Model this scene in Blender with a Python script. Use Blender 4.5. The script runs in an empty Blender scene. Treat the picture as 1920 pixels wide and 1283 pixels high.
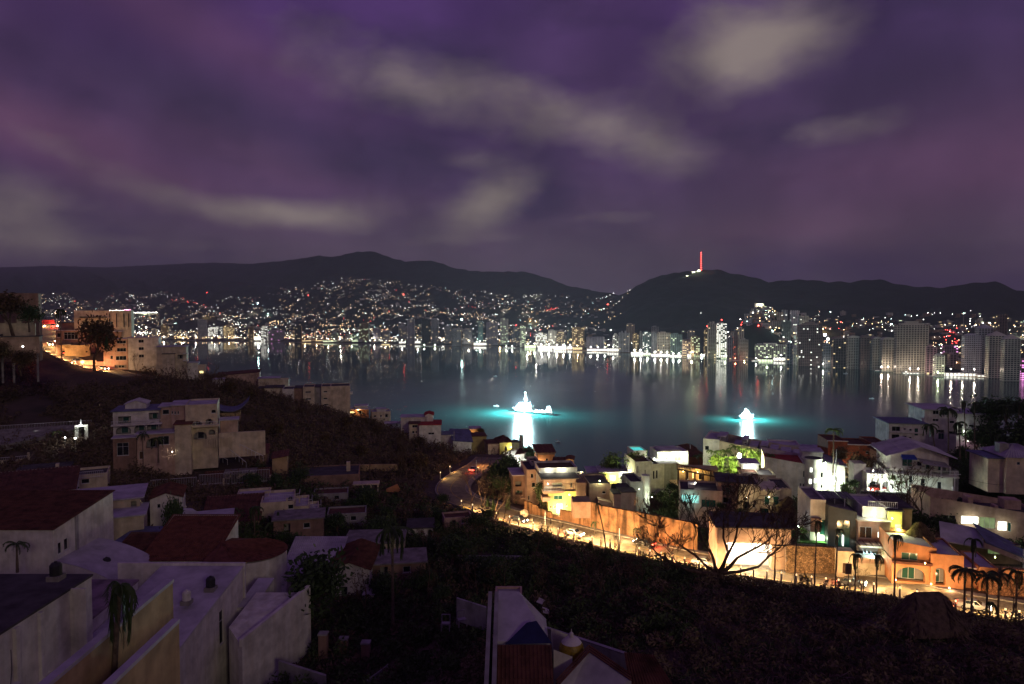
import bpy, math, random
import numpy as np
from mathutils import Vector, Matrix
R = math.radians
rnd = random.Random(7)
S = bpy.context.scene
COL = S.collection

# ------------------------------------------------------------------ camera
FPX = 1280.0; CAMZ = 120.0
PITCH = math.atan((641.5 - 590.0) / FPX)
cam_d = bpy.data.cameras.new('camera'); cam = bpy.data.objects.new('camera', cam_d); COL.objects.link(cam)
cam_d.sensor_width = 36.0; cam_d.lens = FPX / 1920.0 * 36.0
cam_d.clip_start = 0.5; cam_d.clip_end = 40000
cam.location = (0, 0, CAMZ); cam.rotation_euler = (R(90) - PITCH, 0, 0)
S.camera = cam

# ------------------------------------------------------------------ render set-up and exposure
S.render.engine = 'CYCLES'
cy = S.cycles
cy.max_bounces = 5; cy.diffuse_bounces = 2; cy.glossy_bounces = 3; cy.transmission_bounces = 3
cy.volume_bounces = 0; cy.transparent_max_bounces = 6
cy.sample_clamp_indirect = 2.0; cy.sample_clamp_direct = 0.0
cy.use_denoising = True; cy.caustics_reflective = False; cy.caustics_refractive = False
try: cy.use_light_tree = True
except Exception: pass
S.view_settings.view_transform = 'Standard'; S.view_settings.look = 'None'
S.view_settings.exposure = 0.0; S.view_settings.gamma = 1.0
try: S.view_settings.use_curve_mapping = False
except Exception: pass

SUN_EL, SUN_AZ = 18.0, 150.0          # weak warm light from the right and behind (degrees, azimuth from +Y clockwise)
SUN_STRENGTH = 0.20
HAZE = 4.6e-5

# ------------------------------------------------------------------ picture-to-place helpers
def ray(px, py):
    a = (px - 960.0) / FPX; b = -(py - 641.5) / FPX
    c, s = math.cos(PITCH), math.sin(PITCH)
    return Vector((a, c + b * s, -s + b * c))
def P(px, py, d):
    r = ray(px, py); t = d / r.y
    return Vector((0, 0, CAMZ)) + r * t
def ONZ(px, py, z):
    r = ray(px, py); t = (z - CAMZ) / r.z
    return Vector((0, 0, CAMZ)) + r * t
def interp(tab, x):
    if x <= tab[0][0]: return tab[0][1]
    for (a, va), (b, vb) in zip(tab, tab[1:]):
        if x <= b: return va + (vb - va) * (x - a) / (b - a)
    return tab[-1][1]

# ------------------------------------------------------------------ world
W = bpy.data.worlds.new('World'); S.world = W; W.use_nodes = True
nt = W.node_tree; nt.nodes.clear()
def NN(t, **kw):
    n = nt.nodes.new(t)
    for k, v in kw.items(): setattr(n, k, v)
    return n
def setin(n, i, v):
    if isinstance(v, bpy.types.NodeSocket): nt.links.new(v, n.inputs[i])
    else: n.inputs[i].default_value = v
def mth(op, a, b=0.0, clamp=False):
    n = NN('ShaderNodeMath', operation=op); n.use_clamp = clamp
    setin(n, 0, a); setin(n, 1, b); return n.outputs[0]
def vm(op, a, b=(0, 0, 0), out=0):
    n = NN('ShaderNodeVectorMath', operation=op); setin(n, 0, a); setin(n, 1, b)
    return n.outputs[out]
def dot(a, b): return vm('DOT_PRODUCT', a, b, 1)
def mixc(f, a, b, blend='MIX'):
    n = NN('ShaderNodeMix', data_type='RGBA', blend_type=blend)
    setin(n, 0, f); setin(n, 6, a); setin(n, 7, b); return n.outputs[2]
def noise(v, sc, det=4.0, rough=0.55, out='Fac'):
    n = NN('ShaderNodeTexNoise'); nt.links.new(v, n.inputs['Vector'])
    n.inputs['Scale'].default_value = sc; n.inputs['Detail'].default_value = det
    n.inputs['Roughness'].default_value = rough; return n.outputs[out]
def ramp(v, stops):
    n = NN('ShaderNodeValToRGB'); nt.links.new(v, n.inputs[0]); cr = n.color_ramp
    cr.interpolation = 'EASE'
    while len(cr.elements) < len(stops): cr.elements.new(0.5)
    for e, (p, c) in zip(cr.elements, stops): e.position = p; e.color = (*c, 1)
    return n.outputs[0]
tc = NN('ShaderNodeTexCoord'); D0 = vm('NORMALIZE', tc.outputs['Generated'])
wn = noise(D0, 2.6, 5.0, 0.55, 'Color')
D = vm('NORMALIZE', vm('ADD', D0, vm('MULTIPLY', vm('SUBTRACT', wn, (.5, .5, .5)), (.10, .10, .07))))
sep = NN('ShaderNodeSeparateXYZ'); nt.links.new(D0, sep.inputs[0])
zc = mth('ADD', mth('MAXIMUM', sep.outputs[2], 0.0), 0.13)
cmb = NN('ShaderNodeCombineXYZ')
nt.links.new(mth('DIVIDE', sep.outputs[0], zc), cmb.inputs[0]); nt.links.new(mth('DIVIDE', sep.outputs[1], zc), cmb.inputs[1])
deck = vm('MULTIPLY', cmb.outputs[0], (1.0, 0.75, 1))
n1 = noise(deck, 0.55, 4.0, 0.5)
n2 = noise(vm('ADD', deck, (7.3, 2.1, 0)), 1.25, 5.0, 0.5)
el = sep.outputs[2]
base = ramp(el, [(0.0, (.052, .042, .063)), (0.06, (.074, .050, .078)), (0.2, (.058, .028, .085)), (0.42, (.056, .023, .105)), (1.0, (.042, .018, .082))])
def blob(px, py, rx, ry, tilt=0.0, power=1.0):
    c = ray(px, py).normalized(); e1 = Vector((c.y, -c.x, 0)).normalized(); e2 = e1.cross(c).normalized()
    if e2.z < 0: e2 = -e2
    t = R(tilt); a = (e1 * math.cos(t) + e2 * math.sin(t)) * (FPX / rx); b = (-e1 * math.sin(t) + e2 * math.cos(t)) * (FPX / ry)
    du = mth('SUBTRACT', dot(D, tuple(a)), c.dot(a)); dv = mth('SUBTRACT', dot(D, tuple(b)), c.dot(b))
    q = mth('ADD', mth('MULTIPLY', du, du), mth('MULTIPLY', dv, dv))
    g = mth('POWER', 2.718, mth('MULTIPLY', q, -1.0))
    g = mth('MULTIPLY', g, mth('GREATER_THAN', dot(D, tuple(c)), 0.0))
    return mth('MULTIPLY', g, power)
def total(lst):
    s = lst[0]
    for g in lst[1:]: s = mth('ADD', s, g)
    return s
beige = total([blob(1400, 80, 125, 62, 8, 1.0), blob(1500, 60, 80, 30, 0, .3), blob(780, 160, 70, 26, -20, .3), blob(880, 290, 60, 18, -5, .3), blob(1050, 212, 180, 48, -14, .72), blob(1240, 275, 90, 40, -20, .3),
               blob(560, 396, 120, 24, 3, .85), blob(390, 378, 90, 24, -18, .32), blob(905, 372, 100, 42, 25, .8), blob(50, 405, 100, 55, 0, .6),
               blob(1575, 243, 75, 24, 0, .38), blob(1140, 407, 90, 13, 5, .35), blob(690, 120, 200, 60, -18, .30),
               blob(180, 300, 130, 24, -22, .26), blob(720, 370, 60, 25, 0, .25), blob(200, 455, 260, 16, 0, .22), blob(870, 440, 160, 10, 0, .15)])
pink = total([blob(1780, 330, 300, 80, 4, .75), blob(130, 265, 260, 46, -15, .85), blob(320, 20, 260, 50, -18, .55), blob(1450, 440, 200, 40, 0, .4), blob(520, 300, 200, 40, -15, .35)])
darkb = total([blob(350, 170, 190, 60, -10, .6), blob(880, 110, 150, 40, 0, .35), blob(1700, 130, 260, 120, 0, .55), blob(200, 520, 420, 38, 0, .62), blob(700, 300, 230, 40, 0, .3)])
texv = mth('ADD', mth('MULTIPLY', n1, 0.6), mth('MULTIPLY', n2, 0.6))
c = mixc(mth('MULTIPLY', mth('SUBTRACT', n1, 0.46), 2.0, True), base, (.085, .045, .088, 1))
n6 = noise(vm('MULTIPLY', D, (1.0, 1.0, 2.6)), 3.4, 7.0, 0.58)
c = mixc(mth('MULTIPLY', mth('SUBTRACT', n6, 0.50), 4.5, True), c, (.032, .017, .060, 1))
c = mixc(mth('MULTIPLY', pink, mth('MULTIPLY', texv, 1.0), True), c, (.155, .066, .118, 1))
c = mixc(mth('MULTIPLY', darkb, 0.75, True), c, (.024, .019, .040, 1))
n5 = noise(vm('MULTIPLY', D, (1.0, 1.0, 2.0)), 7.5, 8.0, 0.6)
cm = mth('ADD', beige, mth('MULTIPLY', mth('SUBTRACT', n5, 0.5), mth('ADD', mth('MULTIPLY', beige, 2.2, True), 0.35)))
c = mixc(mth('MULTIPLY', mth('SUBTRACT', cm, 0.10), 1.15, True), c, (.195, .155, .148, 1))
mot = noise(D0, 6.0, 3.0, 0.5)
c = mixc(1.0, c, ramp(mot, [(0.3, (.74, .74, .76)), (0.7, (1.18, 1.18, 1.18))]), 'MULTIPLY')
sky = NN('ShaderNodeTexSky'); sky.sky_type = 'NISHITA'; sky.sun_disc = False
sky.sun_elevation = R(SUN_EL); sky.sun_rotation = R(SUN_AZ)
c = mixc(1.0, c, mixc(1.0, sky.outputs[0], (.0003, .0003, .0003, 1), 'MULTIPLY'), 'ADD')
bg = NN('ShaderNodeBackground'); nt.links.new(c, bg.inputs[0]); bg.inputs[1].default_value = 1.12
ow = NN('ShaderNodeOutputWorld'); nt.links.new(bg.outputs[0], ow.inputs[0])
W.cycles.sampling_method = 'MANUAL'; W.cycles.sample_map_resolution = 512

# ------------------------------------------------------------------ the one sun lamp (low, weak, warm)
sd = bpy.data.lights.new('sun', 'SUN'); sd.energy = SUN_STRENGTH; sd.angle = R(9); sd.color = (1.0, .80, .58)
so = bpy.data.objects.new('sun', sd); COL.objects.link(so)
sdir = Vector((math.sin(R(SUN_AZ)) * math.cos(R(SUN_EL)), math.cos(R(SUN_AZ)) * math.cos(R(SUN_EL)), math.sin(R(SUN_EL))))
so.rotation_euler = (-sdir).to_track_quat('-Z', 'Y').to_euler(); so.location = (0, 0, 300)

# ------------------------------------------------------------------ materials
MATS = {}
def mat(name, col, rough=0.85, var=0.25, bump=0.0, scale=0.6, streak=0.0, spec=0.3, metal=0.0, emit=None, es=0.0, sample=True, voro=0.0, col2=None):
    if name in MATS: return MATS[name]
    m = bpy.data.materials.new(name); m.use_nodes = True; t = m.node_tree; n = t.nodes; l = t.links
    b = n['Principled BSDF']
    b.inputs['Roughness'].default_value = rough; b.inputs['Specular IOR Level'].default_value = spec; b.inputs['Metallic'].default_value = metal
    b.inputs['Base Color'].default_value = (*col, 1)
    geo = n.new('ShaderNodeNewGeometry')
    if var > 0:
        no = n.new('ShaderNodeTexNoise'); no.inputs['Scale'].default_value = scale; no.inputs['Detail'].default_value = 6; no.inputs['Roughness'].default_value = .6
        l.new(geo.outputs['Position'], no.inputs['Vector'])
        r = n.new('ShaderNodeValToRGB'); l.new(no.outputs['Fac'], r.inputs[0])
        k = 1 - var
        c2 = col2 if col2 else tuple(x * k * .8 for x in col)
        r.color_ramp.elements[0].position = .32; r.color_ramp.elements[0].color = (*c2, 1)
        r.color_ramp.elements[1].position = .62; r.color_ramp.elements[1].color = (*[min(1, x * (1 + var * .25)) for x in col], 1)
        out = r.outputs[0]
        if streak > 0:
            mp = n.new('ShaderNodeMapping'); mp.inputs['Scale'].default_value = (.9, .9, .09); l.new(geo.outputs['Position'], mp.inputs[0])
            n3 = n.new('ShaderNodeTexNoise'); n3.inputs['Scale'].default_value = 1.4; n3.inputs['Detail'].default_value = 5; l.new(mp.outputs[0], n3.inputs['Vector'])
            r2 = n.new('ShaderNodeValToRGB'); l.new(n3.outputs['Fac'], r2.inputs[0])
            s = 1 - streak * (.45 if name != 'retaining_wall_plaster' else 1)
            r2.color_ramp.elements[0].position = .38; r2.color_ramp.elements[0].color = (s, s * .97, s * .92, 1)
            r2.color_ramp.elements[1].position = .6; r2.color_ramp.elements[1].color = (1, 1, 1, 1)
            mx = n.new('ShaderNodeMix'); mx.data_type = 'RGBA'; mx.blend_type = 'MULTIPLY'; mx.inputs[0].default_value = 1
            l.new(out, mx.inputs[6]); l.new(r2.outputs[0], mx.inputs[7]); out = mx.outputs[2]
        l.new(out, b.inputs['Base Color'])
        if bump > 0:
            bp = n.new('ShaderNodeBump'); bp.inputs['Strength'].default_value = min(1, bump); bp.inputs['Distance'].default_value = .15 * bump
            if voro > 0:
                v = n.new('ShaderNodeTexVoronoi'); v.feature = 'DISTANCE_TO_EDGE'; v.inputs['Scale'].default_value = voro; l.new(geo.outputs['Position'], v.inputs['Vector'])
                r3 = n.new('ShaderNodeValToRGB'); l.new(v.outputs[0], r3.inputs[0]); r3.color_ramp.elements[1].position = .12
                l.new(r3.outputs[0], bp.inputs['Height'])
                vc = n.new('ShaderNodeTexVoronoi'); vc.inputs['Scale'].default_value = voro; l.new(geo.outputs['Position'], vc.inputs['Vector'])
                hs = n.new('ShaderNodeSeparateColor'); l.new(vc.outputs['Color'], hs.inputs[0])
                rr = n.new('ShaderNodeMapRange'); rr.inputs[3].default_value = .55; rr.inputs[4].default_value = 1.25; l.new(hs.outputs[0], rr.inputs[0])
                m2 = n.new('ShaderNodeMix'); m2.data_type = 'RGBA'; m2.blend_type = 'MULTIPLY'; m2.inputs[0].default_value = 1
                l.new(out, m2.inputs[6]); l.new(rr.outputs[0], m2.inputs[7])
                m3 = n.new('ShaderNodeMix'); m3.data_type = 'RGBA'; m3.blend_type = 'MULTIPLY'; m3.inputs[0].default_value = .7
                l.new(m2.outputs[2], m3.inputs[6]); l.new(r3.outputs[0], m3.inputs[7]); l.new(m3.outputs[2], b.inputs['Base Color'])
            else:
                n4 = n.new('ShaderNodeTexNoise'); n4.inputs['Scale'].default_value = scale * 6; n4.inputs['Detail'].default_value = 5
                l.new(geo.outputs['Position'], n4.inputs['Vector']); l.new(n4.outputs['Fac'], bp.inputs['Height'])
            l.new(bp.outputs[0], b.inputs['Normal'])
    if emit:
        b.inputs['Emission Color'].default_value = (*emit, 1); b.inputs['Emission Strength'].default_value = es
        m.cycles.emission_sampling = 'FRONT_BACK' if sample else 'NONE'
    MATS[name] = m; return m

def litmat(name, col, es, sample=True):
    """a lit pane or shop front: brightness varies from room to room"""
    if name in MATS: return MATS[name]
    m = bpy.data.materials.new(name); m.use_nodes = True; n = m.node_tree.nodes; l = m.node_tree.links; b = n['Principled BSDF']
    b.inputs['Base Color'].default_value = (.2, .2, .18, 1); b.inputs['Roughness'].default_value = .2
    geo = n.new('ShaderNodeNewGeometry'); no = n.new('ShaderNodeTexNoise'); no.inputs['Scale'].default_value = .9; l.new(geo.outputs['Position'], no.inputs['Vector'])
    r = n.new('ShaderNodeMapRange'); r.inputs[1].default_value = .3; r.inputs[2].default_value = .7; r.inputs[3].default_value = es * .35; r.inputs[4].default_value = es * 1.35
    l.new(no.outputs['Fac'], r.inputs[0]); l.new(r.outputs[0], b.inputs['Emission Strength']); b.inputs['Emission Color'].default_value = (*col, 1)
    m.cycles.emission_sampling = 'FRONT_BACK' if sample else 'NONE'
    MATS[name] = m; return m

def bulb(name, col, es, sample=False):
    return mat('bulb_' + name, (.8, .8, .8), .4, 0, emit=col, es=es, sample=sample)

white = mat('white_plaster', (.76, .74, .69), .9, .18, .25, .5, .22)
cream = mat('cream_plaster', (.68, .59, .44), .9, .2, .25, .5, .22)
ochre = mat('ochre_plaster', (.55, .40, .22), .9, .2, .25, .5, .25)
yellow = mat('yellow_plaster', (.62, .54, .20), .9, .15, .2, .5, .18)
pinkw = mat('pink_plaster', (.58, .41, .33), .9, .2, .25, .5, .25)
brownw = mat('brown_plaster', (.34, .22, .17), .9, .25, .25, .5, .25)
orangew = mat('orange_plaster', (.58, .27, .13), .9, .2, .25, .5, .2)
redw = mat('red_brick_wall', (.33, .09, .045), .9, .3, .3, .8, .3)
greyw = mat('grey_plaster', (.36, .35, .36), .9, .25, .25, .4, .3)
darkw = mat('dark_panel', (.05, .055, .06), .5, .2)
whiteroof = mat('white_painted_roof', (.54, .51, .56), .85, .22, .2, .35)
darkroof = mat('dark_felt_roof', (.09, .08, .085), .95, .4, .3, .5)
concrete = mat('concrete', (.28, .26, .25), .95, .35, .4, .6, .3)
terracotta = mat('terracotta_tile', (.17, .058, .036), .85, .4, .3, 1.2)
terradark = mat('old_terracotta_tile', (.13, .05, .035), .9, .5, .3, .8)
redroof = mat('red_painted_roof', (.40, .03, .025), .8, .3, .2, .5)
blueroof = mat('blue_grey_roof', (.14, .15, .26), .7, .3, .2, .5)
thatch = mat('thatch', (.17, .12, .055), .98, .5, .9, 1.6)
wood = mat('dark_wood', (.10, .055, .03), .8, .3, .3, 2)
frame_w = mat('white_frame', (.62, .62, .62), .5, 0)
frame_d = mat('dark_frame', (.03, .03, .032), .5, 0)
glass = mat('dark_glass', (.012, .016, .02), .08, 0, spec=.8)
glassg = mat('green_glass', (.02, .09, .07), .1, 0, spec=.8)
glassb = mat('blue_glass', (.03, .05, .09), .12, 0, spec=.8)
lit_w = litmat('lit_white_pane', (.93, 1, .86), 3.2)
lit_y = litmat('lit_yellow_pane', (1, .80, .30), 2.4)
lit_c = litmat('lit_cyan_pane', (.36, .95, .85), .75)
lit_dim = litmat('dim_green_pane', (.55, .8, .3), .25)
metal = mat('grey_metal', (.35, .35, .37), .45, .1, metal=.7)
whitemetal = mat('white_metal', (.66, .66, .66), .5, 0)
redcloth = mat('red_canvas', (.5, .03, .04), .8, .2)
bluecloth = mat('blue_canvas', (.03, .06, .45), .8, .2)
bark = mat('bark', (.13, .085, .06), .95, .4, .6, 2)
barkpale = mat('pale_bark', (.26, .20, .15), .95, .4, .6, 2)
palmbark = mat('palm_bark', (.16, .12, .09), .95, .4, .5, 3)
leaf = mat('leaf', (.05, .085, .03), .7, .5, col2=(.03, .05, .02))
leafdry = mat('dry_leaf', (.12, .075, .035), .85, .5, col2=(.05, .035, .02))
frondm = mat('palm_frond', (.055, .085, .03), .6, .4, scale=1.5)
frondbright = mat('fresh_palm_frond', (.12, .19, .04), .6, .3, scale=1.5)
asphalt = mat('asphalt', (.24, .205, .15), .9, .35, .3, .7)
kerbm = mat('kerb_concrete', (.38, .35, .30), .9, .3, .3, 1)
yellowpaint = mat('yellow_road_paint', (.6, .42, .06), .7, .3, scale=2)

# ------------------------------------------------------------------ mesh builder
class MB:
    def __init__(s): s.v = []; s.f = []; s.m = []; s.mats = []; s.cur = 0
    def use(s, m):
        if m not in s.mats: s.mats.append(m)
        s.cur = s.mats.index(m); return s
    def add(s, vs, fs):
        o = len(s.v); s.v += [tuple(v) for v in vs]; s.f += [tuple(i + o for i in f) for f in fs]; s.m += [s.cur] * len(fs)
    def quad(s, a, b, c, d): s.add([a, b, c, d], [(0, 1, 2, 3)])
    def box(s, x0, x1, y0, y1, z0, z1):
        s.hexa([(x0, y0, z0), (x1, y0, z0), (x1, y1, z0), (x0, y1, z0)], [(x0, y0, z1), (x1, y0, z1), (x1, y1, z1), (x0, y1, z1)])
    def hexa(s, lo, hi):
        s.add(list(lo) + list(hi), [(3, 2, 1, 0), (4, 5, 6, 7), (0, 1, 5, 4), (1, 2, 6, 5), (2, 3, 7, 6), (3, 0, 4, 7)])
    def prism(s, pts, z0, z1):
        n = len(pts); s.add([(x, y, z0) for x, y in pts] + [(x, y, z1) for x, y in pts],
              [tuple(range(n - 1, -1, -1)), tuple(range(n, 2 * n))] + [(i, (i + 1) % n, n + (i + 1) % n, n + i) for i in range(n)])
    def cyl(s, x, y, z0, z1, r0, r1=None, n=12):
        r1 = r0 if r1 is None else r1
        lo = [(x + r0 * math.cos(2 * math.pi * i / n), y + r0 * math.sin(2 * math.pi * i / n), z0) for i in range(n)]
        hi = [(x + r1 * math.cos(2 * math.pi * i / n), y + r1 * math.sin(2 * math.pi * i / n), z1) for i in range(n)]
        s.add(lo + hi, [tuple(range(n - 1, -1, -1)), tuple(range(n, 2 * n))] + [(i, (i + 1) % n, n + (i + 1) % n, n + i) for i in range(n)])
    def tube(s, pts, rad, n=5):
        pts = [Vector(p) for p in pts]; k = len(pts)
        if not hasattr(rad, '__len__'): rad = [rad] * k
        vs = []; up = Vector((0.13, 0.21, 1)).normalized()
        for i, p in enumerate(pts):
            t = (pts[min(i + 1, k - 1)] - pts[max(i - 1, 0)]).normalized()
            a = t.cross(up)
            if a.length < .05: a = t.cross(Vector((1, 0, 0)))
            a.normalize(); b = t.cross(a)
            for j in range(n):
                w = 2 * math.pi * j / n; vs.append(p + (a * math.cos(w) + b * math.sin(w)) * rad[i])
        fs = [(i * n + j, i * n + (j + 1) % n, (i + 1) * n + (j + 1) % n, (i + 1) * n + j) for i in range(k - 1) for j in range(n)]
        fs.append(tuple(range(n - 1, -1, -1))); fs.append(tuple((k - 1) * n + j for j in range(n)))
        s.add(vs, fs)
    def bar(s, a, b, r, n=4): s.tube([a, b], [r, r], n)
    def lathe(s, prof, n=20, cx=0, cy=0):
        vs = [(cx + r * math.cos(2 * math.pi * j / n), cy + r * math.sin(2 * math.pi * j / n), z) for r, z in prof for j in range(n)]
        fs = [(i * n + j, i * n + (j + 1) % n, (i + 1) * n + (j + 1) % n, (i + 1) * n + j) for i in range(len(prof) - 1) for j in range(n)]
        s.add(vs, fs)
    def mesh(s, name, m=None, smooth=False):
        me = bpy.data.meshes.new(name); me.from_pydata(s.v, [], s.f)
        if m is not None: me.materials.append(m)
        else:
            for x in s.mats: me.materials.append(x)
            if len(s.mats) > 1: me.polygons.foreach_set('material_index', s.m)
        if smooth: me.polygons.foreach_set('use_smooth', [True] * len(me.polygons))
        me.validate(); me.update(); return me
    def build(s, name, m=None, parent=None, smooth=False, kind=None, label=None):
        o = bpy.data.objects.new(name, s.mesh(name, m, smooth)); COL.objects.link(o)
        if parent: o.parent = parent
        if kind: o['kind'] = kind
        if label: o['label'] = label
        return o
def npmesh(name, V, F, m, smooth=False):
    me = bpy.data.meshes.new(name); V = np.asarray(V, dtype=np.float32); F = np.asarray(F, dtype=np.int32); k = F.shape[1]
    me.vertices.add(len(V)); me.vertices.foreach_set('co', V.ravel()); me.loops.add(F.size); me.loops.foreach_set('vertex_index', F.ravel())
    me.polygons.add(len(F)); me.polygons.foreach_set('loop_start', np.arange(0, F.size, k, dtype=np.int32)); me.polygons.foreach_set('loop_total', np.full(len(F), k, dtype=np.int32))
    if smooth: me.polygons.foreach_set('use_smooth', np.ones(len(F), dtype=bool))
    me.update(); me.validate(); me.materials.append(m); return me
def tag(o, label=None, cat=None, group=None, kind=None):
    if label: o['label'] = label
    if cat: o['category'] = cat
    if group: o['group'] = group
    if kind: o['kind'] = kind
    return o
def empty(name, loc, label, cat, rz=0.0, group=None):
    o = bpy.data.objects.new(name, None); COL.objects.link(o); o.location = loc; o.rotation_euler = (0, 0, rz); o.empty_display_size = .5
    return tag(o, label, cat, group, 'thing')
def link(name, me, parent=None, loc=(0, 0, 0), rot=(0, 0, 0), sc=1.0):
    o = bpy.data.objects.new(name, me); COL.objects.link(o)
    if parent: o.parent = parent
    o.location = loc; o.rotation_euler = rot; o.scale = (sc, sc, sc) if not hasattr(sc, '__len__') else sc
    return o
def copy_tree(src, loc, rz, sc=1.0, label=None, group=None):
    c = src.copy(); COL.objects.link(c); c.location = loc; c.rotation_euler = (0, 0, rz); c.scale = (sc, sc, sc)
    if label: c['label'] = label
    if group: c['group'] = group
    for ch in src.children:
        d = ch.copy(); COL.objects.link(d); d.parent = c
        for g in ch.children:
            e = g.copy(); COL.objects.link(e); e.parent = d
    return c
def plight(parent, loc, power, col, r=0.25, name='light'):
    ld = bpy.data.lights.new(name, 'POINT'); ld.energy = power; ld.color = col; ld.shadow_soft_size = r
    o = bpy.data.objects.new(name, ld); COL.objects.link(o); o.location = loc
    if parent: o.parent = parent
    return o

# ------------------------------------------------------------------ haze: one closed box of even thin air
hz = MB(); hz.box(-24000, 24000, -400, 16000, -16, 1180)
hm = bpy.data.materials.new('haze'); hm.use_nodes = True; hn = hm.node_tree; hn.nodes.clear()
pv = hn.nodes.new('ShaderNodeVolumePrincipled'); pv.inputs['Density'].default_value = HAZE; pv.inputs['Color'].default_value = (.88, .88, 1, 1)
ho = hn.nodes.new('ShaderNodeOutputMaterial'); hn.links.new(pv.outputs[0], ho.inputs['Volume'])
haze = hz.build('haze', hm, kind='stuff'); haze['label'] = 'thin night haze lying over the bay and the hills'

# ------------------------------------------------------------------ near terrain
CTRL = [  # (px, py, d) points where the ground is seen
 (-300,1283,80),(0,1330,80),(240,1310,84),(450,1300,86),(700,1290,80),(600,1200,92),(900,1290,58),(1100,1290,62),(1400,1283,62),(1700,1283,62),(1920,1283,58),(2250,1283,60),
 (1250,1180,74),(1500,1180,80),(1150,1120,92),(1345,1096,104),(1560,1130,96),(1730,1190,75),(1900,1200,80),(1650,1150,88),
 (900,1120,95),(700,1110,105),(850,1050,118),(780,1000,140),(650,1020,130),(500,1060,112),(300,1060,112),(100,1060,100),(-100,1060,100),
 (1000,1050,122),(1100,1065,116),(930,1010,140),(600,930,170),(740,920,185),(850,900,195),(450,890,172),(300,905,160),(100,905,160),(-150,900,160),
 (400,865,180),(250,865,170),(560,880,185),(700,870,215),(620,800,240),(500,780,240),(400,745,230),(250,740,235),(100,760,225),(0,780,215),(100,815,190),(200,815,185),(-200,760,220),
 (30,705,215),(100,690,262),(200,702,255),(300,705,262),(380,712,272),(450,722,288),(550,748,285),(640,785,268),(720,800,292),(800,830,275),(870,850,262),(940,875,245),(850,880,238),(760,860,245),
 (160,640,290),(90,650,290),(60,605,330),(100,600,350),(250,655,300),(-50,650,260),(-250,640,280),
 (1000,965,170),(1060,965,165),(1150,975,168),(1250,975,165),(1000,895,235),(1080,900,235),(1150,905,235),(1250,912,225),(1350,965,158),(1430,965,155),(1400,892,215),(1500,940,182),(1560,935,185),
 (1480,880,225),(1600,875,205),(1700,870,200),(1620,950,160),(1730,955,160),(1620,1040,128),(1800,1050,128),(1920,1040,130),(1850,960,165),(1900,900,190),(1800,850,215),(1900,820,230),(1740,838,222),(2100,900,190),(2150,1050,130),(2300,850,220),
]
CTRLW = []
for px in range(-400, 2500, 100):   # the slope behind the ridge falls to the bay
    rd = interp([(-400, 340), (60, 350), (250, 300), (400, 285), (650, 285), (800, 285), (950, 262), (1100, 250), (1300, 240), (1500, 245), (1700, 250), (1900, 260), (2500, 280)], px)
    rz_ = interp([(-400, 112), (60, 116), (250, 98), (400, 92), (650, 78), (800, 66), (950, 58), (1100, 56), (1300, 56), (1500, 60), (1700, 70), (1900, 76), (2500, 80)], px)
    for dd, k in ((18, .93), (60, .55), (120, .05), (200, -.12)):
        y = rd + dd; CTRLW.append(((px - 960) / FPX * y, y, rz_ * k))
ROAD = [(2250,1205,88),(2050,1172,95),(1920,1150,101),(1800,1130,106),(1700,1106,111),(1600,1092,116),(1500,1080,120),(1400,1066,125),(1300,1050,130),(1200,1028,137),(1100,1004,145),(1000,980,154),(950,966,161),(905,950,168),(868,938,175),(846,922,183),(850,905,194),(872,888,206),(900,872,220),(915,858,234)]
ROAD2 = [(250,706,252),(215,697,256),(180,690,262),(150,680,268),(120,668,276),(97,655,286),(84,640,298),(88,627,312),(94,612,330),(86,603,345),(70,600,352)]
for r_ in (ROAD, ROAD2):
    CTRL += r_
pts = [tuple(P(*c)) for c in CTRL] + CTRLW
A = np.array(pts)
def rbf_fit(A):
    n = len(A); X = A[:, :2]; dist = np.sqrt(((X[:, None] - X[None]) ** 2).sum(-1)); Kp = np.zeros((n + 3, n + 3))
    Kp[:n, :n] = dist - np.eye(n) * 3.0
    Kp[:n, n] = 1; Kp[:n, n + 1:n + 3] = X; Kp[n:, :n] = Kp[:n, n:].T
    return np.linalg.lstsq(Kp, np.concatenate([A[:, 2], [0, 0, 0]]), rcond=None)[0]
wts = rbf_fit(A)
def rbf_eval(Q):
    out = np.zeros(len(Q)); n = len(A)
    for i in range(0, len(Q), 4000):
        q = Q[i:i + 4000]; d = np.sqrt(((q[:, None] - A[None, :, :2]) ** 2).sum(-1)); out[i:i + 4000] = d @ wts[:n] + wts[n] + q @ wts[n + 1:]
    return out
TX0, TX1, TY0, TY1, TS = -430.0, 430.0, -30.0, 560.0, 2.0
nx = int((TX1 - TX0) / TS) + 1; ny = int((TY1 - TY0) / TS) + 1
gx, gy = np.meshgrid(np.linspace(TX0, TX1, nx), np.linspace(TY0, TY1, ny))
GZ = rbf_eval(np.stack([gx.ravel(), gy.ravel()], 1)).reshape(ny, nx)
rs = np.random.RandomState(3)
def bumps(n, s):
    o = np.zeros((ny, nx))
    for _ in range(n):
        a = rs.rand() * 6.28; k = (rs.rand() * .8 + .4) / s; o += np.sin((gx * math.cos(a) + gy * math.sin(a)) * k + rs.rand() * 6.28)
    return o / n
NB = bumps(14, 7) * 1.0 + bumps(14, 2.6) * .45
def smooth_line(pts3, step=2.0):
    pv_ = [Vector(p) for p in pts3]; out = []
    for i in range(len(pv_) - 1):
        p0 = pv_[max(i - 1, 0)]; p1 = pv_[i]; p2 = pv_[i + 1]; p3 = pv_[min(i + 2, len(pv_) - 1)]
        n = max(2, int((p2 - p1).length / step))
        for j in range(n):
            t = j / n; out.append(.5 * ((2 * p1) + (-p0 + p2) * t + (2 * p0 - 5 * p1 + 4 * p2 - p3) * t * t + (-p0 + 3 * p1 - 3 * p2 + p3) * t ** 3))
    out.append(pv_[-1]); return out
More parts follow.
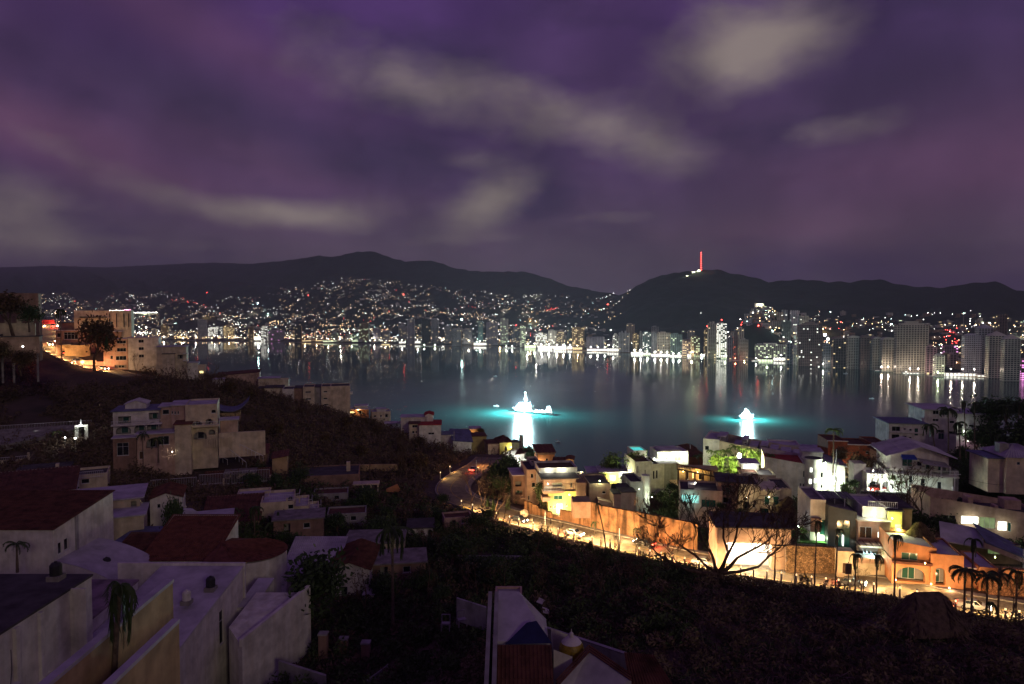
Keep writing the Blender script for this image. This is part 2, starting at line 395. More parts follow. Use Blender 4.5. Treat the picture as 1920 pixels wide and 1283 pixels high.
RL = smooth_line([P(*c) for c in ROAD]); RL2 = smooth_line([P(*c) for c in ROAD2])
def flatten(line, half, fall, drop=.12):
    global GZ, NB
    L = np.array([tuple(p) for p in line])
    best = np.full((ny, nx), 1e9); zz = np.zeros((ny, nx))
    for p in L:
        d = np.hypot(gx - p[0], gy - p[1]); k = d < best; best = np.where(k, d, best); zz = np.where(k, p[2], zz)
    w = np.clip(1 - (best - half) / fall, 0, 1); w = w * w * (3 - 2 * w)
    GZ = GZ * (1 - w) + (zz - drop) * w; NB = NB * (1 - w)
flatten(RL, 6.5, 7); flatten(RL2, 5.0, 6)
GZ = GZ + NB
FOOT = []          # building footprints (cx, cy, radius), kept free of scrub
def TZ(x, y):
    fx = min(max((x - TX0) / TS, 0), nx - 1.001); fy = min(max((y - TY0) / TS, 0), ny - 1.001)
    i, j = int(fx), int(fy); a, b = fx - i, fy - j
    return float(GZ[j, i] * (1 - a) * (1 - b) + GZ[j, i + 1] * a * (1 - b) + GZ[j + 1, i] * (1 - a) * b + GZ[j + 1, i + 1] * a * b)
def G(px, d, dz=0.0):
    x = (px - 960) / FPX * d; return Vector((x, d, TZ(x, d) + dz))
V = np.stack([gx.ravel(), gy.ravel(), GZ.ravel()], 1)
idx = np.arange(nx * ny).reshape(ny, nx)
F = np.stack([idx[:-1, :-1].ravel(), idx[:-1, 1:].ravel(), idx[1:, 1:].ravel(), idx[1:, :-1].ravel()], 1)
# ground material: dry earth, leaf litter and weeds
gm = mat('hillside_earth', (.10, .068, .055), .98, .5, 1.0, .09, col2=(.045, .040, .026))
link('hillside_ground', npmesh('hillside_ground', V, F, gm, True))['kind'] = 'structure'

def strip(name, line, off0, off1, z0, z1, m, thick=0.0):
    """a ribbon along a line between two sideways offsets"""
    mb = MB(); n = len(line); prev = None
    for i in range(n):
        t = line[min(i + 1, n - 1)] - line[max(i - 1, 0)]; t.z = 0; t.normalize(); s_ = Vector((t.y, -t.x, 0))
        a = line[i] + s_ * off0 + Vector((0, 0, z0)); b = line[i] + s_ * off1 + Vector((0, 0, z1)); prev_ = (a, b)
        if prev is not None:
            mb.quad(prev[0], prev[1], b, a)
            if thick: 
                dn = Vector((0, 0, -thick)); mb.quad(prev[0] + dn, prev[0], a, a + dn); mb.quad(prev[1], prev[1] + dn, b + dn, b)
        prev = prev_
    return mb.build(name, m, smooth=False)
o = strip('coast_road', RL, -4.0, 4.0, .03, .03, asphalt, .3); o['kind'] = 'structure'
for s_ in (-1, 1):
    k = strip('kerb', RL, s_ * 4.0 if s_ > 0 else -4.25, 4.25 if s_ > 0 else -4.0, .16, .16, kerbm, .4); k['kind'] = 'structure'
k = strip('pavement', RL, 4.25, 5.6, .13, .13, concrete, .4); k['kind'] = 'structure'
k = strip('yellow_edge_line', RL, -3.7, -3.55, .036, .036, yellowpaint); k['kind'] = 'structure'
k = strip('yellow_centre_line', RL, -.07, .07, .036, .036, yellowpaint); k['kind'] = 'structure'
o = strip('hill_road', RL2, -3.2, 3.2, .03, .03, asphalt, .3); o['kind'] = 'structure'
for s_ in (-1, 1):
    k = strip('kerb', RL2, 3.2 if s_ > 0 else -3.4, 3.4 if s_ > 0 else -3.2, .15, .15, kerbm, .4); k['kind'] = 'structure'
# ------------------------------------------------------------------ far shore, hills, bay
SHORE = [(-600, 638), (300, 639), (500, 641), (700, 646), (800, 648), (900, 650), (1000, 653), (1100, 659), (1200, 663), (1300, 668), (1400, 673), (1500, 681), (1600, 688), (1700, 697), (1800, 705), (1920, 713), (2300, 745), (2600, 790)]
RIDGE = [(-700, 520), (-300, 505), (0, 502), (100, 499), (200, 502), (300, 497), (400, 493), (470, 496), (520, 491), (560, 486), (585, 482), (600, 479), (618, 483), (640, 480), (662, 474), (690, 472), (705, 473), (730, 483), (760, 491), (780, 490), (800, 489), (822, 492), (850, 503), (890, 509), (930, 510), (985, 510), (1005, 515), (1030, 523), (1060, 535), (1100, 543), (1135, 549), (1158, 554), (1175, 548), (1200, 533), (1225, 521), (1250, 514), (1280, 509), (1310, 507), (1345, 507), (1375, 513), (1410, 521), (1440, 528), (1490, 526), (1520, 524), (1550, 530), (1590, 529), (1620, 525), (1650, 526), (1690, 534), (1730, 540), (1770, 539), (1800, 533), (1830, 532), (1862, 528), (1885, 534), (1905, 545), (1960, 553), (2100, 540), (2600, 530)]
RDIST = [(-700, 12500), (300, 12000), (520, 8600), (600, 6900), (1000, 6500), (1120, 5600), (1180, 4300), (1300, 3900), (1600, 3600), (1920, 3300), (2600, 3000)]
def shoreY(px): return ONZ(px, interp(SHORE, px), 0.0).y
def farZ(px, Y):
    s = shoreY(px); t = Y - s; yr = interp(RDIST, px); zr = 120 + (590 - interp(RIDGE, px)) / FPX * yr
    if t < 0: return max(-12, t * .08)
    if t < 60: return 3.2 * t / 60
    if Y <= yr:
        flat = 260 if px > 1000 else 420
        u = max(0, (t - flat) / (yr - s - flat)); k = 3.2 + 5 * min(1, t / flat)
        p_ = interp([(200, 1.0), (520, 1.35), (1000, 1.5), (1160, 1.25), (1300, 1.35), (1900, 1.5)], px)
        z = k + (zr - k) * (u ** p_) if u > 0 else k
        x = (px - 960) / FPX * Y
        am = min(1, u * 3) * (1 - u) * .09 * zr
        z += am * (math.sin(x * .0061 + 1.3) * math.sin(Y * .0047) + .6 * math.sin(x * .0137 + Y * .0093) + .35 * math.sin(x * .031 - Y * .021))
        z += 6 * min(1, u * 6) * math.sin(x * .05) * math.sin(Y * .043)
        # the built-up knoll behind the hotels
        gpx = (px - 1432) / 62.0; gy_ = (Y - 2080) / 190.0
        z = max(z, 138 * math.exp(-gpx * gpx - gy_ * gy_)) if t > 100 else z
        return z
    v = (Y - yr) / 1800.0
    return zr * max(0.0, 1 - v * v)
cols = list(range(-600, 2601, 8)); V = []; NR = 90
for px in cols:
    s = shoreY(px); yr = interp(RDIST, px)
    for j in range(NR):
        t = j / (NR - 1)
        Y = s - 80 + 80 * (j / 6.0) if j < 6 else (s + (yr - s) * ((j - 6) / 66.0) ** 1.15 if j <= 72 else yr + 1900 * (j - 72) / (NR - 1 - 72))
        z = farZ(px, Y); V.append(((px - 960) / FPX * Y, Y, z))
F = [(a * NR + j, (a + 1) * NR + j, (a + 1) * NR + j + 1, a * NR + j + 1) for a in range(len(cols) - 1) for j in range(NR - 1)]
hillm = mat('far_hill_scrub', (.030, .036, .026), .98, .45, 0, .01, col2=(.018, .022, .017))
link('far_hills', npmesh('far_hills', V, F, hillm, True))['kind'] = 'structure'
# beach along the far shore
bv = []
for px in cols:
    s = shoreY(px)
    for dY, z in ((-14, .05), (4, .5), (34, 2.2)):
        Y = s + dY; bv.append(((px - 960) / FPX * Y, Y, z + .12))
bf = [(a * 3 + j, (a + 1) * 3 + j, (a + 1) * 3 + j + 1, a * 3 + j + 1) for a in range(len(cols) - 1) for j in range(2)]
sand = mat('beach_sand', (.24, .20, .15), .95, .3, 0, .1)
link('beach', npmesh('beach', bv, bf, sand))['kind'] = 'structure'
# water
wm = bpy.data.materials.new('bay_water'); wm.use_nodes = True; n = wm.node_tree.nodes; l = wm.node_tree.links; b = n['Principled BSDF']
b.inputs['Base Color'].default_value = (.008, .066, .062, 1); b.inputs['Roughness'].default_value = .22; b.inputs['IOR'].default_value = 1.24; b.inputs['Specular IOR Level'].default_value = .32
geo = n.new('ShaderNodeNewGeometry'); mp = n.new('ShaderNodeMapping'); mp.inputs['Scale'].default_value = (.05, .11, .1); l.new(geo.outputs['Position'], mp.inputs[0])
no = n.new('ShaderNodeTexNoise'); no.inputs['Scale'].default_value = 2.2; no.inputs['Detail'].default_value = 5; l.new(mp.outputs[0], no.inputs['Vector'])
bp = n.new('ShaderNodeBump'); bp.inputs['Strength'].default_value = .06; bp.inputs['Distance'].default_value = .3; l.new(no.outputs['Fac'], bp.inputs['Height']); l.new(bp.outputs[0], b.inputs['Normal'])
mp2 = n.new('ShaderNodeMapping'); mp2.inputs['Scale'].default_value = (.0016, .006, 1); l.new(geo.outputs['Position'], mp2.inputs[0])
no2 = n.new('ShaderNodeTexNoise'); no2.inputs['Scale'].default_value = 1.5; no2.inputs['Detail'].default_value = 5; l.new(mp2.outputs[0], no2.inputs['Vector'])
mr = n.new('ShaderNodeMapRange'); mr.inputs[1].default_value = .35; mr.inputs[2].default_value = .65; mr.inputs[3].default_value = -.015; mr.inputs[4].default_value = .02
l.new(no2.outputs['Fac'], mr.inputs[0]); sx = n.new('ShaderNodeSeparateXYZ'); l.new(geo.outputs['Position'], sx.inputs[0]); m5 = n.new('ShaderNodeMapRange'); m5.inputs[1].default_value = 650; m5.inputs[2].default_value = 1500; m5.inputs[3].default_value = .215; m5.inputs[4].default_value = .05; l.new(sx.outputs[1], m5.inputs[0]); m6 = n.new('ShaderNodeMath'); m6.operation = 'ADD'; l.new(m5.outputs[0], m6.inputs[0]); l.new(mr.outputs[0], m6.inputs[1]); l.new(m6.outputs[0], b.inputs['Roughness'])
mb = MB(); mb.quad((-20000, -300, 0), (20000, -300, 0), (20000, 15000, 0), (-20000, 15000, 0))
mb.build('bay_water', wm, kind='structure')

# ------------------------------------------------------------------ towers on the far shore
tw = {
 'beige': mat('tower_beige', (.66, .58, .48), .9, .15, scale=.05), 'grey': mat('tower_grey', (.48, .48, .50), .9, .2, scale=.05),
 'pale': mat('tower_pale', (.76, .74, .64), .9, .12, scale=.05), 'brown': mat('tower_brown', (.32, .22, .20), .9, .2, scale=.05),
 'tan': mat('tower_tan', (.46, .32, .16), .9, .2, scale=.05), 'dark': mat('tower_dark', (.09, .085, .09), .9, .2, scale=.05),
 'lilac': mat('tower_lilac', (.54, .49, .56), .9, .15, scale=.05), 'teal': mat('tower_teal', (.28, .40, .38), .9, .15, scale=.05),
 'pink': mat('tower_pink', (.52, .34, .38), .9, .15, scale=.05)}
farglass = mat('far_window_glass', (.02, .022, .026), .25, 0)
LP = {'warm': litmat('far_lit_warm', (1, .74, .36), 1.6, False), 'white': litmat('far_lit_white', (1, .98, .86), 2.4, False),
      'green': litmat('far_lit_green', (.85, 1, .62), 1.8, False), 'red': litmat('far_lit_red', (1, .14, .05), 1.4, False), 'pink': litmat('far_lit_pink', (1, .35, .85), 2.4, False)}
B_RED = bulb('red', (1, .05, .04), 26); B_WHITE = bulb('white', (1, .96, .88), 30); B_WARM = bulb('warm', (1, .62, .30), 22); B_TEAL = bulb('teal', (.65, 1, .95), 34); B_GREEN = bulb('green', (.3, 1, .4), 20)
beacon_me = None
def beacon(root, x, y, z, h=6, r=1.2):
    m = MB(); m.bar((x, y, z), (x, y, z + h), .25); m.build('beacon_mast', metal, root)
    m = MB(); m.lathe([(0, z + h), (r, z + h + r * .6), (r, z + h + r * 1.3), (0, z + h + r * 2)], 8, x, y); m.build('beacon_lamp', B_RED, root)
def tower(px0, px1, pt, pb, label, col='beige', style='slab', lit=.04, litc='warm', Y=None, dep=16, top='box', red=False, edge=None, bays=None, fl=3.5):
    pm = (px0 + px1) / 2
    if Y is None: Y = ONZ(pm, pb, 2.5).y; z0 = farZ(pm, Y + 5)
    else: z0 = farZ(pm, Y)
    w = (px1 - px0) / FPX * Y; loc = Vector(((pm - 960) / FPX * Y, Y, z0 - 1)); H = CAMZ + (590 - pt) / FPX * Y - loc.z
    H = max(H, 8)
    rz = math.atan2(-(loc.x), loc.y) * .35 + rnd.uniform(-.06, .06)
    root = empty('hotel_tower' if H > 30 else 'hotel_block', loc, label, 'building', rz)
    M_ = tw[col]; h = w / 2 - .6; Fn = max(2, int(H / fl)); fh = H / Fn; nb = bays or max(2, int(w / 5))
    m = MB(); m.box(-h, h, 0, dep, 0, H); m.build('wall', M_, root)
    g = MB(); sl = MB(); lt = MB()
    for i in range(Fn):
        z = i * fh
        for (a, b_, side) in ((-h, h, 'f'), (0, dep, 's')):
            nbb = nb if side == 'f' else max(2, int(dep / 5)); bw = (b_ - a) / nbb
            for k in range(nbb):
                s0 = a + bw * k + bw * .16; s1 = a + bw * (k + 1) - bw * .16; z1 = z + fh * .32; z2 = z + fh * .88
                q = lt if rnd.random() < lit else g
                if side == 'f': q.quad((s0, -.06, z1), (s1, -.06, z1), (s1, -.06, z2), (s0, -.06, z2))
                else:
                    sx = h + .06 if loc.x < 0 else -h - .06
                    q.quad((sx, s0, z1), (sx, s1, z1), (sx, s1, z2), (sx, s0, z2))
        if style in ('slab', 'grid'): sl.box(-h - .4, h + .4, -1.1, dep + .3, z - .2, z + (fh * .22 if style == 'slab' else .25))
    if style in ('rib', 'grid'):
        for k in range(nb + 1):
            x = -h + 2 * h * k / nb; sl.box(x - .45, x + .45, -1.0, 0, 0, H + .6)
    if style == 'bay':       # projecting curved bays
        for k in range(max(2, nb // 2)):
            x = -h + 2 * h * (k + .5) / max(2, nb // 2)
            for i in range(Fn): sl.cyl(x, 0, i * fh, i * fh + fh * .42, w / nb * .62, n=8)
    g.build('windows', farglass, root, kind='stuff')
    if lt.f: lt.build('lit_windows', LP[litc], root, kind='stuff')
    if sl.f: sl.build('balconies', M_, root, kind='stuff')
    r = MB()
    if top == 'box': r.box(-h * .5, h * .35, 3, dep - 3, H, H + 3.4); r.box(-h * .9, -h * .6, 4, 9, H, H + 2)
    elif top == 'step': r.box(-h * .75, h * .75, 2, dep - 2, H, H + 4); r.box(-h * .4, h * .4, 3, dep - 3, H + 4, H + 8)
    elif top == 'arch':
        n_ = 10; pts_ = [(-h * math.cos(math.pi * i / n_), H + 5 * math.sin(math.pi * i / n_)) for i in range(n_ + 1)]
        r.add([(x, -.8, z) for x, z in pts_] + [(x, dep, z) for x, z in pts_], [tuple(range(n_, -1, -1)), tuple(range(n_ + 1, 2 * n_ + 2))] + [(i, i + 1, n_ + 2 + i, n_ + 1 + i) for i in range(n_)])
    elif top == 'pyramid': r.add([(-h - 1, -1, H), (h + 1, -1, H), (h + 1, dep + 1, H), (-h - 1, dep + 1, H), (0, dep / 2, H + 9)], [(0, 1, 4), (1, 2, 4), (2, 3, 4), (3, 0, 4), (3, 2, 1, 0)])
    elif top == 'drums': r.cyl(-h * .4, 5, H, H + 5, 2.6); r.cyl(h * .35, 5, H, H + 6, 2.6)
    if r.f: r.build('rooftop', M_ if top not in ('arch2',) else M_, root)
    if edge:
        e = MB(); e.box(h + .5, h + 2.6, -1.4, 6, 0, H); e.build('corner_strip', tw[edge], root)
    if red: beacon(root, 0, 5, H + 3)
    return root
T = tower
T(302, 315, 611, 634, 'slim dark brown block beside a bright mast at the left of the bay', 'tan', 'grid', .1)
T(284, 292, 617, 633, 'narrow pale block just left of the slim dark brown block', 'pale', 'slab', .2)
T(371, 387, 600, 630, 'plain grey tower standing above the lights at the left of the bay', 'grey', 'none', 0, Y=3300)
T(390, 403, 614, 634, 'white hotel block glowing beside the plain grey tower', 'pale', 'slab', .6, 'white')
T(404, 416, 613, 634, 'dark hotel block speckled with white windows, left of the orange block', 'dark', 'slab', .35, 'white')
T(419, 439, 614, 634, 'orange lit squat block with a pale pillar at its right', 'tan', 'rib', .45, edge='pale')
T(465, 475, 614, 633, 'small tan block left of the dazzling white low hotel', 'tan', 'slab', .1, Y=3050)
T(489, 501, 613, 634, 'pale tower rising behind the dazzling white low hotel', 'pale', 'slab', .35, 'white', Y=3000)
T(504, 532, 620, 634, 'wide low dim block behind the pink lit beach', 'lilac', 'slab', .08, 'pink', Y=3050)
T(552, 565, 611, 641, 'nearly black tower at the water with a tan edge', 'dark', 'none', .02, edge='tan')  # tan strip puts the tower's lit side into the colour
T(548, 552, 621, 638, 'thin pale orange tower left of the nearly black tower', 'tan', 'slab', .3)
T(621, 634, 626, 639, 'small green tinted block with a peaked top by the shore', 'teal', 'slab', .2, 'green', top='pyramid')
T(657, 673, 628, 641, 'low green tinted block left of the two tone tower', 'teal', 'slab', .3, 'green')
T(674, 691, 607, 642, 'two tone tower, tan on the left and teal glass on the right', 'tan', 'grid', .12, 'green', edge='teal')
T(700, 713, 616, 640, 'dim lilac block right of the two tone tower', 'lilac', 'slab', .04, Y=2900)
T(716, 730, 621, 640, 'low dim block between the two tone tower and the ribbed pair', 'grey', 'slab', .1, Y=2850)
T(747, 763, 611, 642, 'grey slab tower with lit foot, left of the tall lilac ribbed tower', 'grey', 'rib', .05)
T(764, 777, 600, 646, 'tall lilac tower with vertical ribs, left of a red lit roof', 'lilac', 'rib', .02)
T(791, 807, 599, 645, 'dark tower with pale left edge, left of its taller ribbed twin', 'dark', 'rib', .02)
T(809, 822, 599, 645, 'ribbed grey tower right of its dark twin', 'grey', 'rib', .02)
T(834, 846, 612, 645, 'dim narrow block right of the ribbed twin towers', 'grey', 'slab', .05, Y=2700)
T(847, 865, 618, 648, 'grey block with horizontal stripes and a tan right edge', 'grey', 'slab', .03, edge='tan')
T(868, 885, 619, 644, 'low block behind a bright white gateway on the shore', 'grey', 'grid', .1, Y=2650)
T(896, 906, 604, 640, 'dim rounded tower standing back behind the grey gridded tower', 'teal', 'slab', .06, Y=2750)
T(912, 933, 605, 648, 'grey gridded tower left of the tall white edged tower', 'lilac', 'grid', .03)
T(938, 952, 598, 648, 'tall pale tower with bright edges and a honeycomb of windows', 'pale', 'grid', .12, 'green', edge='pale')
T(962, 973, 615, 646, 'small tower with a red light left of the glowing cream tower', 'grey', 'slab', .1, Y=2550, red=True)
T(975, 986, 612, 650, 'glowing cream slab tower at the bright beach', 'pale', 'rib', .3, 'green')
T(1004, 1026, 625, 648, 'wide cream block lit from below, behind the brightest beach strip', 'pale', 'slab', .5, 'white', Y=2420)
T(1028, 1043, 620, 650, 'pale ribbed tower in the middle of the bright beach strip', 'pale', 'rib', .15, 'white', Y=2390)
T(1044, 1060, 621, 651, 'gridded tower with a warm lit right side on the bright beach strip', 'beige', 'grid', .3, 'warm')
T(1063, 1070, 616, 648, 'thin blue grey tower left of the golden windowed tower', 'teal', 'none', .03, Y=2550)
T(1073, 1096, 615, 654, 'beige tower with large golden lit windows down its middle', 'tan', 'slab', .33, 'warm')
T(1100, 1132, 632, 656, 'broad low lilac grey block with a bright line of light at its foot', 'lilac', 'grid', .01, edge='pale', top='none')  # pale corner strip colours in the lit right edge
T(1149, 1160, 630, 658, 'small cream tower with a stepped crown', 'pale', 'slab', .2, 'white', top='step')
T(1161, 1179, 624, 660, 'grey gridded tower with two small drums on its roof', 'grey', 'grid', .03, top='drums', edge='pale')
T(1175, 1190, 608, 640, 'dim block standing high behind the tower with two drums', 'beige', 'grid', .03, Y=2500)
T(1188, 1198, 627, 660, 'golden slim tower with a blazing white foot', 'tan', 'slab', .3, 'warm')
T(1200, 1204, 623, 660, 'needle thin white tower next to the golden slim tower', 'pale', 'none', .0)
T(1205, 1221, 623, 661, 'green tinted tower with round white lights over its balconies', 'teal', 'slab', .25, 'white')
T(1222, 1235, 613, 645, 'grey tower standing back left of the wide striped hotel', 'grey', 'grid', .02, Y=2350)
T(1222, 1232, 624, 662, 'dark narrow wing joined to the wide striped hotel', 'grey', 'slab', .02)
T(1233, 1256, 624, 663, 'wide beige hotel with horizontal stripes and a tan right edge', 'beige', 'slab', .05, edge='tan', fl=4.5)
T(1258, 1279, 627, 664, 'teal grey gridded hotel right of the wide striped hotel', 'teal', 'grid', .12, 'green')
T(1281, 1298, 638, 667, 'low block with warm lit terraces right of the teal grey hotel', 'brown', 'slab', .4, 'warm')
T(1297, 1313, 632, 668, 'rounded tan block with olive lit windows, left of a dark gap', 'tan', 'bay', .3, 'green')
T(1290, 1303, 621, 650, 'dim tower standing back behind the low warm terraces', 'grey', 'slab', .05, Y=2250)
T(1322, 1331, 619, 668, 'narrow yellowish tower with a red lamp on top', 'tan', 'slab', .25, 'warm', red=True)
T(1328, 1343, 607, 671, 'beige tower with a pair of raised stubs on its roof', 'beige', 'rib', .01, top='drums')
T(1344, 1363, 607, 671, 'brightest tower on the shore, its face full of white green lights', 'pale', 'slab', .62, 'white', red=True)
T(1364, 1380, 634, 673, 'dark slab left of the red lit tower foot', 'grey', 'slab', .02)
T(1376, 1384, 624, 674, 'slim dark tower glowing red at its foot', 'brown', 'slab', .12, 'red')
T(1386, 1395, 616, 672, 'slim greenish tower with a red lamp on its roof', 'beige', 'rib', .04, red=True)
T(1388, 1403, 637, 675, 'ribbed beige block in front of the slim greenish tower', 'beige', 'grid', .02)
T(1402, 1412, 625, 668, 'lilac tower standing back right of the slim greenish tower', 'lilac', 'slab', .03, Y=1980)
T(1419, 1476, 646, 676, 'long low building with a yellow lit open ground floor', 'pale', 'slab', .25, 'green', Y=1830)
T(1476, 1487, 645, 681, 'low grey ribbed block left of the big dark brown tower', 'grey', 'rib', .02)
T(1488, 1498, 650, 682, 'small grey block touching the big dark brown tower', 'lilac', 'rib', .06)
T(1499, 1541, 610, 686, 'huge dark brown gridded tower with a penthouse', 'brown', 'grid', .035, 'white', top='step', bays=12)
T(1545, 1562, 647, 687, 'dim grey block right of a dazzling gap', 'grey', 'slab', .01)
T(1563, 1587, 636, 688, 'brown block with a red lit arched roof', 'brown', 'slab', .05, 'warm', top='arch')
T(1592, 1614, 634, 690, 'first of the four ribbed towers with domed tops, beside the brown block', 'beige', 'rib', .01, top='arch')
T(1615, 1636, 634, 691, 'second of the four ribbed towers with domed tops', 'brown', 'rib', .01, top='arch')
T(1637, 1655, 636, 692, 'third of the four ribbed towers with domed tops', 'beige', 'rib', .01, top='arch')
T(1656, 1678, 637, 694, 'fourth of the four ribbed towers with domed tops, beside the biggest hotel slab', 'beige', 'rib', .03, 'green', top='arch')
T(1684, 1739, 610, 698, 'biggest pale hotel slab with many floors and vertical ribs', 'beige', 'grid', .01, 'white', bays=11, top='step')
T(1739, 1757, 651, 699, 'stepped pinkish block at the right foot of the biggest hotel slab', 'pink', 'grid', .03)
T(1757, 1772, 667, 703, 'low cream block lit from its right, at the beach', 'pale', 'rib', .1, 'green')
T(1772, 1783, 665, 700, 'slender tan block with an orange lamp at its top', 'tan', 'slab', .06, Y=1500)
T(1773, 1797, 650, 690, 'pink washed building standing back behind the white lit terrace', 'pink', 'slab', .08, 'pink', Y=1620)
T(1783, 1795, 665, 703, 'lilac tower with white lit arch at its foot', 'pink', 'slab', .03, Y=1460)
T(1811, 1841, 629, 702, 'wide tower with staggered pale balconies, left of the triple towers', 'lilac', 'bay', .01, fl=3.6, bays=8)
T(1836, 1862, 616, 695, 'taller stepped tower behind the one with staggered balconies', 'grey', 'slab', .0, Y=1420, top='pyramid')
T(1857, 1888, 630, 708, 'pale balconied tower with a pyramid roof, middle of the triple towers', 'beige', 'slab', .0, top='pyramid')
T(1886, 1913, 636, 712, 'beige tower with tall blank wall at its right, nearest on the shore', 'beige', 'grid', .0, top='pyramid')
o = T(1874, 1888, 590, 690, 'unfinished dark tower with cranes and a light on top, behind the triple towers', 'brown', 'grid', .02, 'warm', Y=1650, top='none')
T(1912, 1935, 676, 711, 'small building glowing neon pink at the right edge', 'pink', 'slab', .8, 'pink')
# knoll houses that read as towers
for a in ((1483, 1498, 582, 606, 2060, 'grey slab block on the crest of the built-up knoll', 'lilac'), (1457, 1468, 586, 612, 2010, 'pale block on the knoll, left of the grey slab on its crest', 'beige'),
          (1467, 1476, 581, 604, 2080, 'narrow jagged block between two blocks on the knoll crest', 'grey'), (1468, 1483, 601, 620, 1930, 'pale green square block on the right slope of the knoll', 'teal'),
          (1445, 1464, 602, 618, 1960, 'wide rough grey block in the middle of the knoll', 'beige'), (1500, 1516, 592, 604, 2050, 'low lit block right of the grey slab on the knoll crest', 'beige')):
    T(a[0], a[1], a[2], 0, a[5], a[6], 'slab', .05, 'white', Y=a[4], top='none')

# ------------------------------------------------------------------ lit beach pavilions and quay lamps
PWR = 0.95
COLS = {'white': (1, .95, .82), 'warm': (1, .62, .26), 'green': (.86, 1, .60), 'teal': (.6, 1, .92), 'red': (1, .12, .05), 'pink': (1, .35, .9), 'peach': (1, .80, .62)}
def pavilion(px0, px1, pb, h, colr, label, pw, n=1, es=1.0):
    yl = -16 if px0 > 1480 else -12; hl = h + (9 if px0 > 1480 else 6)  # right-hand posts stand farther out and higher, added to light the tower fronts
    pm = (px0 + px1) / 2; Y = ONZ(pm, pb, 2.0).y; w = (px1 - px0) / FPX * Y / 2
    loc = Vector(((pm - 960) / FPX * Y, Y, farZ(pm, Y + 6)))
    root = empty('beach_pavilion', loc, label, 'pavilion', math.atan2(-loc.x, loc.y) * .5)
    m = MB(); m.box(-w, w, 4, 14, -2, h); m.build('wall', white, root)
    m = MB(); m.box(-w - 1, w + 1, 0, 15, h, h + .8); m.build('roof', whiteroof, root)
    m = MB(); k = max(2, int(w / 3)); g_ = MB()
    for i in range(k + 1): x = -w + 2 * w * i / k; m.box(x - .3, x + .3, .2, .8, -2, h)
    m.build('columns', white, root, kind='stuff')
    for i in range(k): x0 = -w + 2 * w * (i + .12) / k; x1 = -w + 2 * w * (i + .88) / k; g_.quad((x0, 3.9, .6), (x1, 3.9, .6), (x1, 3.9, h - .6), (x0, 3.9, h - .6))
    g_.build('lit_shop_front', LP[colr if colr in LP else 'white'], root, kind='stuff')
    for i in range(n):
        x = -w + 2 * w * (i + .5) / n
        lp = MB(); lp.bar((x, yl, -2), (x, yl, hl), .14); lp.build('lamp_post', metal, root)
        lp = MB(); lp.lathe([(0, hl), (.9, hl + .4), (.9, hl + 1), (0, hl + 1.5)], 8, x, yl); lp.build('lamp_globe', {'warm': B_WARM, 'red': B_RED}.get(colr, B_WHITE), root)
        plight(root, (x, yl - 1.2, hl + .8), pw * PWR, COLS[colr], .8)
pv_ = pavilion
pv_(332, 350, 636, 6, 'warm', 'small warm lit building on the shore at the far left of the bay', 9000)
pv_(358, 377, 637, 8, 'white', 'white lit building beside the dark wooded point', 22000)
pv_(390, 416, 637, 7, 'white', 'lit white building under the dark speckled hotel', 20000, 1)
pv_(420, 440, 637, 6, 'warm', 'orange lit low building under the squat orange block', 12000)
pv_(469, 491, 639, 17, 'white', 'dazzling white floodlit low hotel at the water', 60000, 2)
pv_(503, 540, 638, 6, 'pink', 'long low building with pink light on the beach', 16000, 1)
pv_(562, 604, 641, 4, 'warm', 'long low orange lit sheds right of the nearly black tower', 9000, 2)
pv_(606, 670, 642, 5, 'green', 'long low greenish lit row of beach huts', 9000, 3)
pv_(692, 712, 642, 8, 'white', 'white lit building right of the two tone tower', 20000, 1)
pv_(715, 730, 646, 5, 'warm', 'small orange lit quay building', 9000)
pv_(748, 760, 645, 7, 'white', 'white lit entrance at the foot of the grey slab tower', 12000)
pv_(778, 788, 645, 8, 'white', 'lit white entrance right of the lilac ribbed tower', 12000)
pv_(786, 826, 649, 6, 'green', 'yellow white lit terrace below the ribbed twin towers', 22000, 2)
pv_(868, 890, 647, 8, 'white', 'white gateway building glowing on the shore', 16000, 1)
pv_(888, 912, 648, 9, 'white', 'bright low hotel left of the grey gridded tower', 28000, 1)
pv_(944, 966, 652, 5, 'white', 'two white lamps and a low pavilion at the water under the tall pale tower', 16000, 2)
pv_(984, 1008, 652, 10, 'green', 'dazzling yellow white pavilion at the left of the brightest beach strip', 40000, 2)
pv_(1009, 1036, 654, 12, 'white', 'dazzling white pavilion in the middle of the brightest beach strip', 70000, 2)
pv_(1038, 1062, 655, 11, 'white', 'dazzling white pavilion at the right of the brightest beach strip', 60000, 2)
pv_(1064, 1073, 655, 9, 'white', 'small white lit box left of the golden windowed tower', 16000)
pv_(1074, 1092, 656, 8, 'warm', 'golden lit terrace at the foot of the golden windowed tower', 20000, 1)
pv_(1101, 1140, 658, 6, 'white', 'long white line of light under the broad lilac grey block', 24000, 3)
pv_(1139, 1160, 659, 9, 'white', 'cream lit hall left of the tower with two drums', 22000, 1)
pv_(1184, 1206, 664, 12, 'white', 'blazing white beach bar at the foot of the golden slim tower', 80000, 2)
pv_(1207, 1220, 664, 8, 'green', 'greenish lit hall right of the blazing beach bar', 20000)
pv_(1222, 1256, 666, 9, 'white', 'long blazing terrace below the wide striped hotel', 60000, 3)
pv_(1257, 1278, 668, 9, 'white', 'blazing terrace below the teal grey hotel', 60000, 2)
pv_(1280, 1290, 655, 5, 'white', 'pinkish white lit roof terrace over a dark block', 9000)
pv_(1290, 1302, 668, 9, 'white', 'round white glow at the foot of the tan block', 34000)
pv_(1353, 1364, 672, 6, 'green', 'greenish light at the foot of the brightest tower', 30000)
pv_(1370, 1386, 675, 8, 'red', 'red lit entrance of the slim dark tower', 14000, 1)
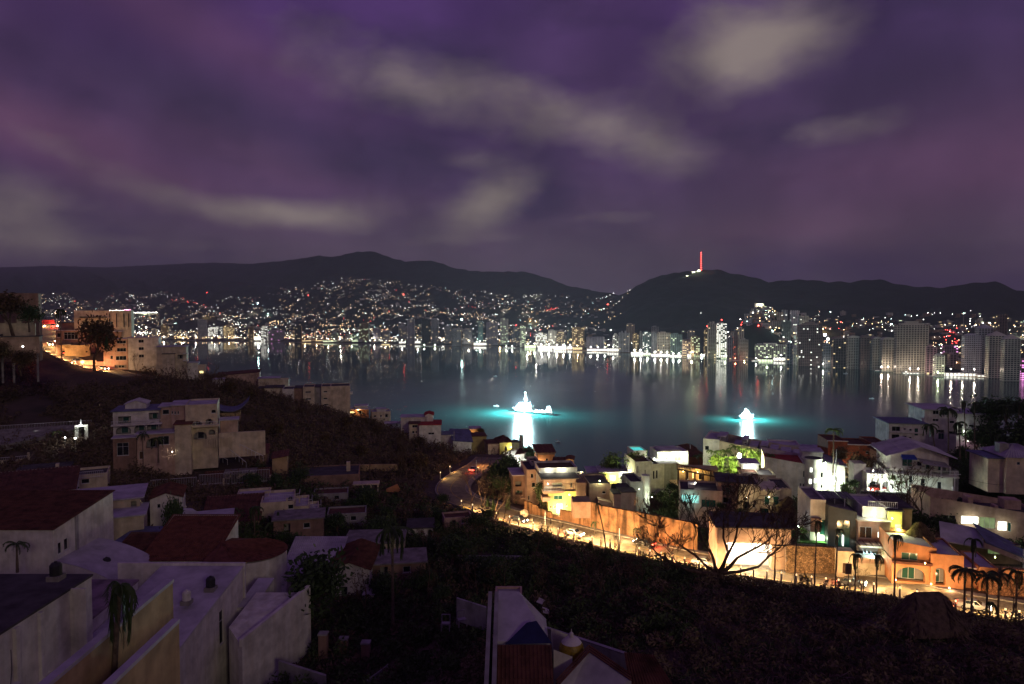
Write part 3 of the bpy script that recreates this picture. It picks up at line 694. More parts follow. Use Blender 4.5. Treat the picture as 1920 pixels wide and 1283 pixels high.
pv_(1386, 1404, 676, 3, 'warm', 'low warm lit terrace below the ribbed beige block', 9000, 1)
pv_(1412, 1422, 676, 6, 'white', 'white flare left of the long low building', 14000)
pv_(1424, 1450, 677, 9, 'green', 'yellow lit open hall at the left of the long low building', 22000, 1)
pv_(1452, 1476, 676, 8, 'white', 'white lit open hall at the right of the long low building', 30000, 1)
pv_(1496, 1516, 683, 4, 'green', 'low yellow lit club at the foot of the huge dark brown tower', 24000, 1)
pv_(1538, 1545, 687, 5, 'white', 'white lamp on the beach right of the huge dark brown tower', 14000)
pv_(1645, 1668, 694, 3, 'peach', 'low yellow green lit bar below the fourth domed tower', 20000, 2)
pv_(1697, 1725, 699, 4, 'peach', 'yellow green lit beach bar below the biggest hotel slab', 34000, 2)
pv_(1747, 1764, 704, 3, 'green', 'low bright bar in front of the low cream block', 16000, 1)
pv_(1773, 1830, 704, 6, 'peach', 'long white lit terrace left of the staggered balconies', 14000, 3)
pv_(1838, 1868, 706, 3, 'peach', 'dim low terrace under the staggered balconies', 26000, 1)

# ------------------------------------------------------------------ small houses and lamps of the city on the hills
hs_mats = [mat('city_wall_grey', (.22, .21, .22), .95, .3, scale=.05), mat('city_wall_tan', (.28, .20, .15), .95, .3, scale=.05), mat('city_wall_pale', (.42, .40, .38), .95, .3, scale=.05)]
hvar = []
for k in range(9):
    m = MB(); m.use(hs_mats[k % 3]); w = 5 + (k % 4) * 1.6; d_ = 5 + (k % 3) * 1.5; h = 3.6 + 3.2 * (k % 3)
    m.box(-w, w, 0, d_ * 2, -6, h); m.box(-w * .5, w * .2, 2, 6, h, h + 2.4)
    m.use(farglass)
    for i in range(3):
        for j in range(1 + (k % 3)): m.quad((-w + w * .7 * i + .8, -.05, 1 + 3.2 * j), (-w + w * .7 * i + 2.4, -.05, 1 + 3.2 * j), (-w + w * .7 * i + 2.4, -.05, 2.4 + 3.2 * j), (-w + w * .7 * i + .8, -.05, 2.4 + 3.2 * j))
    if k % 3 == 0: m.use(LP['warm' if k % 2 else 'white']); m.quad((w * .3, -.06, .6), (w * .8, -.06, .6), (w * .8, -.06, 2.7), (w * .3, -.06, 2.7))
    hvar.append(m.mesh('hillside_house'))
def citypos(i):
    while True:
        if rnd.random() < .78:
            px = rnd.uniform(60, 1150); s = shoreY(px); t = 60 + 2700 * rnd.random() ** 1.2
            if px > 1000 and rnd.random() < .55: continue
            if 330 < px < 420 and 700 < t < 1100: continue          # dark wooded knoll
            if 800 < px < 930 and 500 < t < 800: continue
        elif rnd.random() < .45:
            px = rnd.gauss(1440, 38); s = shoreY(px); t = rnd.uniform(160, 620)
        else:
            px = rnd.uniform(1480, 1960); s = shoreY(px); t = 90 + 1100 * rnd.random() ** 1.1
        Y = s + t; return px, Y
hs_n = 0; stuffV = MB()
for i in range(3300):
    px, Y = citypos(i); x = (px - 960) / FPX * Y; z = farZ(px, Y); sc = rnd.uniform(.8, 1.7)
    if i < 300:
        o = link('hillside_house', hvar[i % 9], None, (x, Y, z), (0, 0, rnd.uniform(-.6, .6)), sc)
        tag(o, 'small dim house among the scattered lights on the far hillside', 'house', 'small houses on the far hillsides')
    else:
        w = rnd.uniform(5, 10) * 1.1; h = rnd.choice((4, 6, 8, 11)); stuffV.use(hs_mats[i % 3])
        stuffV.box(x - w, x + w, Y, Y + w * 1.5, z - 6, z + h)
        if i % 3 == 0:
            stuffV.use(LP[rnd.choice(('warm', 'white', 'warm', 'green'))]); stuffV.quad((x - w * .6, Y - .1, z + h - 3), (x + rnd.uniform(-.2, .5) * w, Y - .1, z + h - 3), (x + rnd.uniform(-.2, .5) * w, Y - .1, z + h - 1), (x - w * .6, Y - .1, z + h - 1))
stuffV.build('far_city_houses', kind='stuff')['label'] = 'mass of small houses spreading up the far hillsides'
lampv = {}
for nm, bm_ in (('white', B_WHITE), ('warm', B_WARM), ('teal', B_TEAL), ('red', B_RED)):
    m = MB(); m.use(metal); m.bar((0, 0, -2), (0, 0, 8), .16, 4); m.use(bm_); m.lathe([(0, 7.6), (.9, 8.0), (.9, 8.8), (0, 9.4)], 6); lampv[nm] = m.mesh('street_lamp')
big = MB()
for i in range(1150):
    px, Y = citypos(i); Y -= 6; x = (px - 960) / FPX * Y; z = farZ(px, Y)
    nm = rnd.choices(('white', 'warm', 'teal', 'red'), (42, 36, 14, 5))[0]; sc = (.55 + rnd.random() ** 5 * 1.6) * (1.0 if px < 1200 else .7)
    if i < 300:
        o = link('street_lamp', lampv[nm], None, (x, Y, z), (0, 0, 0), (sc, sc, 1))
        word = {'white': 'white', 'warm': 'amber', 'teal': 'cold bluish', 'red': 'red'}[nm]
        tag(o, f'{word} street lamp among the far hillside houses', 'street lamp', f'{word} street lamps on the far hillsides')
        if i % 5 == 0: plight(o, (0, -2, 11), 60000, COLS.get(nm, (1, 1, 1)) if nm != 'white' else (1, .88, .68), 1)
    else:
        big.use({'white': B_WHITE, 'warm': B_WARM, 'teal': B_TEAL, 'red': B_RED}[nm]); big.lathe([(0, z + 7), (.8 * sc, z + 7.4), (.8 * sc, z + 8.2), (0, z + 8.6)], 5, x, Y)
for i in range(300):      # side streets: lamps in rows along the slope
    px, Y = citypos(i); x = (px - 960) / FPX * Y; a = rnd.gauss(0, .5); nm = rnd.choices(('white', 'warm', 'red'), (40, 52, 4))[0]; q = rnd.uniform(.3, .85)
    big.use({'white': B_WHITE, 'warm': B_WARM, 'red': B_RED}[nm])
    for k in range(rnd.randint(4, 15)):
        xx = x + k * 27 * math.cos(a) + rnd.gauss(0, 3); YY = Y + k * 27 * math.sin(a) + rnd.gauss(0, 3); pp = 960 + xx / YY * FPX
        if YY < shoreY(pp) + 40 or rnd.random() < .2: continue
        z = farZ(pp, YY); sc = q * rnd.uniform(.6, 1.3); big.lathe([(0, z + 7), (.8 * sc, z + 7.4), (.8 * sc, z + 8.2), (0, z + 8.6)], 4, xx, YY)
# strings of lamps along avenues
for (a, b_, n_, cn) in (((600, 3900), (760, 4100), 46, 'warm'), ((640, 3650), (730, 3500), 26, 'warm'), ((425, 4300), (452, 4250), 18, 'white'), ((250, 3700), (300, 3600), 46, 'white'), ((205, 3500), (235, 3500), 30, 'white'), ((330, 5100), (395, 5200), 18, 'red'),
                        ((505, 4350), (525, 4300), 12, 'warm'), ((800, 4300), (900, 4300), 24, 'warm'), ((1025, 4300), (1045, 4350), 12, 'red'), ((1770, 2150), (1800, 2050), 16, 'red'), ((330, 3200), (560, 3150), 60, 'warm'), ((600, 3080), (880, 2900), 60, 'white'), ((1690, 1900), (1560, 2050), 14, 'teal')):
    for i in range(n_):
        t = i / n_; px = a[0] + (b_[0] - a[0]) * t + rnd.gauss(0, 2.2); Y = a[1] + (b_[1] - a[1]) * t + rnd.gauss(0, 40); x = (px - 960) / FPX * Y; z = farZ(px, Y); sc = rnd.uniform(.5, 1.4)
        big.use({'white': B_WHITE, 'warm': B_WARM, 'red': B_RED, 'teal': B_TEAL}[cn]); big.lathe([(0, z + 7), (.8 * sc, z + 7.4), (.8 * sc, z + 8.2), (0, z + 8.6)], 5, x, Y)
big.build('far_city_lamps', kind='stuff')['label'] = 'swarm of white and amber lamps spread over the far city'
# notable big lamps
def floodmast(px, py, Y, r, bm_, label, pw=0, colr='white', h=None):
    z = CAMZ + (590 - py) / FPX * Y; x = (px - 960) / FPX * Y; g0 = farZ(px, Y) if Y > 1000 else TZ(x, Y)
    root = empty('light_mast', (x, Y, g0), label, 'light mast')
    hh = max(4, z - g0); m = MB(); m.bar((0, 0, -2), (0, 0, hh), .3); m.build('mast', metal, root)
    m = MB(); m.lathe([(0, hh - r), (r * .8, hh - r * .6), (r, hh), (r * .8, hh + r * .6), (0, hh + r)], 10); m.build('lamp', bm_, root)
    if pw: plight(root, (0, -r - .5, hh), pw, COLS[colr], r)
    return root
floodmast(274, 614, 3100, 2.6, B_WHITE, 'tall mast with a big white lamp above the left shore', 90000, 'green')
floodmast(261, 613, 3100, 1.2, B_WHITE, 'smaller white lamp mast left of the big white lamp')
floodmast(484, 569, 4600, 3.2, B_TEAL, 'cold white lamp high in the middle of the left hillside lights', 60000, 'teal')
floodmast(866, 599, 3000, 3.4, B_TEAL, 'very bright bluish floodlight above the towers near the centre', 30000, 'teal')
floodmast(579, 554, 4800, 2.6, B_RED, 'mast with a red lamp high on the left hillside')
floodmast(757, 552, 4900, 3.0, B_RED, 'mast with a red lamp above the tall lilac ribbed tower')
floodmast(1139, 571, 3900, 2.4, B_RED, 'mast with a red lamp in the saddle between the mountains')
floodmast(389, 549, 4900, 1.8, B_RED, 'mast with a small crimson lamp high above the left shore')
floodmast(1576, 604, 2300, 1.6, B_RED, 'mast with a red lamp above the brown block with the arched roof')
floodmast(1314, 592, 2900, .9, B_WHITE, 'lone tiny white lamp on the dark mountain foot')
floodmast(1316, 666, 1955, 2.0, B_WHITE, 'round white lamp on the beach left of the beige tower', 30000, 'white')
floodmast(1541, 680, 1735, 1.6, B_WHITE, 'white lamp low on the beach right of the huge dark tower', 20000, 'white')
floodmast(1671, 608, 2000, 1.6, B_TEAL, 'bluish lamp left of the top of the biggest hotel slab')
floodmast(1547, 628, 1950, 3.8, B_WHITE, 'cluster of dazzling lamps right of the top of the huge dark tower', 60000, 'white')
floodmast(1553, 636, 1900, 3.0, B_WHITE, 'lower dazzling lamp beside the cluster right of the huge dark tower', 30000, 'white')
floodmast(1806, 588, 2300, 1.1, B_TEAL, 'small cold lamp on the right hillside')
floodmast(1418, 597, 2020, 1.6, B_WHITE, 'white lamp on the left slope of the built-up knoll', 9000, 'white')
floodmast(1388, 599, 2100, 1.1, B_WHITE, 'white lamp left of the built-up knoll')
floodmast(1411, 592, 2060, 1.1, B_WHITE, 'smaller lamp just above the one on the left slope of the knoll')
floodmast(1422, 616, 1950, 1.8, B_RED, 'reddish glow lamp in the middle of the knoll houses')
floodmast(315, 600, 2960, .5, B_WARM, 'thin tall bright mast beside the slim dark brown block')
# bright rooftop on the knoll
loc = P(1425, 574, 2130); loc.z = farZ(1425, 2130) - 2
r_ = empty('floodlit_house', loc, 'brilliant floodlit house on the very top of the knoll', 'house')
m = MB(); m.box(-12, 12, 0, 12, 0, CAMZ + (590 - 569) / FPX * 2130 - loc.z - 1.2); m.build('wall', white, r_); hh = CAMZ + (590 - 569) / FPX * 2130 - loc.z
m = MB(); m.box(-13, 13, -1, 13, hh - 1.2, hh); m.build('roof', whiteroof, r_)
m = MB(); m.quad((-11, -.1, hh - 8), (11, -.1, hh - 8), (11, -.1, hh - 2), (-11, -.1, hh - 2)); m.build('lit_front', LP['green'], r_); plight(r_, (0, -6, hh - 3), 20000, COLS['green'], 1)
def findY(px, py):
    Y = shoreY(px) + 300
    while Y < interp(RDIST, px) and 590 - (farZ(px, Y) - CAMZ) / Y * FPX > py: Y += 30
    return Y
# stadium at the left: a row of floodlit stands
loc = ONZ(230, 600, 60); loc = Vector(((230 - 960) / FPX * 3500, 3500, farZ(230, 3500)))
for (pa, pb_, py, Yd, cn, lab, pw) in ((205, 233, 586, 3500, 'white', 'blazing floodlit fairground above the left rooftops', 250000), (233, 246, 586, 3450, 'pink', 'pink glowing stand right of the blazing fairground', 60000), (246, 296, 587, 3600, 'green', 'long row of white and yellow lights right of the pink stand', 90000)):
    pm = (pa + pb_) / 2; Yd = findY(pm, py + 3); x = (pm - 960) / FPX * Yd; zt = CAMZ + (590 - py + 2) / FPX * Yd; g0 = farZ(pm, Yd); w = (pb_ - pa) / FPX * Yd / 2
    r_ = empty('floodlit_stand', (x, Yd, g0), lab, 'stadium'); hh = 7
    m = MB(); m.box(-w, w, 3, 22, -4, hh); m.build('wall', white, r_)
    m = MB(); m.box(-w - 2, w + 2, -2, 24, hh, hh + 1.5); m.build('roof', whiteroof, r_)
    m = MB(); k = int(w / 4)
    for i in range(k): xx = -w + 2 * w * (i + .5) / k; m.lathe([(0, hh + 2), (1.5, hh + 3), (1.5, hh + 5), (0, hh + 6)], 6, xx, rnd.uniform(-1, 3))
    m.build('lamp_row', B_WHITE if cn != 'pink' else bulb('pinkneon', (1, .3, .5), 14), r_, kind='stuff'); plight(r_, (0, -8, hh + 4), pw, COLS[cn], 3)

# antenna mast on the mountain top with huts
Ya = interp(RDIST, 1313) - 30; xa = (1313 - 960) / FPX * Ya; za = farZ(1313, Ya)
r_ = empty('antenna_mast', (xa, Ya, za), 'tall lattice antenna mast with red lamps on the mountain top', 'antenna mast'); hh = (508 - 472) / FPX * Ya
m = MB()
for s_ in range(3):
    a = s_ * 2.094; m.tube([(5 * math.cos(a), 5 * math.sin(a), -4), (1.2 * math.cos(a), 1.2 * math.sin(a), hh)], [.7, .4], 4)
for k in range(14):
    z0, z1 = hh * k / 14, hh * (k + 1) / 14; q0 = 5 - 3.8 * k / 14; q1 = 5 - 3.8 * (k + 1) / 14
    for s_ in range(3):
        a, b2 = s_ * 2.094, (s_ + 1) * 2.094; m.bar((q0 * math.cos(a), q0 * math.sin(a), z0), (q1 * math.cos(b2), q1 * math.sin(b2), z1), .3, 3)
m.build('lattice', mat('red_mast_paint', (.5, .08, .05), .6, 0), r_)
for k in range(9):
    z = hh * (k + .6) / 9; m = MB(); m.lathe([(0, z - 2.0), (2.6, z - .7), (2.6, z + .7), (0, z + 2.0)], 8, 0, -3); m.build('red_lamp', B_RED, r_)
for (px, w_, h_, lab, bright) in ((1288, 9, 5, 'low lit hut at the left of the mountain top huts', 1), (1300, 11, 7, 'middle lit hut on the mountain top', 1), (1309, 10, 9, 'brightest hut at the foot of the antenna mast', 1)):
    Yh = Ya - 20; r_ = empty('summit_hut', ((px - 960) / FPX * Yh, Yh, farZ(px, Yh) - 1), lab, 'hut')
    m = MB(); m.box(-w_, w_, 0, 12, -4, h_); m.build('wall', white, r_); m = MB(); m.box(-w_ - 1, w_ + 1, -1, 13, h_, h_ + .7); m.build('roof', darkroof, r_)
    m = MB(); m.box(-w_ * .8, w_ * .8, -.3, -.05, 1, h_ - 1); m.build('lit_window', LP['white'], r_); plight(r_, (0, -6, h_ + 1), 26000, COLS['green'], 1)

# dark wooded point at the left of the bay

# ------------------------------------------------------------------ the two lit ships
shipwhite = mat('ship_white_paint', (.72, .74, .74), .5, .1, scale=.3); hullm = mat('ship_dark_hull', (.035, .045, .06), .45, .2, scale=.3)
B_SHIP = bulb('ship_flood', (.78, 1, .98), 40); deckm = mat('ship_deck', (.22, .26, .24), .8, .3, scale=.5)
def hull(L_, Bm, Hh, root, mat_, sheer=1.6):
    m = MB(); n_ = 16; secs = []
    for i in range(n_ + 1):
        t = i / n_; x = -L_ / 2 + L_ * t; wd = Bm / 2 * (min(1, (t * 2.6) ** .6) if t < .4 else 1.0) * (1 if t < .95 else .94); top_ = Hh + sheer * max(0, 1 - t * 2.4) ** 1.5
        if i == 0: wd = .15
        secs.append([(x - (1.6 * (1 - t) if t < .2 else 0), -wd, top_), (x, -wd * .86, .4), (x, -wd * .5, -1.2), (x, wd * .5, -1.2), (x, wd * .86, .4), (x - (1.6 * (1 - t) if t < .2 else 0), wd, top_)])
    vs = [p for s in secs for p in s]; fs = [(i * 6 + j, (i + 1) * 6 + j, (i + 1) * 6 + j + 1, i * 6 + j + 1) for i in range(n_) for j in range(5)]
    fs += [(i * 6 + 5, (i + 1) * 6 + 5, (i + 1) * 6, i * 6) for i in range(n_)]; fs += [tuple(range(6)), tuple(range(n_ * 6 + 5, n_ * 6 - 1, -1))]
    m.add(vs, fs); m.build('hull', mat_, root)
def shiplamps(root, pts_, r):
    for p in pts_:
        m = MB(); m.lathe([(0, p[2] - r), (r, p[2] - r * .5), (r, p[2] + r * .5), (0, p[2] + r)], 8, p[0], p[1]); m.build('floodlight', B_SHIP, root)
# ship 1: offshore supply vessel, bow to the left, A-frame at the stern
bw = ONZ(963, 772, 0); st = ONZ(1033, 778, 0); mid = (bw + st) / 2; ln = (st - bw).length; an = math.atan2(st.y - bw.y, st.x - bw.x)
r_ = empty('supply_ship', mid, 'larger floodlit work ship with a stern gantry anchored in the bay', 'ship', an)
hull(ln, 11, 2.6, r_, shipwhite, 2.6)
m = MB(); m.box(-ln * .40, 2, -4.8, 4.8, 2.6, 5.4); m.box(-ln * .36, -.5, -4.4, 4.4, 5.4, 8.2); m.build('deckhouse', shipwhite, r_)
m = MB(); m.box(-ln * .30, -4, -3.8, 3.8, 8.2, 11.4); m.build('bridge', shipwhite, r_)
m = MB(); m.box(-ln * .30 - .1, -3.9, -3.9, 3.9, 9.4, 10.6); m.build('bridge_windows', glass, r_)
for k in range(6):
    m = MB(); x = -ln * .34 + k * 2.8; m.cyl(x, -4.86, 4.0, 4.7, .3, n=6); m.build('porthole', glass, r_)
m = MB(); m.tube([(-9, 0, 11.4), (-9, 0, 23)], [.28, .12], 6); m.bar((-11, 0, 17), (-7, 0, 17), .15); m.bar((-10.5, 0, 20), (-7.5, 0, 20), .12); m.build('mast', shipwhite, r_)
m = MB(); m.cyl(-3.4, 2, 8.4, 13, 1.0, .8); m.build('funnel', hullm, r_)
m = MB(); m.quad((-ln * .45, -4, 2.75), (ln * .48, -5, 2.75), (ln * .48, 5, 2.75), (-ln * .45, 4, 2.75)); m.build('deck', deckm, r_)
m = MB()
for s_ in (-1, 1): m.tube([(ln * .47, s_ * 4.6, 2.6), (ln * .44, s_ * 3, 10.2)], [.5, .4], 4); m.tube([(ln * .40, s_ * 4.6, 2.6), (ln * .44, s_ * 3, 10.2)], [.45, .4], 4)
m.bar((ln * .44, -3, 10.2), (ln * .44, 3, 10.2), .5); m.build('stern_gantry', shipwhite, r_)
m = MB()
for k in range(14):
    x = 1 + k * (ln * .44 - 1) / 13
    for s_ in (-1, 1): m.bar((x, s_ * 5.2, 2.6), (x, s_ * 5.2, 4.1), .07, 3)
for s_ in (-1, 1): m.bar((1, s_ * 5.2, 4.1), (ln * .45, s_ * 5.2, 4.1), .07, 3)
m.build('railing', shipwhite, r_)
for k in range(3):
    m = MB(); m.box(6 + k * 4, 8.4 + k * 4, -3, 2, 2.8, 4.6); m.build('deck_cargo', hullm if k % 2 else shipwhite, r_)
shiplamps(r_, [(-9, -.6, 24.6), (-14, -4.6, 9.4), (-9, -4.6, 9.2), (-4, -4.6, 9.2), (-1, -4.4, 8.8), (-17, -3, 7.0), (-11, -3.8, 12.2), (-7, -3.8, 12.4), (-20, -2.4, 6.4)], .45)
SHIP1 = r_
for (x, y, z, p_) in ((-16, -6.5, 10, 1.0), (-9, -7.5, 12, 1.2), (-2, -6.5, 10, 1.0),): plight(r_, (x, y, z), 1100000 * p_, (.58, .95, 1), .35)
# ship 2: smaller boat
c2 = ONZ(1398, 786, 0)
r_ = empty('work_boat', c2, 'smaller floodlit boat to the right of the gantry ship', 'boat', R(8))
hull(20, 6, 1.6, r_, hullm, 1.4)
m = MB(); m.box(-6, 5.5, -2.5, 2.5, 1.6, 4.2); m.build('deckhouse', shipwhite, r_)
m = MB(); m.box(-4, 2.5, -2.1, 2.1, 4.2, 6.6); m.build('bridge', shipwhite, r_)
m = MB(); m.box(-4.1, 2.6, -2.2, 2.2, 5.0, 6.0); m.build('bridge_windows', glass, r_)
m = MB(); m.tube([(0, 0, 6.6), (0, 0, 11)], [.3, .12], 5); m.bar((-1.5, 0, 10), (1.5, 0, 10), .1); m.build('mast', shipwhite, r_)
m = MB(); m.bar((8, 0, 1.6), (9.2, 0, 5.4), .2); m.bar((9.2, 0, 5.4), (5, 0, 4.2), .12); m.build('crane', shipwhite, r_)
m = MB()
for k in range(8):
    for s_ in (-1, 1): m.bar((-9 + k * 2.5, s_ * 2.8, 1.6), (-9 + k * 2.5, s_ * 2.8, 2.7), .06, 3)
m.build('railing', shipwhite, r_)
shiplamps(r_, [(0, -.4, 11.2), (-4, -2.6, 6.8), (0, -2.6, 7.4), (3, -2.6, 6.6), (-2, -2.4, 9.2), (1.5, -2.4, 9.4), (6, -2.2, 4.6), (-7.5, -2, 4.2)], .42)
for (x, y, z, p_) in ((-3, -5, 7, 1), (3, -5, 7, 1), (0, -3, 9, .5)): plight(r_, (x, y, z), 450000 * p_, (.58, .97, .98), .3)
# small craft
def sailboat(px, py, h, label, m_=white):
    p = ONZ(px, py, 0); r = empty('sailing_boat', p, label, 'sailing boat', .3)
    m = MB(); n_ = 6
    vs = []; 
    for i in range(n_ + 1):
        t = i / n_; w_ = 1.5 * math.sin(math.pi * min(.95, max(.03, t * .9 + .05))); x = -4 + 8 * t; vs += [(x, -w_, 1), (x, 0, -.5), (x, w_, 1)]
    m.add(vs, [(i * 3 + j, (i + 1) * 3 + j, (i + 1) * 3 + j + 1, i * 3 + j + 1) for i in range(n_) for j in range(2)] + [(i * 3 + 2, (i + 1) * 3 + 2, (i + 1) * 3, i * 3) for i in range(n_)]); m.build('hull', m_, r)
    m = MB(); m.bar((0, 0, 1), (0, 0, h), .12); m.build('mast', metal, r)
    m = MB(); m.add([(0.1, -.05, 1.8), (3.6, -.3, 1.8), (0.1, -.05, h - .3), (0.1, .05, 1.8), (3.6, -.2, 1.8), (0.1, .05, h - .3)], [(0, 1, 2), (5, 4, 3), (0, 2, 5, 3), (1, 4, 5, 2), (0, 3, 4, 1)]); m.build('sail', m_, r)
    return r
sailboat(868, 676, 34, 'pale sailing boat far out below the centre towers')
def dinghy(px, py, label, s_=1.0):
    p = ONZ(px, py, 0); r = empty('small_boat', p, label, 'boat', rnd.uniform(-1, 1)); r.scale = (s_, s_, s_)
    hull(7, 2.2, .9, r, shipwhite, .5); m = MB(); m.box(-.6, 1.8, -.8, .8, .9, 2.0); m.build('cabin', shipwhite, r)
dinghy(929, 706, 'tiny pale boat floating up and left of the gantry ship'); dinghy(931, 762, 'small boat close by the left of the gantry ship', .9); dinghy(1046, 829, 'tiny boat on the dark water right of the long reflection', .6)
dinghy(1433, 700, 'tiny boat off the beach before the long low building', .7); dinghy(1201, 844, 'tiny boat off the roof of the white garden villa', .5)
dinghy(1551, 697, 'low boat moored off the beach right of the huge dark tower', 1.1); dinghy(1586, 701, 'low boat moored below the brown arched block', 1.1); dinghy(1635, 748, 'lone speck of a boat on the dark right water', .8)
# ------------------------------------------------------------------ building kit
WIN = {}
def winmesh(kind, w, h):
    """(frame mesh, pane mesh) for an opening w x h; origin bottom left, facade looks towards -y, opening recessed towards +y"""
    key = (kind, round(w, 1), round(h, 1)); w, h = key[1], key[2]
    if key in WIN: return WIN[key]
    fm = frame_d if kind in ('b', 'gl') else frame_w; t = .07
    m = MB(); y0, y1 = .10, .17
    m.box(0, t, y0, y1, 0, h); m.box(w - t, w, y0, y1, 0, h); m.box(t, w - t, y0, y1, 0, t); m.box(t, w - t, y0, y1, h - t, h)
    n = max(1, int(round(w / 1.1)))
    for i in range(1, n): x = w * i / n; m.box(x - .03, x + .03, y0, y1, t, h - t)
    if h > 2.4 and kind != 'd': m.box(t, w - t, y0, y1, h * .68, h * .68 + .05)
    if kind in ('w', 'a', 'b'): m.box(-.08, w + .08, -.07, .02, -.09, -.005)
    pm = {'w': glass, 'a': glass, 'b': glass, 'd': wood, 'lit': lit_w, 'ly': lit_y, 'lc': lit_c, 'g': glassg, 'gl': glassg, 'dim': lit_dim, 'bl': glassb}[kind]
    p = MB(); p.box(t, w - t, .13, .15, t, h - t)
    WIN[key] = (m.mesh('window', fm), p.mesh('pane', pm)); return WIN[key]
def wallface(mb, O, ux, L_, z0, z1a, z1b, holes, rev=.3):
    """vertical wall from O along unit ux (outside is to the right of ux looking down... normal = ux x up); holes: (x, z, w, h, arched)"""
    ux = Vector(ux); nrm = Vector((ux.y, -ux.x, 0)); inn = -nrm * rev
    zf = min(z1a, z1b)
    xs = sorted({0.0, L_} | {h[0] for h in holes} | {h[0] + h[2] for h in holes}); zs = sorted({z0, zf} | {h[1] for h in holes} | {h[1] + h[3] for h in holes})
    pt = lambda x, z: Vector(O) + ux * x + Vector((0, 0, z))
    for a, b_ in zip(xs, xs[1:]):
        for c_, d_ in zip(zs, zs[1:]):
            cx, cz = (a + b_) / 2, (c_ + d_) / 2
            if any(h[0] < cx < h[0] + h[2] and h[1] < cz < h[1] + h[3] for h in holes): continue
            mb.quad(pt(a, c_), pt(b_, c_), pt(b_, d_), pt(a, d_))
    if z1a != z1b: mb.add([pt(0, zf), pt(L_, zf), pt(L_, z1b), pt(0, z1a)] if True else [], [(0, 1, 2, 3)])
    for h in holes:
        x, z, w, hh = h[:4]; a, b_, c_, d_ = pt(x, z), pt(x + w, z), pt(x + w, z + hh), pt(x, z + hh)
        for p, q in ((a, b_), (b_, c_), (c_, d_), (d_, a)): mb.quad(p, p + inn, q + inn, q)
        if len(h) > 4 and h[4]:
            n = 8; r = min(w / 2, hh * .6); 
            for sgn in (-1, 1):
                cx = x + w / 2; P_ = [pt(cx + sgn * w / 2, z + hh)]
                arc = [pt(cx + sgn * w / 2 * math.cos(math.pi / 2 * i / n), z + hh - r + r * math.sin(math.pi / 2 * i / n)) for i in range(n + 1)]
                for i in range(n):
                    tri = [P_[0], arc[i], arc[i + 1]] if sgn < 0 else [P_[0], arc[i + 1], arc[i]]
                    mb.add([v + nrm * .0 for v in tri], [(0, 1, 2)]); mb.quad(arc[i], arc[i + 1], arc[i + 1] + inn, arc[i] + inn)
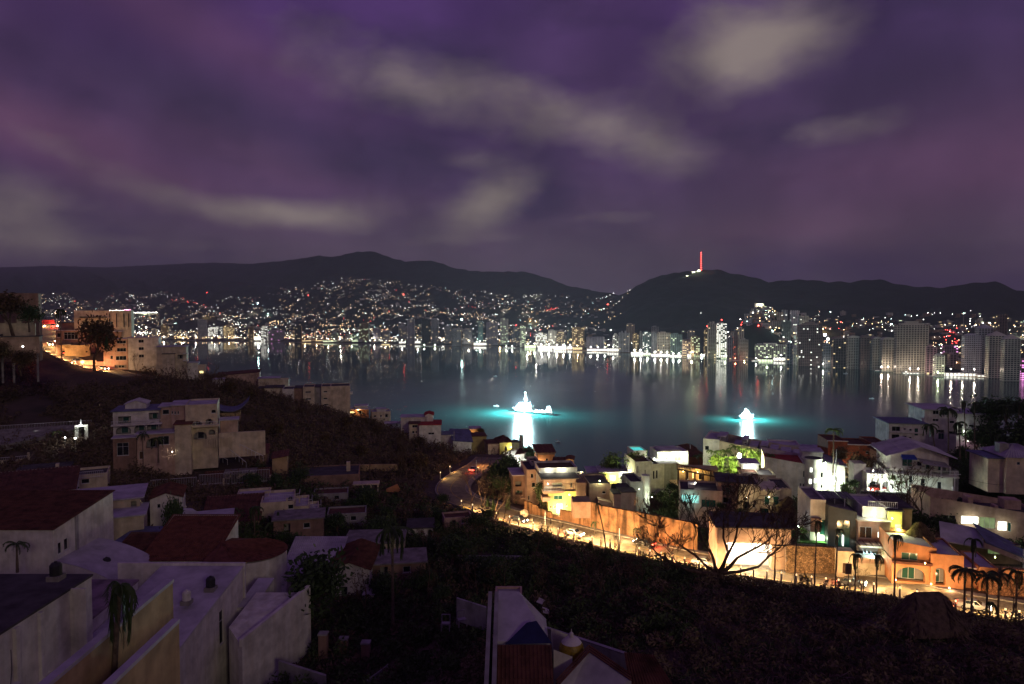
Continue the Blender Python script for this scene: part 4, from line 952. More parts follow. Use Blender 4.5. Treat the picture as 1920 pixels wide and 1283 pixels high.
class Site:
    """a building site: photo pixels at distance d map to metres in the local frame (x right, y away, z up)"""
    def __init__(s, name, label, cat, px, py, d, yaw=0.0, group=None, foot=None):
        yaw = math.degrees(math.atan((960 - px) / FPX)) * .8 if (px < 700 and d > 115) else -yaw * .5 if (px < 940 and yaw < 0) else yaw; s.px, s.py, s.d = px, py, d; s.u = d / FPX; s.root = empty(name, P(px, py, d), label, cat, R(yaw), group); s.loc = s.root.location.copy(); s.yaw = R(yaw)
        if foot: FOOT.append((s.loc.x, s.loc.y + foot * .6, foot))
    def X(s, px): return (px - s.px) * s.u / max(.5, math.cos(s.yaw))
    def Z(s, py): return (s.py - py) * s.u
    def W(s, x, y, z):
        c_, s_ = math.cos(s.yaw), math.sin(s.yaw); return Vector((s.loc.x + x * c_ - y * s_, s.loc.y + x * s_ + y * c_, s.loc.z + z))
    def vol(s, px0, px1, y0, y1, pz0, pz1, m, f=(), l=(), r=(), roof='slab', rm=None, par=.5, base=0.0, raw=False, top=None, name='wall', over=.35, noroof=False):
        """box volume; f: openings (kind, px left, py top, px right, py bottom); l, r: (kind, y, z, w, h) metric"""
        if raw: x0, x1, z0, z1 = px0, px1, pz0, pz1
        else:
            x0, x1, z0, z1 = s.X(px0), s.X(px1), s.Z(pz0), s.Z(pz1)
        mb = MB(); zt = top or (z1, z1, z1, z1)      # corner tops: front-left, front-right, back-right, back-left
        pr = par if roof == 'parapet' else 0
        zt = [z + pr for z in zt]; zb = z0 - base
        def conv(lst, L_, front):
            out = []
            for o in lst:
                if front and not raw: k, a, b_, c_, d_ = o; x = s.X(a) - x0; w = s.X(c_) - s.X(a); z = s.Z(d_); h = s.Z(b_) - s.Z(d_)
                else: k, x, z, w, h = o; z = z + z0
                x = max(.05, min(x, L_ - w - .05)); z = max(z0 + .02, z); h = min(h, min(zt) - .1 - z)
                if w < .2 or h < .2: continue
                out.append((k, round(x, 2), round(z, 2), round(w, 1), round(h, 1)))
            return out
        faces = (((x0, y0, 0), (1, 0, 0), x1 - x0, zt[0], zt[1], conv(f, x1 - x0, True), 0.0),
                 ((x1, y0, 0), (0, 1, 0), y1 - y0, zt[1], zt[2], conv(r, y1 - y0, False), math.pi / 2),
                 ((x0, y1, 0), (0, -1, 0), y1 - y0, zt[3], zt[0], conv([(k, (y1 - y0) - y - w, z, w, h) for k, y, z, w, h in l], y1 - y0, False), -math.pi / 2),
                 ((x1, y1, 0), (-1, 0, 0), x1 - x0, zt[2], zt[3], [], math.pi))
        for O, ux, L_, za, zb2, hs, rz in faces:
            arch = lambda k: k in ('a', 'oa')
            wallface(mb, O, ux, L_, zb, za, zb2, [(x, z, w, h, arch(k)) for k, x, z, w, h in hs], rev=.28 if not any(h[0] in ('o', 'oa') for h in hs) else .9)
            for k, x, z, w, h in hs:
                P_ = Vector(O) + Vector(ux) * x + Vector((0, 0, z)); nrm = Vector((ux[1], -ux[0], 0))
                if k in ('o', 'oa'):      # open loggia: dark back wall with a door in it
                    bk = MB(); q = P_ - nrm * 1.6; U = Vector(ux); bk.quad(q - U * .3, q + U * (w + .3), q + U * (w + .3) + Vector((0, 0, h)), q - U * .3 + Vector((0, 0, h)))
                    bk.build('loggia_back', greyw, s.root)
                    if w > 1.6:
                        fm_, pm_ = winmesh('g' if (x * 7 + z) % 2 < 1 else 'w', min(2.0, w * .5), min(2.2, h * .85)); e = link('window', fm_, s.root, tuple(q + U * (w * .28) + nrm * .2), (0, 0, rz)); link('pane', pm_, e)
                    continue
                fm_, pm_ = winmesh(k, w, h); e = link('window' if k != 'd' else 'door', fm_, s.root, tuple(P_), (0, 0, rz)); link('pane' if k != 'd' else 'door_leaf', pm_, e)
        if roof == 'parapet':
            for a, b_, c_, d_ in ((x0, x1, y0, y0 + .22), (x0, x1, y1 - .22, y1), (x0, x0 + .22, y0 + .22, y1 - .22), (x1 - .22, x1, y0 + .22, y1 - .22)):
                mb.box(a + .003, b_ - .003, c_ + .003, d_ - .003, min(zt) - pr - .3, min(zt) + .012)
        o = mb.build(name, m, s.root); rm_ = rm or whiteroof
        if roof == 'slab':
            q = MB(); v = over; q.hexa([(x0 - v, y0 - v, zt[0]), (x1 + v, y0 - v, zt[1]), (x1 + v, y1 + v, zt[2]), (x0 - v, y1 + v, zt[3])], [(x0 - v, y0 - v, zt[0] + .22), (x1 + v, y0 - v, zt[1] + .22), (x1 + v, y1 + v, zt[2] + .22), (x0 - v, y1 + v, zt[3] + .22)]); q.build('roof', rm_, s.root)
        elif roof == 'parapet':
            z_ = min(zt) - pr; q = MB(); q.box(x0 + .2, x1 - .2, y0 + .2, y1 - .2, z_ - .2, z_); q.build('roof', rm_, s.root)
        elif roof in ('tile', 'gable', 'hip', 'gabley'):
            z_ = zt[0]; v = over; hgt = (y1 - y0) * .22; a, b_, c_, d_ = x0 - v, x1 + v, y0 - v, y1 + v; ym = (c_ + d_) / 2; xm = (a + b_) / 2
            if roof == 'tile': planes = [[(a, c_, zt[0]), (b_, c_, zt[1]), (b_, d_, zt[2]), (a, d_, zt[3])]]
            elif roof == 'gable': planes = [[(a, c_, z_), (b_, c_, z_), (b_, ym, z_ + hgt), (a, ym, z_ + hgt)], [(b_, d_, z_), (a, d_, z_), (a, ym, z_ + hgt), (b_, ym, z_ + hgt)]]
            elif roof == 'gabley': hgt = (x1 - x0) * .2; planes = [[(b_, c_, z_), (b_, d_, z_), (xm, d_, z_ + hgt), (xm, c_, z_ + hgt)], [(a, d_, z_), (a, c_, z_), (xm, c_, z_ + hgt), (xm, d_, z_ + hgt)]]
            else:
                i_ = min((b_ - a), (d_ - c_)) * .45; planes = [[(a, c_, z_), (b_, c_, z_), (b_ - i_, ym, z_ + hgt), (a + i_, ym, z_ + hgt)], [(b_, d_, z_), (a, d_, z_), (a + i_, ym, z_ + hgt), (b_ - i_, ym, z_ + hgt)],
                       [(b_, c_, z_), (b_, d_, z_), (b_ - i_, ym, z_ + hgt), (b_ - i_, ym, z_ + hgt)], [(a, d_, z_), (a, c_, z_), (a + i_, ym, z_ + hgt), (a + i_, ym, z_ + hgt)]]
            q = MB()
            for p in planes: tileplane(q, p, s.d)
            q.build('tiled_roof', rm_ if rm else terracotta, s.root, kind='stuff')
            if roof == 'gable': g = MB(); g.add([(x0, y0, z_), (x0, y1, z_), (x0, (y0 + y1) / 2, z_ + hgt), (x1, y0, z_), (x1, y1, z_), (x1, (y0 + y1) / 2, z_ + hgt)], [(0, 2, 1), (3, 4, 5)]); g.build('gable_wall', m, s.root)
            if roof == 'gabley': g = MB(); g.add([(x0, y0, z_), (x1, y0, z_), ((x0 + x1) / 2, y0, z_ + hgt), (x0, y1, z_), (x1, y1, z_), ((x0 + x1) / 2, y1, z_ + hgt)], [(0, 1, 2), (3, 5, 4)]); g.build('gable_wall', m, s.root)
        return x0, x1, z0, z1
    def box(s, px0, px1, y0, y1, pz0, pz1, m, name, raw=False, kind=None):
        mb = MB()
        if raw: mb.box(px0, px1, y0, y1, pz0, pz1)
        else: mb.box(s.X(px0), s.X(px1), y0, y1, s.Z(pz0), s.Z(pz1))
        return mb.build(name, m, s.root, kind=kind)
    def rail(s, px0, px1, y, pz, h=1.0, m=None, name='railing', ret=0, raw=False):
        a, b_, z = (px0, px1, pz) if raw else (s.X(px0), s.X(px1), s.Z(pz)); mb = MB(); n = max(2, int((b_ - a) / .35))
        for zz in (h * .12, h): mb.bar((a, y, z + zz), (b_, y, z + zz), .045)
        for i in range(n + 1): mb.bar((a + (b_ - a) * i / n, y, z), (a + (b_ - a) * i / n, y, z + h), .03, 3)
        for sx in ([a, b_] if ret else []): mb.bar((sx, y, z + h), (sx, y + ret, z + h), .045)
        mb.build(name, m or whitemetal, s.root)
    def lamp(s, px, py, y, pw, col, r=.22, name='wall_lamp', es=30):
        x, z = s.X(px), s.Z(py); mb = MB(); mb.use(metal); mb.box(x - .08, x + .08, y, y + .35, z + .05, z + .13); mb.use(bulb('lamp_%d_%d' % (int(col[0] * 100), int(col[2] * 100)), col, es)); mb.lathe([(0, z - .12), (.09, z - .07), (.09, z + .02), (0, z + .08)], 8, x, y)
        mb.build(name, None, s.root); plight(s.root, (x, y - .35, z), pw, col, r)
def tileplane(q, p, d):
    p = [Vector(v) for v in p]; wid = (p[1] - p[0]).length; hgt = (p[3] - p[0]).length
    up = Vector((0, 0, .12)); q.add([v for v in p] + [v + up * .4 for v in p], [(4, 5, 6, 7), (3, 2, 1, 0), (0, 1, 5, 4), (1, 2, 6, 5), (2, 3, 7, 6), (3, 0, 4, 7)])
    st = .34 if d < 110 else .6 if d < 200 else 1.0; n = max(3, int(wid / st)); rows = max(1, int(hgt / (.9 if d < 110 else 3)))
    for i in range(n):
        a = (i + .18) / n; b_ = (i + .82) / n; c_ = (i + .5) / n
        for j in range(rows):
            t0, t1 = j / rows, (j + 1.0) / rows - .01; lift = .05
            f = lambda u_, t: (p[0] * (1 - u_) + p[1] * u_) * (1 - t) + (p[3] * (1 - u_) + p[2] * u_) * t + up * .42
            A_, B_, C_ = f(a, t0), f(c_, t0) + Vector((0, 0, .09 + lift)), f(b_, t0); D_, E_, F_ = f(a, t1), f(c_, t1) + Vector((0, 0, .09)), f(b_, t1)
            q.add([A_, B_, C_, D_, E_, F_], [(0, 1, 4, 3), (1, 2, 5, 4), (2, 1, 0)])

# ================================================================== lower left group of houses (aligned with the view)
def longhouse(label, x0, x1, y0, y1, zf, zb, zbase, m, rm, r=(), f=(), roof='slab', over=.12, yaw=0.0, name='house', par=.4, l=()):
    """mono-pitch house given in metres: roof height zf at its near end, zb at its far end"""
    s = Site(name, label, 'house', 960, 590, 1.0); s.root.location = (0, 0, 0); s.loc = Vector((0, 0, 0)); s.root.location = (x0, y0, zbase); s.loc = s.root.location.copy(); s.u = 1; s.d = y0
    w, dp = x1 - x0, y1 - y0; a, b_ = zf - zbase, zb - zbase
    s.vol(0, w, 0, dp, 0, max(a, b_), m, raw=True, top=(a, a, b_, b_), r=r, l=l, f=f, roof=roof, rm=rm, over=over, base=3, par=par)
    FOOT.append(((x0 + x1) / 2, (y0 + y1) / 2, max(w, dp) * .6)); return s
# A: white wall with an air conditioner at the very left
s = longhouse('white walled house with dark flat roof and air conditioner, at the lower left corner', -62, -44.7, 50, 71.5, 92.0, 92.2, 76, white, darkroof, roof='slab')
for y, w_ in ((16.0, .5), (19.2, .45)): s.box(17.3, 17.62, y - 6, y - 6 + w_, 0, 15.9, white, 'wall_pier', raw=True)
s.box(17.25, 18.9, 17.9, 18.1, 9, 16.3, white, 'chimney_pier', raw=True)
s.box(17.35, 17.85, 8.6, 10.1, 9.9, 10.05, metal, 'air_conditioner_bracket', raw=True)
s.box(17.35, 17.95, 8.7, 10.0, 10.05, 11.1, frame_w, 'air_conditioner', raw=True)
mb = MB()
for i in range(7): mb.box(17.96, 17.99, 8.85, 9.85, 10.2 + i * .12, 10.25 + i * .12)
mb.build('air_conditioner_grille', frame_d, s.root)
mb = MB(); mb.tube([(17.4, 8.0, 13.5), (17.5, 7.8, 11.8), (17.45, 8.3, 11.0), (17.5, 8.6, 10.6)], .03, 4); mb.tube([(17.4, 9.6, 14.2), (17.5, 9.5, 12.4), (17.5, 9.3, 11.1)], .025, 4); mb.build('cable', frame_d, s.root)
# B: ochre wall, nearest
s = longhouse('tall ochre wall behind the drooping palm', -23.1, -22.7, 30, 45, 101.7, 102.1, 84, ochre, whiteroof, roof='slab', over=.06)
s = longhouse('lower ochre annexe with a pale coping, in front of the tall ochre wall', -20.75, -20.35, 30, 41, 101.0, 101.2, 84, ochre, whiteroof, over=.04)
s = longhouse('house with a low pinkish lilac roof right of the corner house', -60, -47.0, 70, 84.5, 85.6, 86.5, 70, white, mat('pinkish_roof', (.30, .22, .25), .85, .4, .3, .5), roof='slab', over=.1)
# C: white wall, slanting roof
s = longhouse('white house with a lilac sloping roof and one narrow slit window', -46.8, -36.0, 71, 90.0, 83.6, 86.2, 68, white, whiteroof, r=[('w', 11.5, 11.2, 1.2, 4.2)], over=.08, roof='slab')
s.box(-6, 11.0, 19.1, 19.5, 14, 18.75, white, 'ridge_wall', raw=True)
s = longhouse('narrow white annexe stepping down behind the slit window house', -36.0, -33.8, 88.0, 95.5, 81.5, 82.4, 66, white, whiteroof, over=.05)
# vaulted roof behind
s = Site('house', 'house under a big shallow lilac barrel vault roof at the far left', 'house', 100, 1100, 93, 0, foot=10); mb = MB()
n_ = 16; x0, x1 = s.X(-20), s.X(236); y0, y1 = -1, 9; zc = s.Z(1096); rr = s.Z(1046) - zc
arc = [(x0 + (x1 - x0) * i / n_, zc + rr * math.sin(math.pi * min(1, .12 + .88 * i / n_)) ** .8 if i < n_ else zc) for i in range(n_ + 1)]
mb.add([(x, y0, z) for x, z in arc] + [(x, y1, z) for x, z in arc], [(i, i + 1, n_ + 2 + i, n_ + 1 + i) for i in range(n_)]); mb.build('vault_roof', whiteroof, s.root, smooth=True)
mb = MB(); mb.add([(x, y0 + .02, z - .05) for x, z in arc] + [(x1, y0 + .02, zc - 12), (x0, y0 + .02, zc - 12)], [tuple(range(n_ + 1, -1, -1)) + (n_ + 2,)] if False else [tuple([n_ + 2] + [n_ + 1] + list(range(n_, -1, -1)))]); mb.build('wall', white, s.root)
mb = MB(); mb.tube([(s.X(100), 0, s.Z(1047)), (s.X(118), 5, s.Z(1056))], .2, 4); mb.build('roof_ridge', whiteroof, s.root)
# D: round ended house with tiled roofs
s = Site('house', 'house with a curved white end wall and red tiled roof above it', 'house', 455, 1130, 99, 0, foot=9)
n_ = 14; R_ = s.X(520) - s.X(452); cxr = s.X(452); ztop = s.Z(1050); prof = [(cxr + R_ * math.sin(math.pi * i / n_), 4 - R_ * 1.0 * math.cos(math.pi * i / n_)) for i in range(n_ + 1)]
pl = [(s.X(385), 4 - R_)] + prof + [(s.X(385), 4 + R_)]
mb = MB(); mb.prism(pl, -12, ztop); mb.build('curved_wall', white, s.root)
mb = MB(); N_ = len(pl); zt = [ztop + .15 + .25 * (1 - (p[0] - s.X(385)) / (R_ + s.X(452) - s.X(385))) for p in pl]; c0 = (s.X(395), 4, ztop + 1.4)
mb.add([(p[0] + .15, p[1], z) for p, z in zip(pl, zt)] + [c0], [(i, (i + 1) % N_, N_) for i in range(N_)]); mb.build('tiled_roof', terracotta, s.root)
mb = MB()
for i in range(26):
    t = (i + .5) / 26 * (N_ - 1); k = int(t); q = Vector((pl[k][0], pl[k][1], zt[k])).lerp(Vector((pl[min(k + 1, N_ - 1)][0], pl[min(k + 1, N_ - 1)][1], zt[min(k + 1, N_ - 1)])), t - k); mb.bar(q + Vector((0, 0, .05)), Vector(c0) + Vector((0, 0, .05)), .09, 4)
mb.build('tile_ridges', terracotta, s.root, kind='stuff')
s.vol(250, 386, 2, 12, 1130, 1052, white, roof='tile', rm=terracotta, base=6, top=(s.Z(1058), s.Z(1058), s.Z(1028) + 1.6, s.Z(1028) + 1.6))
s = Site('house', 'terrace with a dark sloping floor and pale parapet below the curved house', 'terrace', 450, 1210, 82, 0, foot=6)
mb = MB(); A0, A1 = Vector((s.X(448), 0, s.Z(1200))), Vector((s.X(522), 7.5, s.Z(1200) + 1.2)); 
mb.hexa([(A0.x - 1.2, 0, -9), (A0.x + 1.6, -3, -9), (A1.x + 1.4, 9, -9), (A0.x - 1.2, 9, -9)], [(A0.x - 1.2, 0, A0.z + 1.6), (A0.x + 1.6, -3, A0.z + .6), (A1.x + 1.4, 9, A0.z + 2.2), (A0.x - 1.2, 9, A0.z + 2.2)]); mb.build('wall', white, s.root)
mb = MB(); mb.hexa([(A0.x + 1.2, -2.9, A0.z + .6), (A0.x + 1.6, -3, A0.z + .6), (A1.x + 1.4, 9, A0.z + 2.2), (A1.x + .9, 9, A0.z + 2.2)], [(A0.x + 1.2, -2.9, A0.z + 1.5), (A0.x + 1.6, -3, A0.z + 1.5), (A1.x + 1.4, 9, A0.z + 3.2), (A1.x + .9, 9, A0.z + 3.2)]); mb.build('parapet', white, s.root)
# E: big brown-red roofed house at the left with two small windows
s = longhouse('long white house with dark red lean-to roof and twin small windows, left edge', -92, -62.6, 92, 106, 90.7, 92.4, 80, white, terradark, r=[('w', .9, 6.9, .8, 1.6), ('w', 2.2, 7.0, .9, 1.6)], roof='tile', over=.3)
s.box(29.42, 29.62, 4.6, 5.1, 0, 11.2, greyw, 'drainpipe_chase', raw=True)
# F: lilac flat roofs
s = Site('house', 'small ochre house under a flat lilac roof with dark opening, middle left', 'house', 205, 965, 122, -14, foot=6)
s.vol(152, 252, 0, 10, 965, 938, cream, f=[('o', 238, 944, 247, 960)], r=[('w', 2, .5, 1.2, 1.4)], roof='slab', rm=whiteroof, over=.7, base=4)
s = Site('house', 'low lilac roofed annexe with a blank wall in front of the flat lilac roof', 'house', 205, 1002, 117, -14, foot=6)
s.vol(190, 258, 0, 8, 1002, 972, cream, roof='slab', rm=whiteroof, over=.4, base=4)
s = Site('house', 'flat blue grey roofed block in the middle of the left rooftops', 'house', 290, 1035, 112, -8, foot=6)
s.vol(212, 352, 0, 9, 1035, 1020, greyw, roof='slab', rm=blueroof, over=.3, base=4)
s = Site('house', 'house with a long blotchy red tile roof in front of the blue grey roof', 'house', 300, 1062, 106, 2, foot=7)
s.vol(200, 372, 0, 8, 1075, 1050, white, f=[('w', 356, 1052, 366, 1064)], roof='tile', rm=terradark, base=5, top=(s.Z(1052), s.Z(1052), s.Z(1052) + 2.0, s.Z(1052) + 2.0))
s = Site('house', 'small domed pinkish roof house left of the terraced white house', 'house', 350, 1000, 122, -12, foot=5)
s.vol(325, 425, 0, 8, 1002, 985, cream, roof='slab', rm=whiteroof, over=.2, base=4)
mb = MB(); mb.lathe([(2.4, s.Z(984)), (2.2, s.Z(984) + .9), (1.3, s.Z(984) + 1.7), (0, s.Z(984) + 2.0)], 14, s.X(345), 4); mb.build('dome', whiteroof, s.root, smooth=True)
mb = MB(); mb.lathe([(0, s.Z(984) + 1.9), (.25, s.Z(984) + 2.3), (0, s.Z(984) + 2.7)], 8, s.X(345), 4); mb.build('finial', white, s.root)
s = Site('house', 'ochre corner house with a mottled lilac roof below the terraced white house', 'house', 400, 1015, 118, -12, foot=5)
s.vol(365, 432, 0, 7, 1018, 995, ochre, roof='parapet', rm=whiteroof, par=.4, base=4)
# G: the terraced white house
s = Site('villa', 'white villa stepping down to the right in three terraces with slim rails', 'villa', 500, 1000, 140, -22, foot=12)
s.vol(395, 490, -3, 7, 1000, 968, pinkw, f=[('w', 400, 972, 417, 983), ('w', 440, 973, 446, 976), ('w', 455, 974, 462, 990)], roof='tile', rm=terradark, base=4, top=(s.Z(966), s.Z(966), s.Z(966) + 3, s.Z(966) + 3))
s.vol(490, 548, 0, 10, 1000, 946, cream, f=[('w', 494, 971, 502, 984), ('w', 503, 970, 508, 983), ('w', 546, 948, 556, 957)], r=[('o', 1, 3.6, 2, 2)], roof='parapet', rm=whiteroof, base=5, par=.5)
s.vol(548, 574, 1, 10, 1004, 960, cream, f=[('o', 562, 961, 571, 969)], r=[('w', 2, 2, 1.2, 1.3)], roof='parapet', rm=whiteroof, base=5)
s.vol(574, 592, 2, 10, 1006, 974, cream, f=[('w', 580, 977, 588, 985), ('w', 586, 990, 590, 996)], roof='parapet', rm=whiteroof, base=5)
s.vol(440, 500, 7.2, 15, 1000, 950, cream, roof='parapet', rm=whiteroof, base=5)
s.rail(505, 558, .1, 940, 1.2, ret=4); s.rail(562, 580, 1.1, 954, 1.1, ret=4); s.rail(580, 596, 2.1, 968, 1.1, ret=4)
for px in (536, 558): s.box(px - 1.2, px + 1.2, -.1, .3, 946, 935, cream, 'rail_pier')
s = Site('pergola_terrace', 'pair of white framed roof terraces behind the terraced villa', 'terrace', 390, 925, 160, -6, foot=6)
s.vol(300, 375, 0, 9, 945, 918, cream, roof='slab', rm=terradark, over=.4, base=4); s.vol(380, 495, 2, 11, 948, 922, pinkw, roof='tile', rm=terradark, base=4, top=(s.Z(922), s.Z(922), s.Z(922) + 2.4, s.Z(922) + 2.4))
s.rail(298, 372, .1, 912, 2.4); s.rail(376, 416, .1, 910, 2.6); s.rail(418, 494, .1, 913, 3.2)
for px in (375, 416, 495): s.box(px - 1.3, px + 1.3, -.2, .3, 922, 899, cream, 'terrace_post')
s = Site('house', 'steep roofed white gable house with an open dark gap, centre left rooftops', 'house', 310, 950, 128, -10, foot=6)
s.vol(286, 336, 0, 9, 962, 935, white, f=[('w', 297, 944, 303, 952), ('o', 316, 938, 332, 952)], roof='gabley', rm=terradark, base=4)
s = Site('house', 'row house with pale balcony wall left of the lilac roofs', 'house', 130, 925, 145, -8, foot=7)
s.vol(80, 130, 0, 8, 930, 908, cream, roof='slab', rm=darkroof, base=4); s.vol(130, 185, 2, 10, 928, 900, cream, f=[('w', 146, 904, 158, 913)], roof='parapet', rm=darkroof, base=4); s.rail(90, 180, -.1, 899, 1.4)
s = Site('house', 'upper row house with a pale parapet and small square stack, far left', 'house', 90, 895, 160, -6, foot=7)
s.vol(45, 120, 0, 8, 903, 882, cream, f=[('w', 118, 886, 126, 892)], roof='slab', rm=darkroof, base=4); s.vol(120, 160, 1, 9, 903, 889, cream, f=[('o', 138, 890, 146, 897)], roof='parapet', rm=darkroof, base=4); s.box(100, 105, 1, 2.5, 884, 873, cream, 'stack')
s = Site('house', 'dark red mono pitched roof house behind the twin window house', 'house', 60, 925, 125, -4, foot=8)
s.vol(-20, 120, 0, 10, 945, 925, white, roof='tile', rm=terradark, base=4, top=(s.Z(925), s.Z(925), s.Z(925) + 2.5, s.Z(925) + 2.5))
s = Site('house', 'roof terrace with a white parapet and post above the row houses', 'terrace', 20, 872, 170, -6, foot=6)
s.vol(-20, 46, 0, 9, 882, 866, cream, f=[('o', 5, 868, 18, 876)], roof='parapet', rm=darkroof, base=4); s.box(43, 46, -.1, .4, 870, 851, cream, 'terrace_post'); s.rail(-20, 44, 0, 866, 1.2)

# ================================================================== the big cream villa on the left slope
s = Site('villa', 'big cream villa with arched windows and balconies on the left slope', 'villa', 340, 850, 166, -20, foot=16)
s.vol(228, 300, 6, 17, 820, 772, white, f=[('o', 236, 781, 256, 795), ('o', 285, 777, 300, 790), ('oa', 232, 800, 256, 815), ('oa', 261, 798, 280, 814), ('oa', 284, 795, 303, 812)], roof='slab', rm=blueroof, base=8, over=.5)
s.box(226, 306, 4.6, 6.0, 798, 796, white, 'balcony_slab'); s.rail(227, 305, 4.7, 796, .9)
s.vol(244, 278, 9, 15, 772, 762, white, roof='gabley', rm=whiteroof, over=.3)
s.vol(300, 322, 8, 16, 820, 769, pinkw, f=[('w', 305, 774, 316, 783)], roof='slab', rm=whiteroof, base=8)
s.vol(320, 345, 7, 17, 815, 766, pinkw, f=[('w', 319, 776, 322, 782), ('w', 325, 777, 328, 783), ('w', 330, 777, 333, 783)], roof='slab', rm=whiteroof, base=8)
s.vol(345, 398, 4, 17, 850, 766, cream, f=[('a', 388, 774, 396, 781), ('oa', 357, 795, 373, 806), ('oa', 378, 792, 390, 804), ('oa', 358, 816, 380, 831), ('oa', 383, 813, 394, 823)], r=[('w', 3, 11, 1.2, 1.4)], roof='parapet', rm=whiteroof, base=5, par=.4)
s.box(352, 402, 2.6, 4.0, 806, 802, cream, 'balcony'); s.rail(352, 402, 2.7, 802, .8)
s.vol(330, 356, 0, 8, 853, 796, cream, roof='slab', rm=terracotta, base=5, over=.3)
s.vol(270, 330, 1, 10, 858, 812, pinkw, f=[('oa', 284, 820, 301, 838), ('w', 303, 817, 320, 833), ('d', 273, 843, 280, 858)], roof='slab', rm=whiteroof, base=5, over=.5)
s.vol(232, 268, 2, 10, 858, 818, brownw, f=[('w', 238, 826, 256, 850)], roof='slab', rm=whiteroof, base=5)
s.vol(400, 480, 3, 4, 838, 822, cream, roof='parapet', rm=concrete, base=4, par=.2); s.vol(402, 432, 7, 12, 832, 800, pinkw, roof='slab', rm=whiteroof, base=5)
mb = MB()
for i in range(12): x = s.X(376 + i * 4); mb.box(x, x + .18, 2.6, 2.8, s.Z(846), s.Z(828))
mb.build('fence_slats', cream, s.root)
s.lamp(326, 846, -.2, 8, (1, .9, .7), .1)
s = Site('tiled_shed', 'small ochre shed with a red tile roof right of the big cream villa', 'shed', 515, 885, 175, -24, foot=5)
s.vol(511, 537, 0, 6, 886, 862, ochre, roof='tile', rm=terracotta, base=3, top=(s.Z(860), s.Z(856), s.Z(852), s.Z(856)))
s = Site('tiled_shed', 'longer red tiled lean-to behind the small ochre shed', 'shed', 480, 865, 183, -24, foot=5)
s.vol(455, 500, 0, 7, 866, 846, brownw, roof='tile', rm=terracotta, base=3, top=(s.Z(848), s.Z(852), s.Z(842), s.Z(840)))
for i, (a, b_, c_, d_) in enumerate(((352, 857, 392, 880), (375, 844, 421, 868), (422, 842, 458, 872), (450, 840, 490, 860))):
    s = Site('stair_rail', ['lowest', 'second', 'third', 'topmost'][i] + ' of the slanting white rails of the steps right of the big cream villa', 'railing', a, b_, 176 - i * 1.5, 0)
    mb = MB(); B_ = (s.X(c_), -3.0, s.Z(d_)); mb.bar((0, 0, .9), (B_[0], B_[1], B_[2] + .9), .07)
    for k in range(7): t = k / 6; mb.bar((B_[0] * t, B_[1] * t, B_[2] * t - .5), (B_[0] * t, B_[1] * t, B_[2] * t + .9), .05, 3)
    mb.build('rail', whitemetal, s.root)
s = Site('boat_roof_house', 'house with an upswept boat shaped roof on the dark slope above the villa', 'house', 435, 785, 215, -10, foot=8)
mb = MB(); n_ = 8
for sgn in (0,):
    vs = []
    for i in range(n_ + 1):
        t = i / n_; x = s.X(405) + (s.X(464) - s.X(405)) * t; z = s.Z(772) + 2.6 * (2 * t - 1) ** 2 * (1.3 if t > .5 else .6); vs += [(x, -1, z), (x, 6, z + .6), (x, -1, z + .3), (x, 6, z + .9)]
    mb.add(vs, [(i * 4 + 2, (i + 1) * 4 + 2, (i + 1) * 4 + 3, i * 4 + 3) for i in range(n_)] + [(i * 4, (i + 1) * 4, (i + 1) * 4 + 2, i * 4 + 2) for i in range(n_)])
mb.build('roof', blueroof, s.root)
s.vol(412, 448, 0, 6, 788, 774, ochre, roof='none', base=3)
# terraced ruin / pool deck in the middle
s = Site('flat_roof_house', 'dark flat terrace roof with a short white stack on the middle slope', 'house', 640, 915, 175, -26, foot=10)
s.vol(545, 672, 0, 12, 912, 892, brownw, roof='parapet', rm=darkroof, base=3, par=.3); s.box(648, 655, 5, 6, 892, 874, cream, 'stack')
s = Site('garden_wall', 'low stone wall running across the middle slope above the dark terrace roof', 'wall', 700, 880, 200, -6); s.box(580, 745, 0, .5, 884, 871, ochre, 'wall_run')
s = Site('pergola', 'small pale posted pergola beside the orange lit wall on the middle slope', 'pergola', 690, 925, 170, -20, foot=3)
mb = MB()
for px in (665, 680, 695, 708): mb.bar((s.X(px), 0, s.Z(930)), (s.X(px), 0, s.Z(909)), .15); mb.bar((s.X(px), 3, s.Z(930)), (s.X(px), 3, s.Z(909)), .15)
mb.box(s.X(662), s.X(711), -.2, 3.2, s.Z(909), s.Z(907)); mb.build('frame', cream, s.root)
s = Site('garden_wall', 'triangular orange lit wall end on the middle slope', 'wall', 735, 922, 172, -10); mb = MB(); mb.hexa([(s.X(724), 0, s.Z(922)), (s.X(753), 0, s.Z(925)), (s.X(753), .5, s.Z(925)), (s.X(724), .5, s.Z(922))], [(s.X(724), 0, s.Z(917)), (s.X(745), 0, s.Z(908)), (s.X(745), .5, s.Z(908)), (s.X(724), .5, s.Z(917))]); mb.build('wall_run', orangew, s.root)

# ================================================================== upper left: the street on the hill
s = Site('block', 'large dim brown building on the crest at the top left corner', 'building', 30, 640, 200, 0, foot=10)
s.vol(-60, 62, 0, 7, 640, 553, brownw, f=[('w', -10, 575, 12, 590)], roof='parapet', rm=darkroof, base=6)
s = Site('garden_wall', 'battlemented cream wall on the crest at the left edge', 'wall', 40, 628, 195, -8)
mb = MB(); mb.box(s.X(12), s.X(60), -1, 0, s.Z(632), s.Z(606))
for px in (22, 38, 54): mb.box(s.X(px - 3), s.X(px + 3), -1, 0, s.Z(606) - .001, s.Z(599))
mb.build('wall_run', cream, s.root)
s = Site('house', 'plain ochre house on tall stilts at the left edge below the crest', 'house', 30, 672, 190, -6, foot=8)
s.vol(-50, 8, 0, 6, 660, 628, brownw, f=[('w', -2, 636, 6, 645)], roof='slab', rm=darkroof); s.vol(8, 62, 1, 7, 664, 632, brownw, roof='slab', rm=darkroof, over=.3)
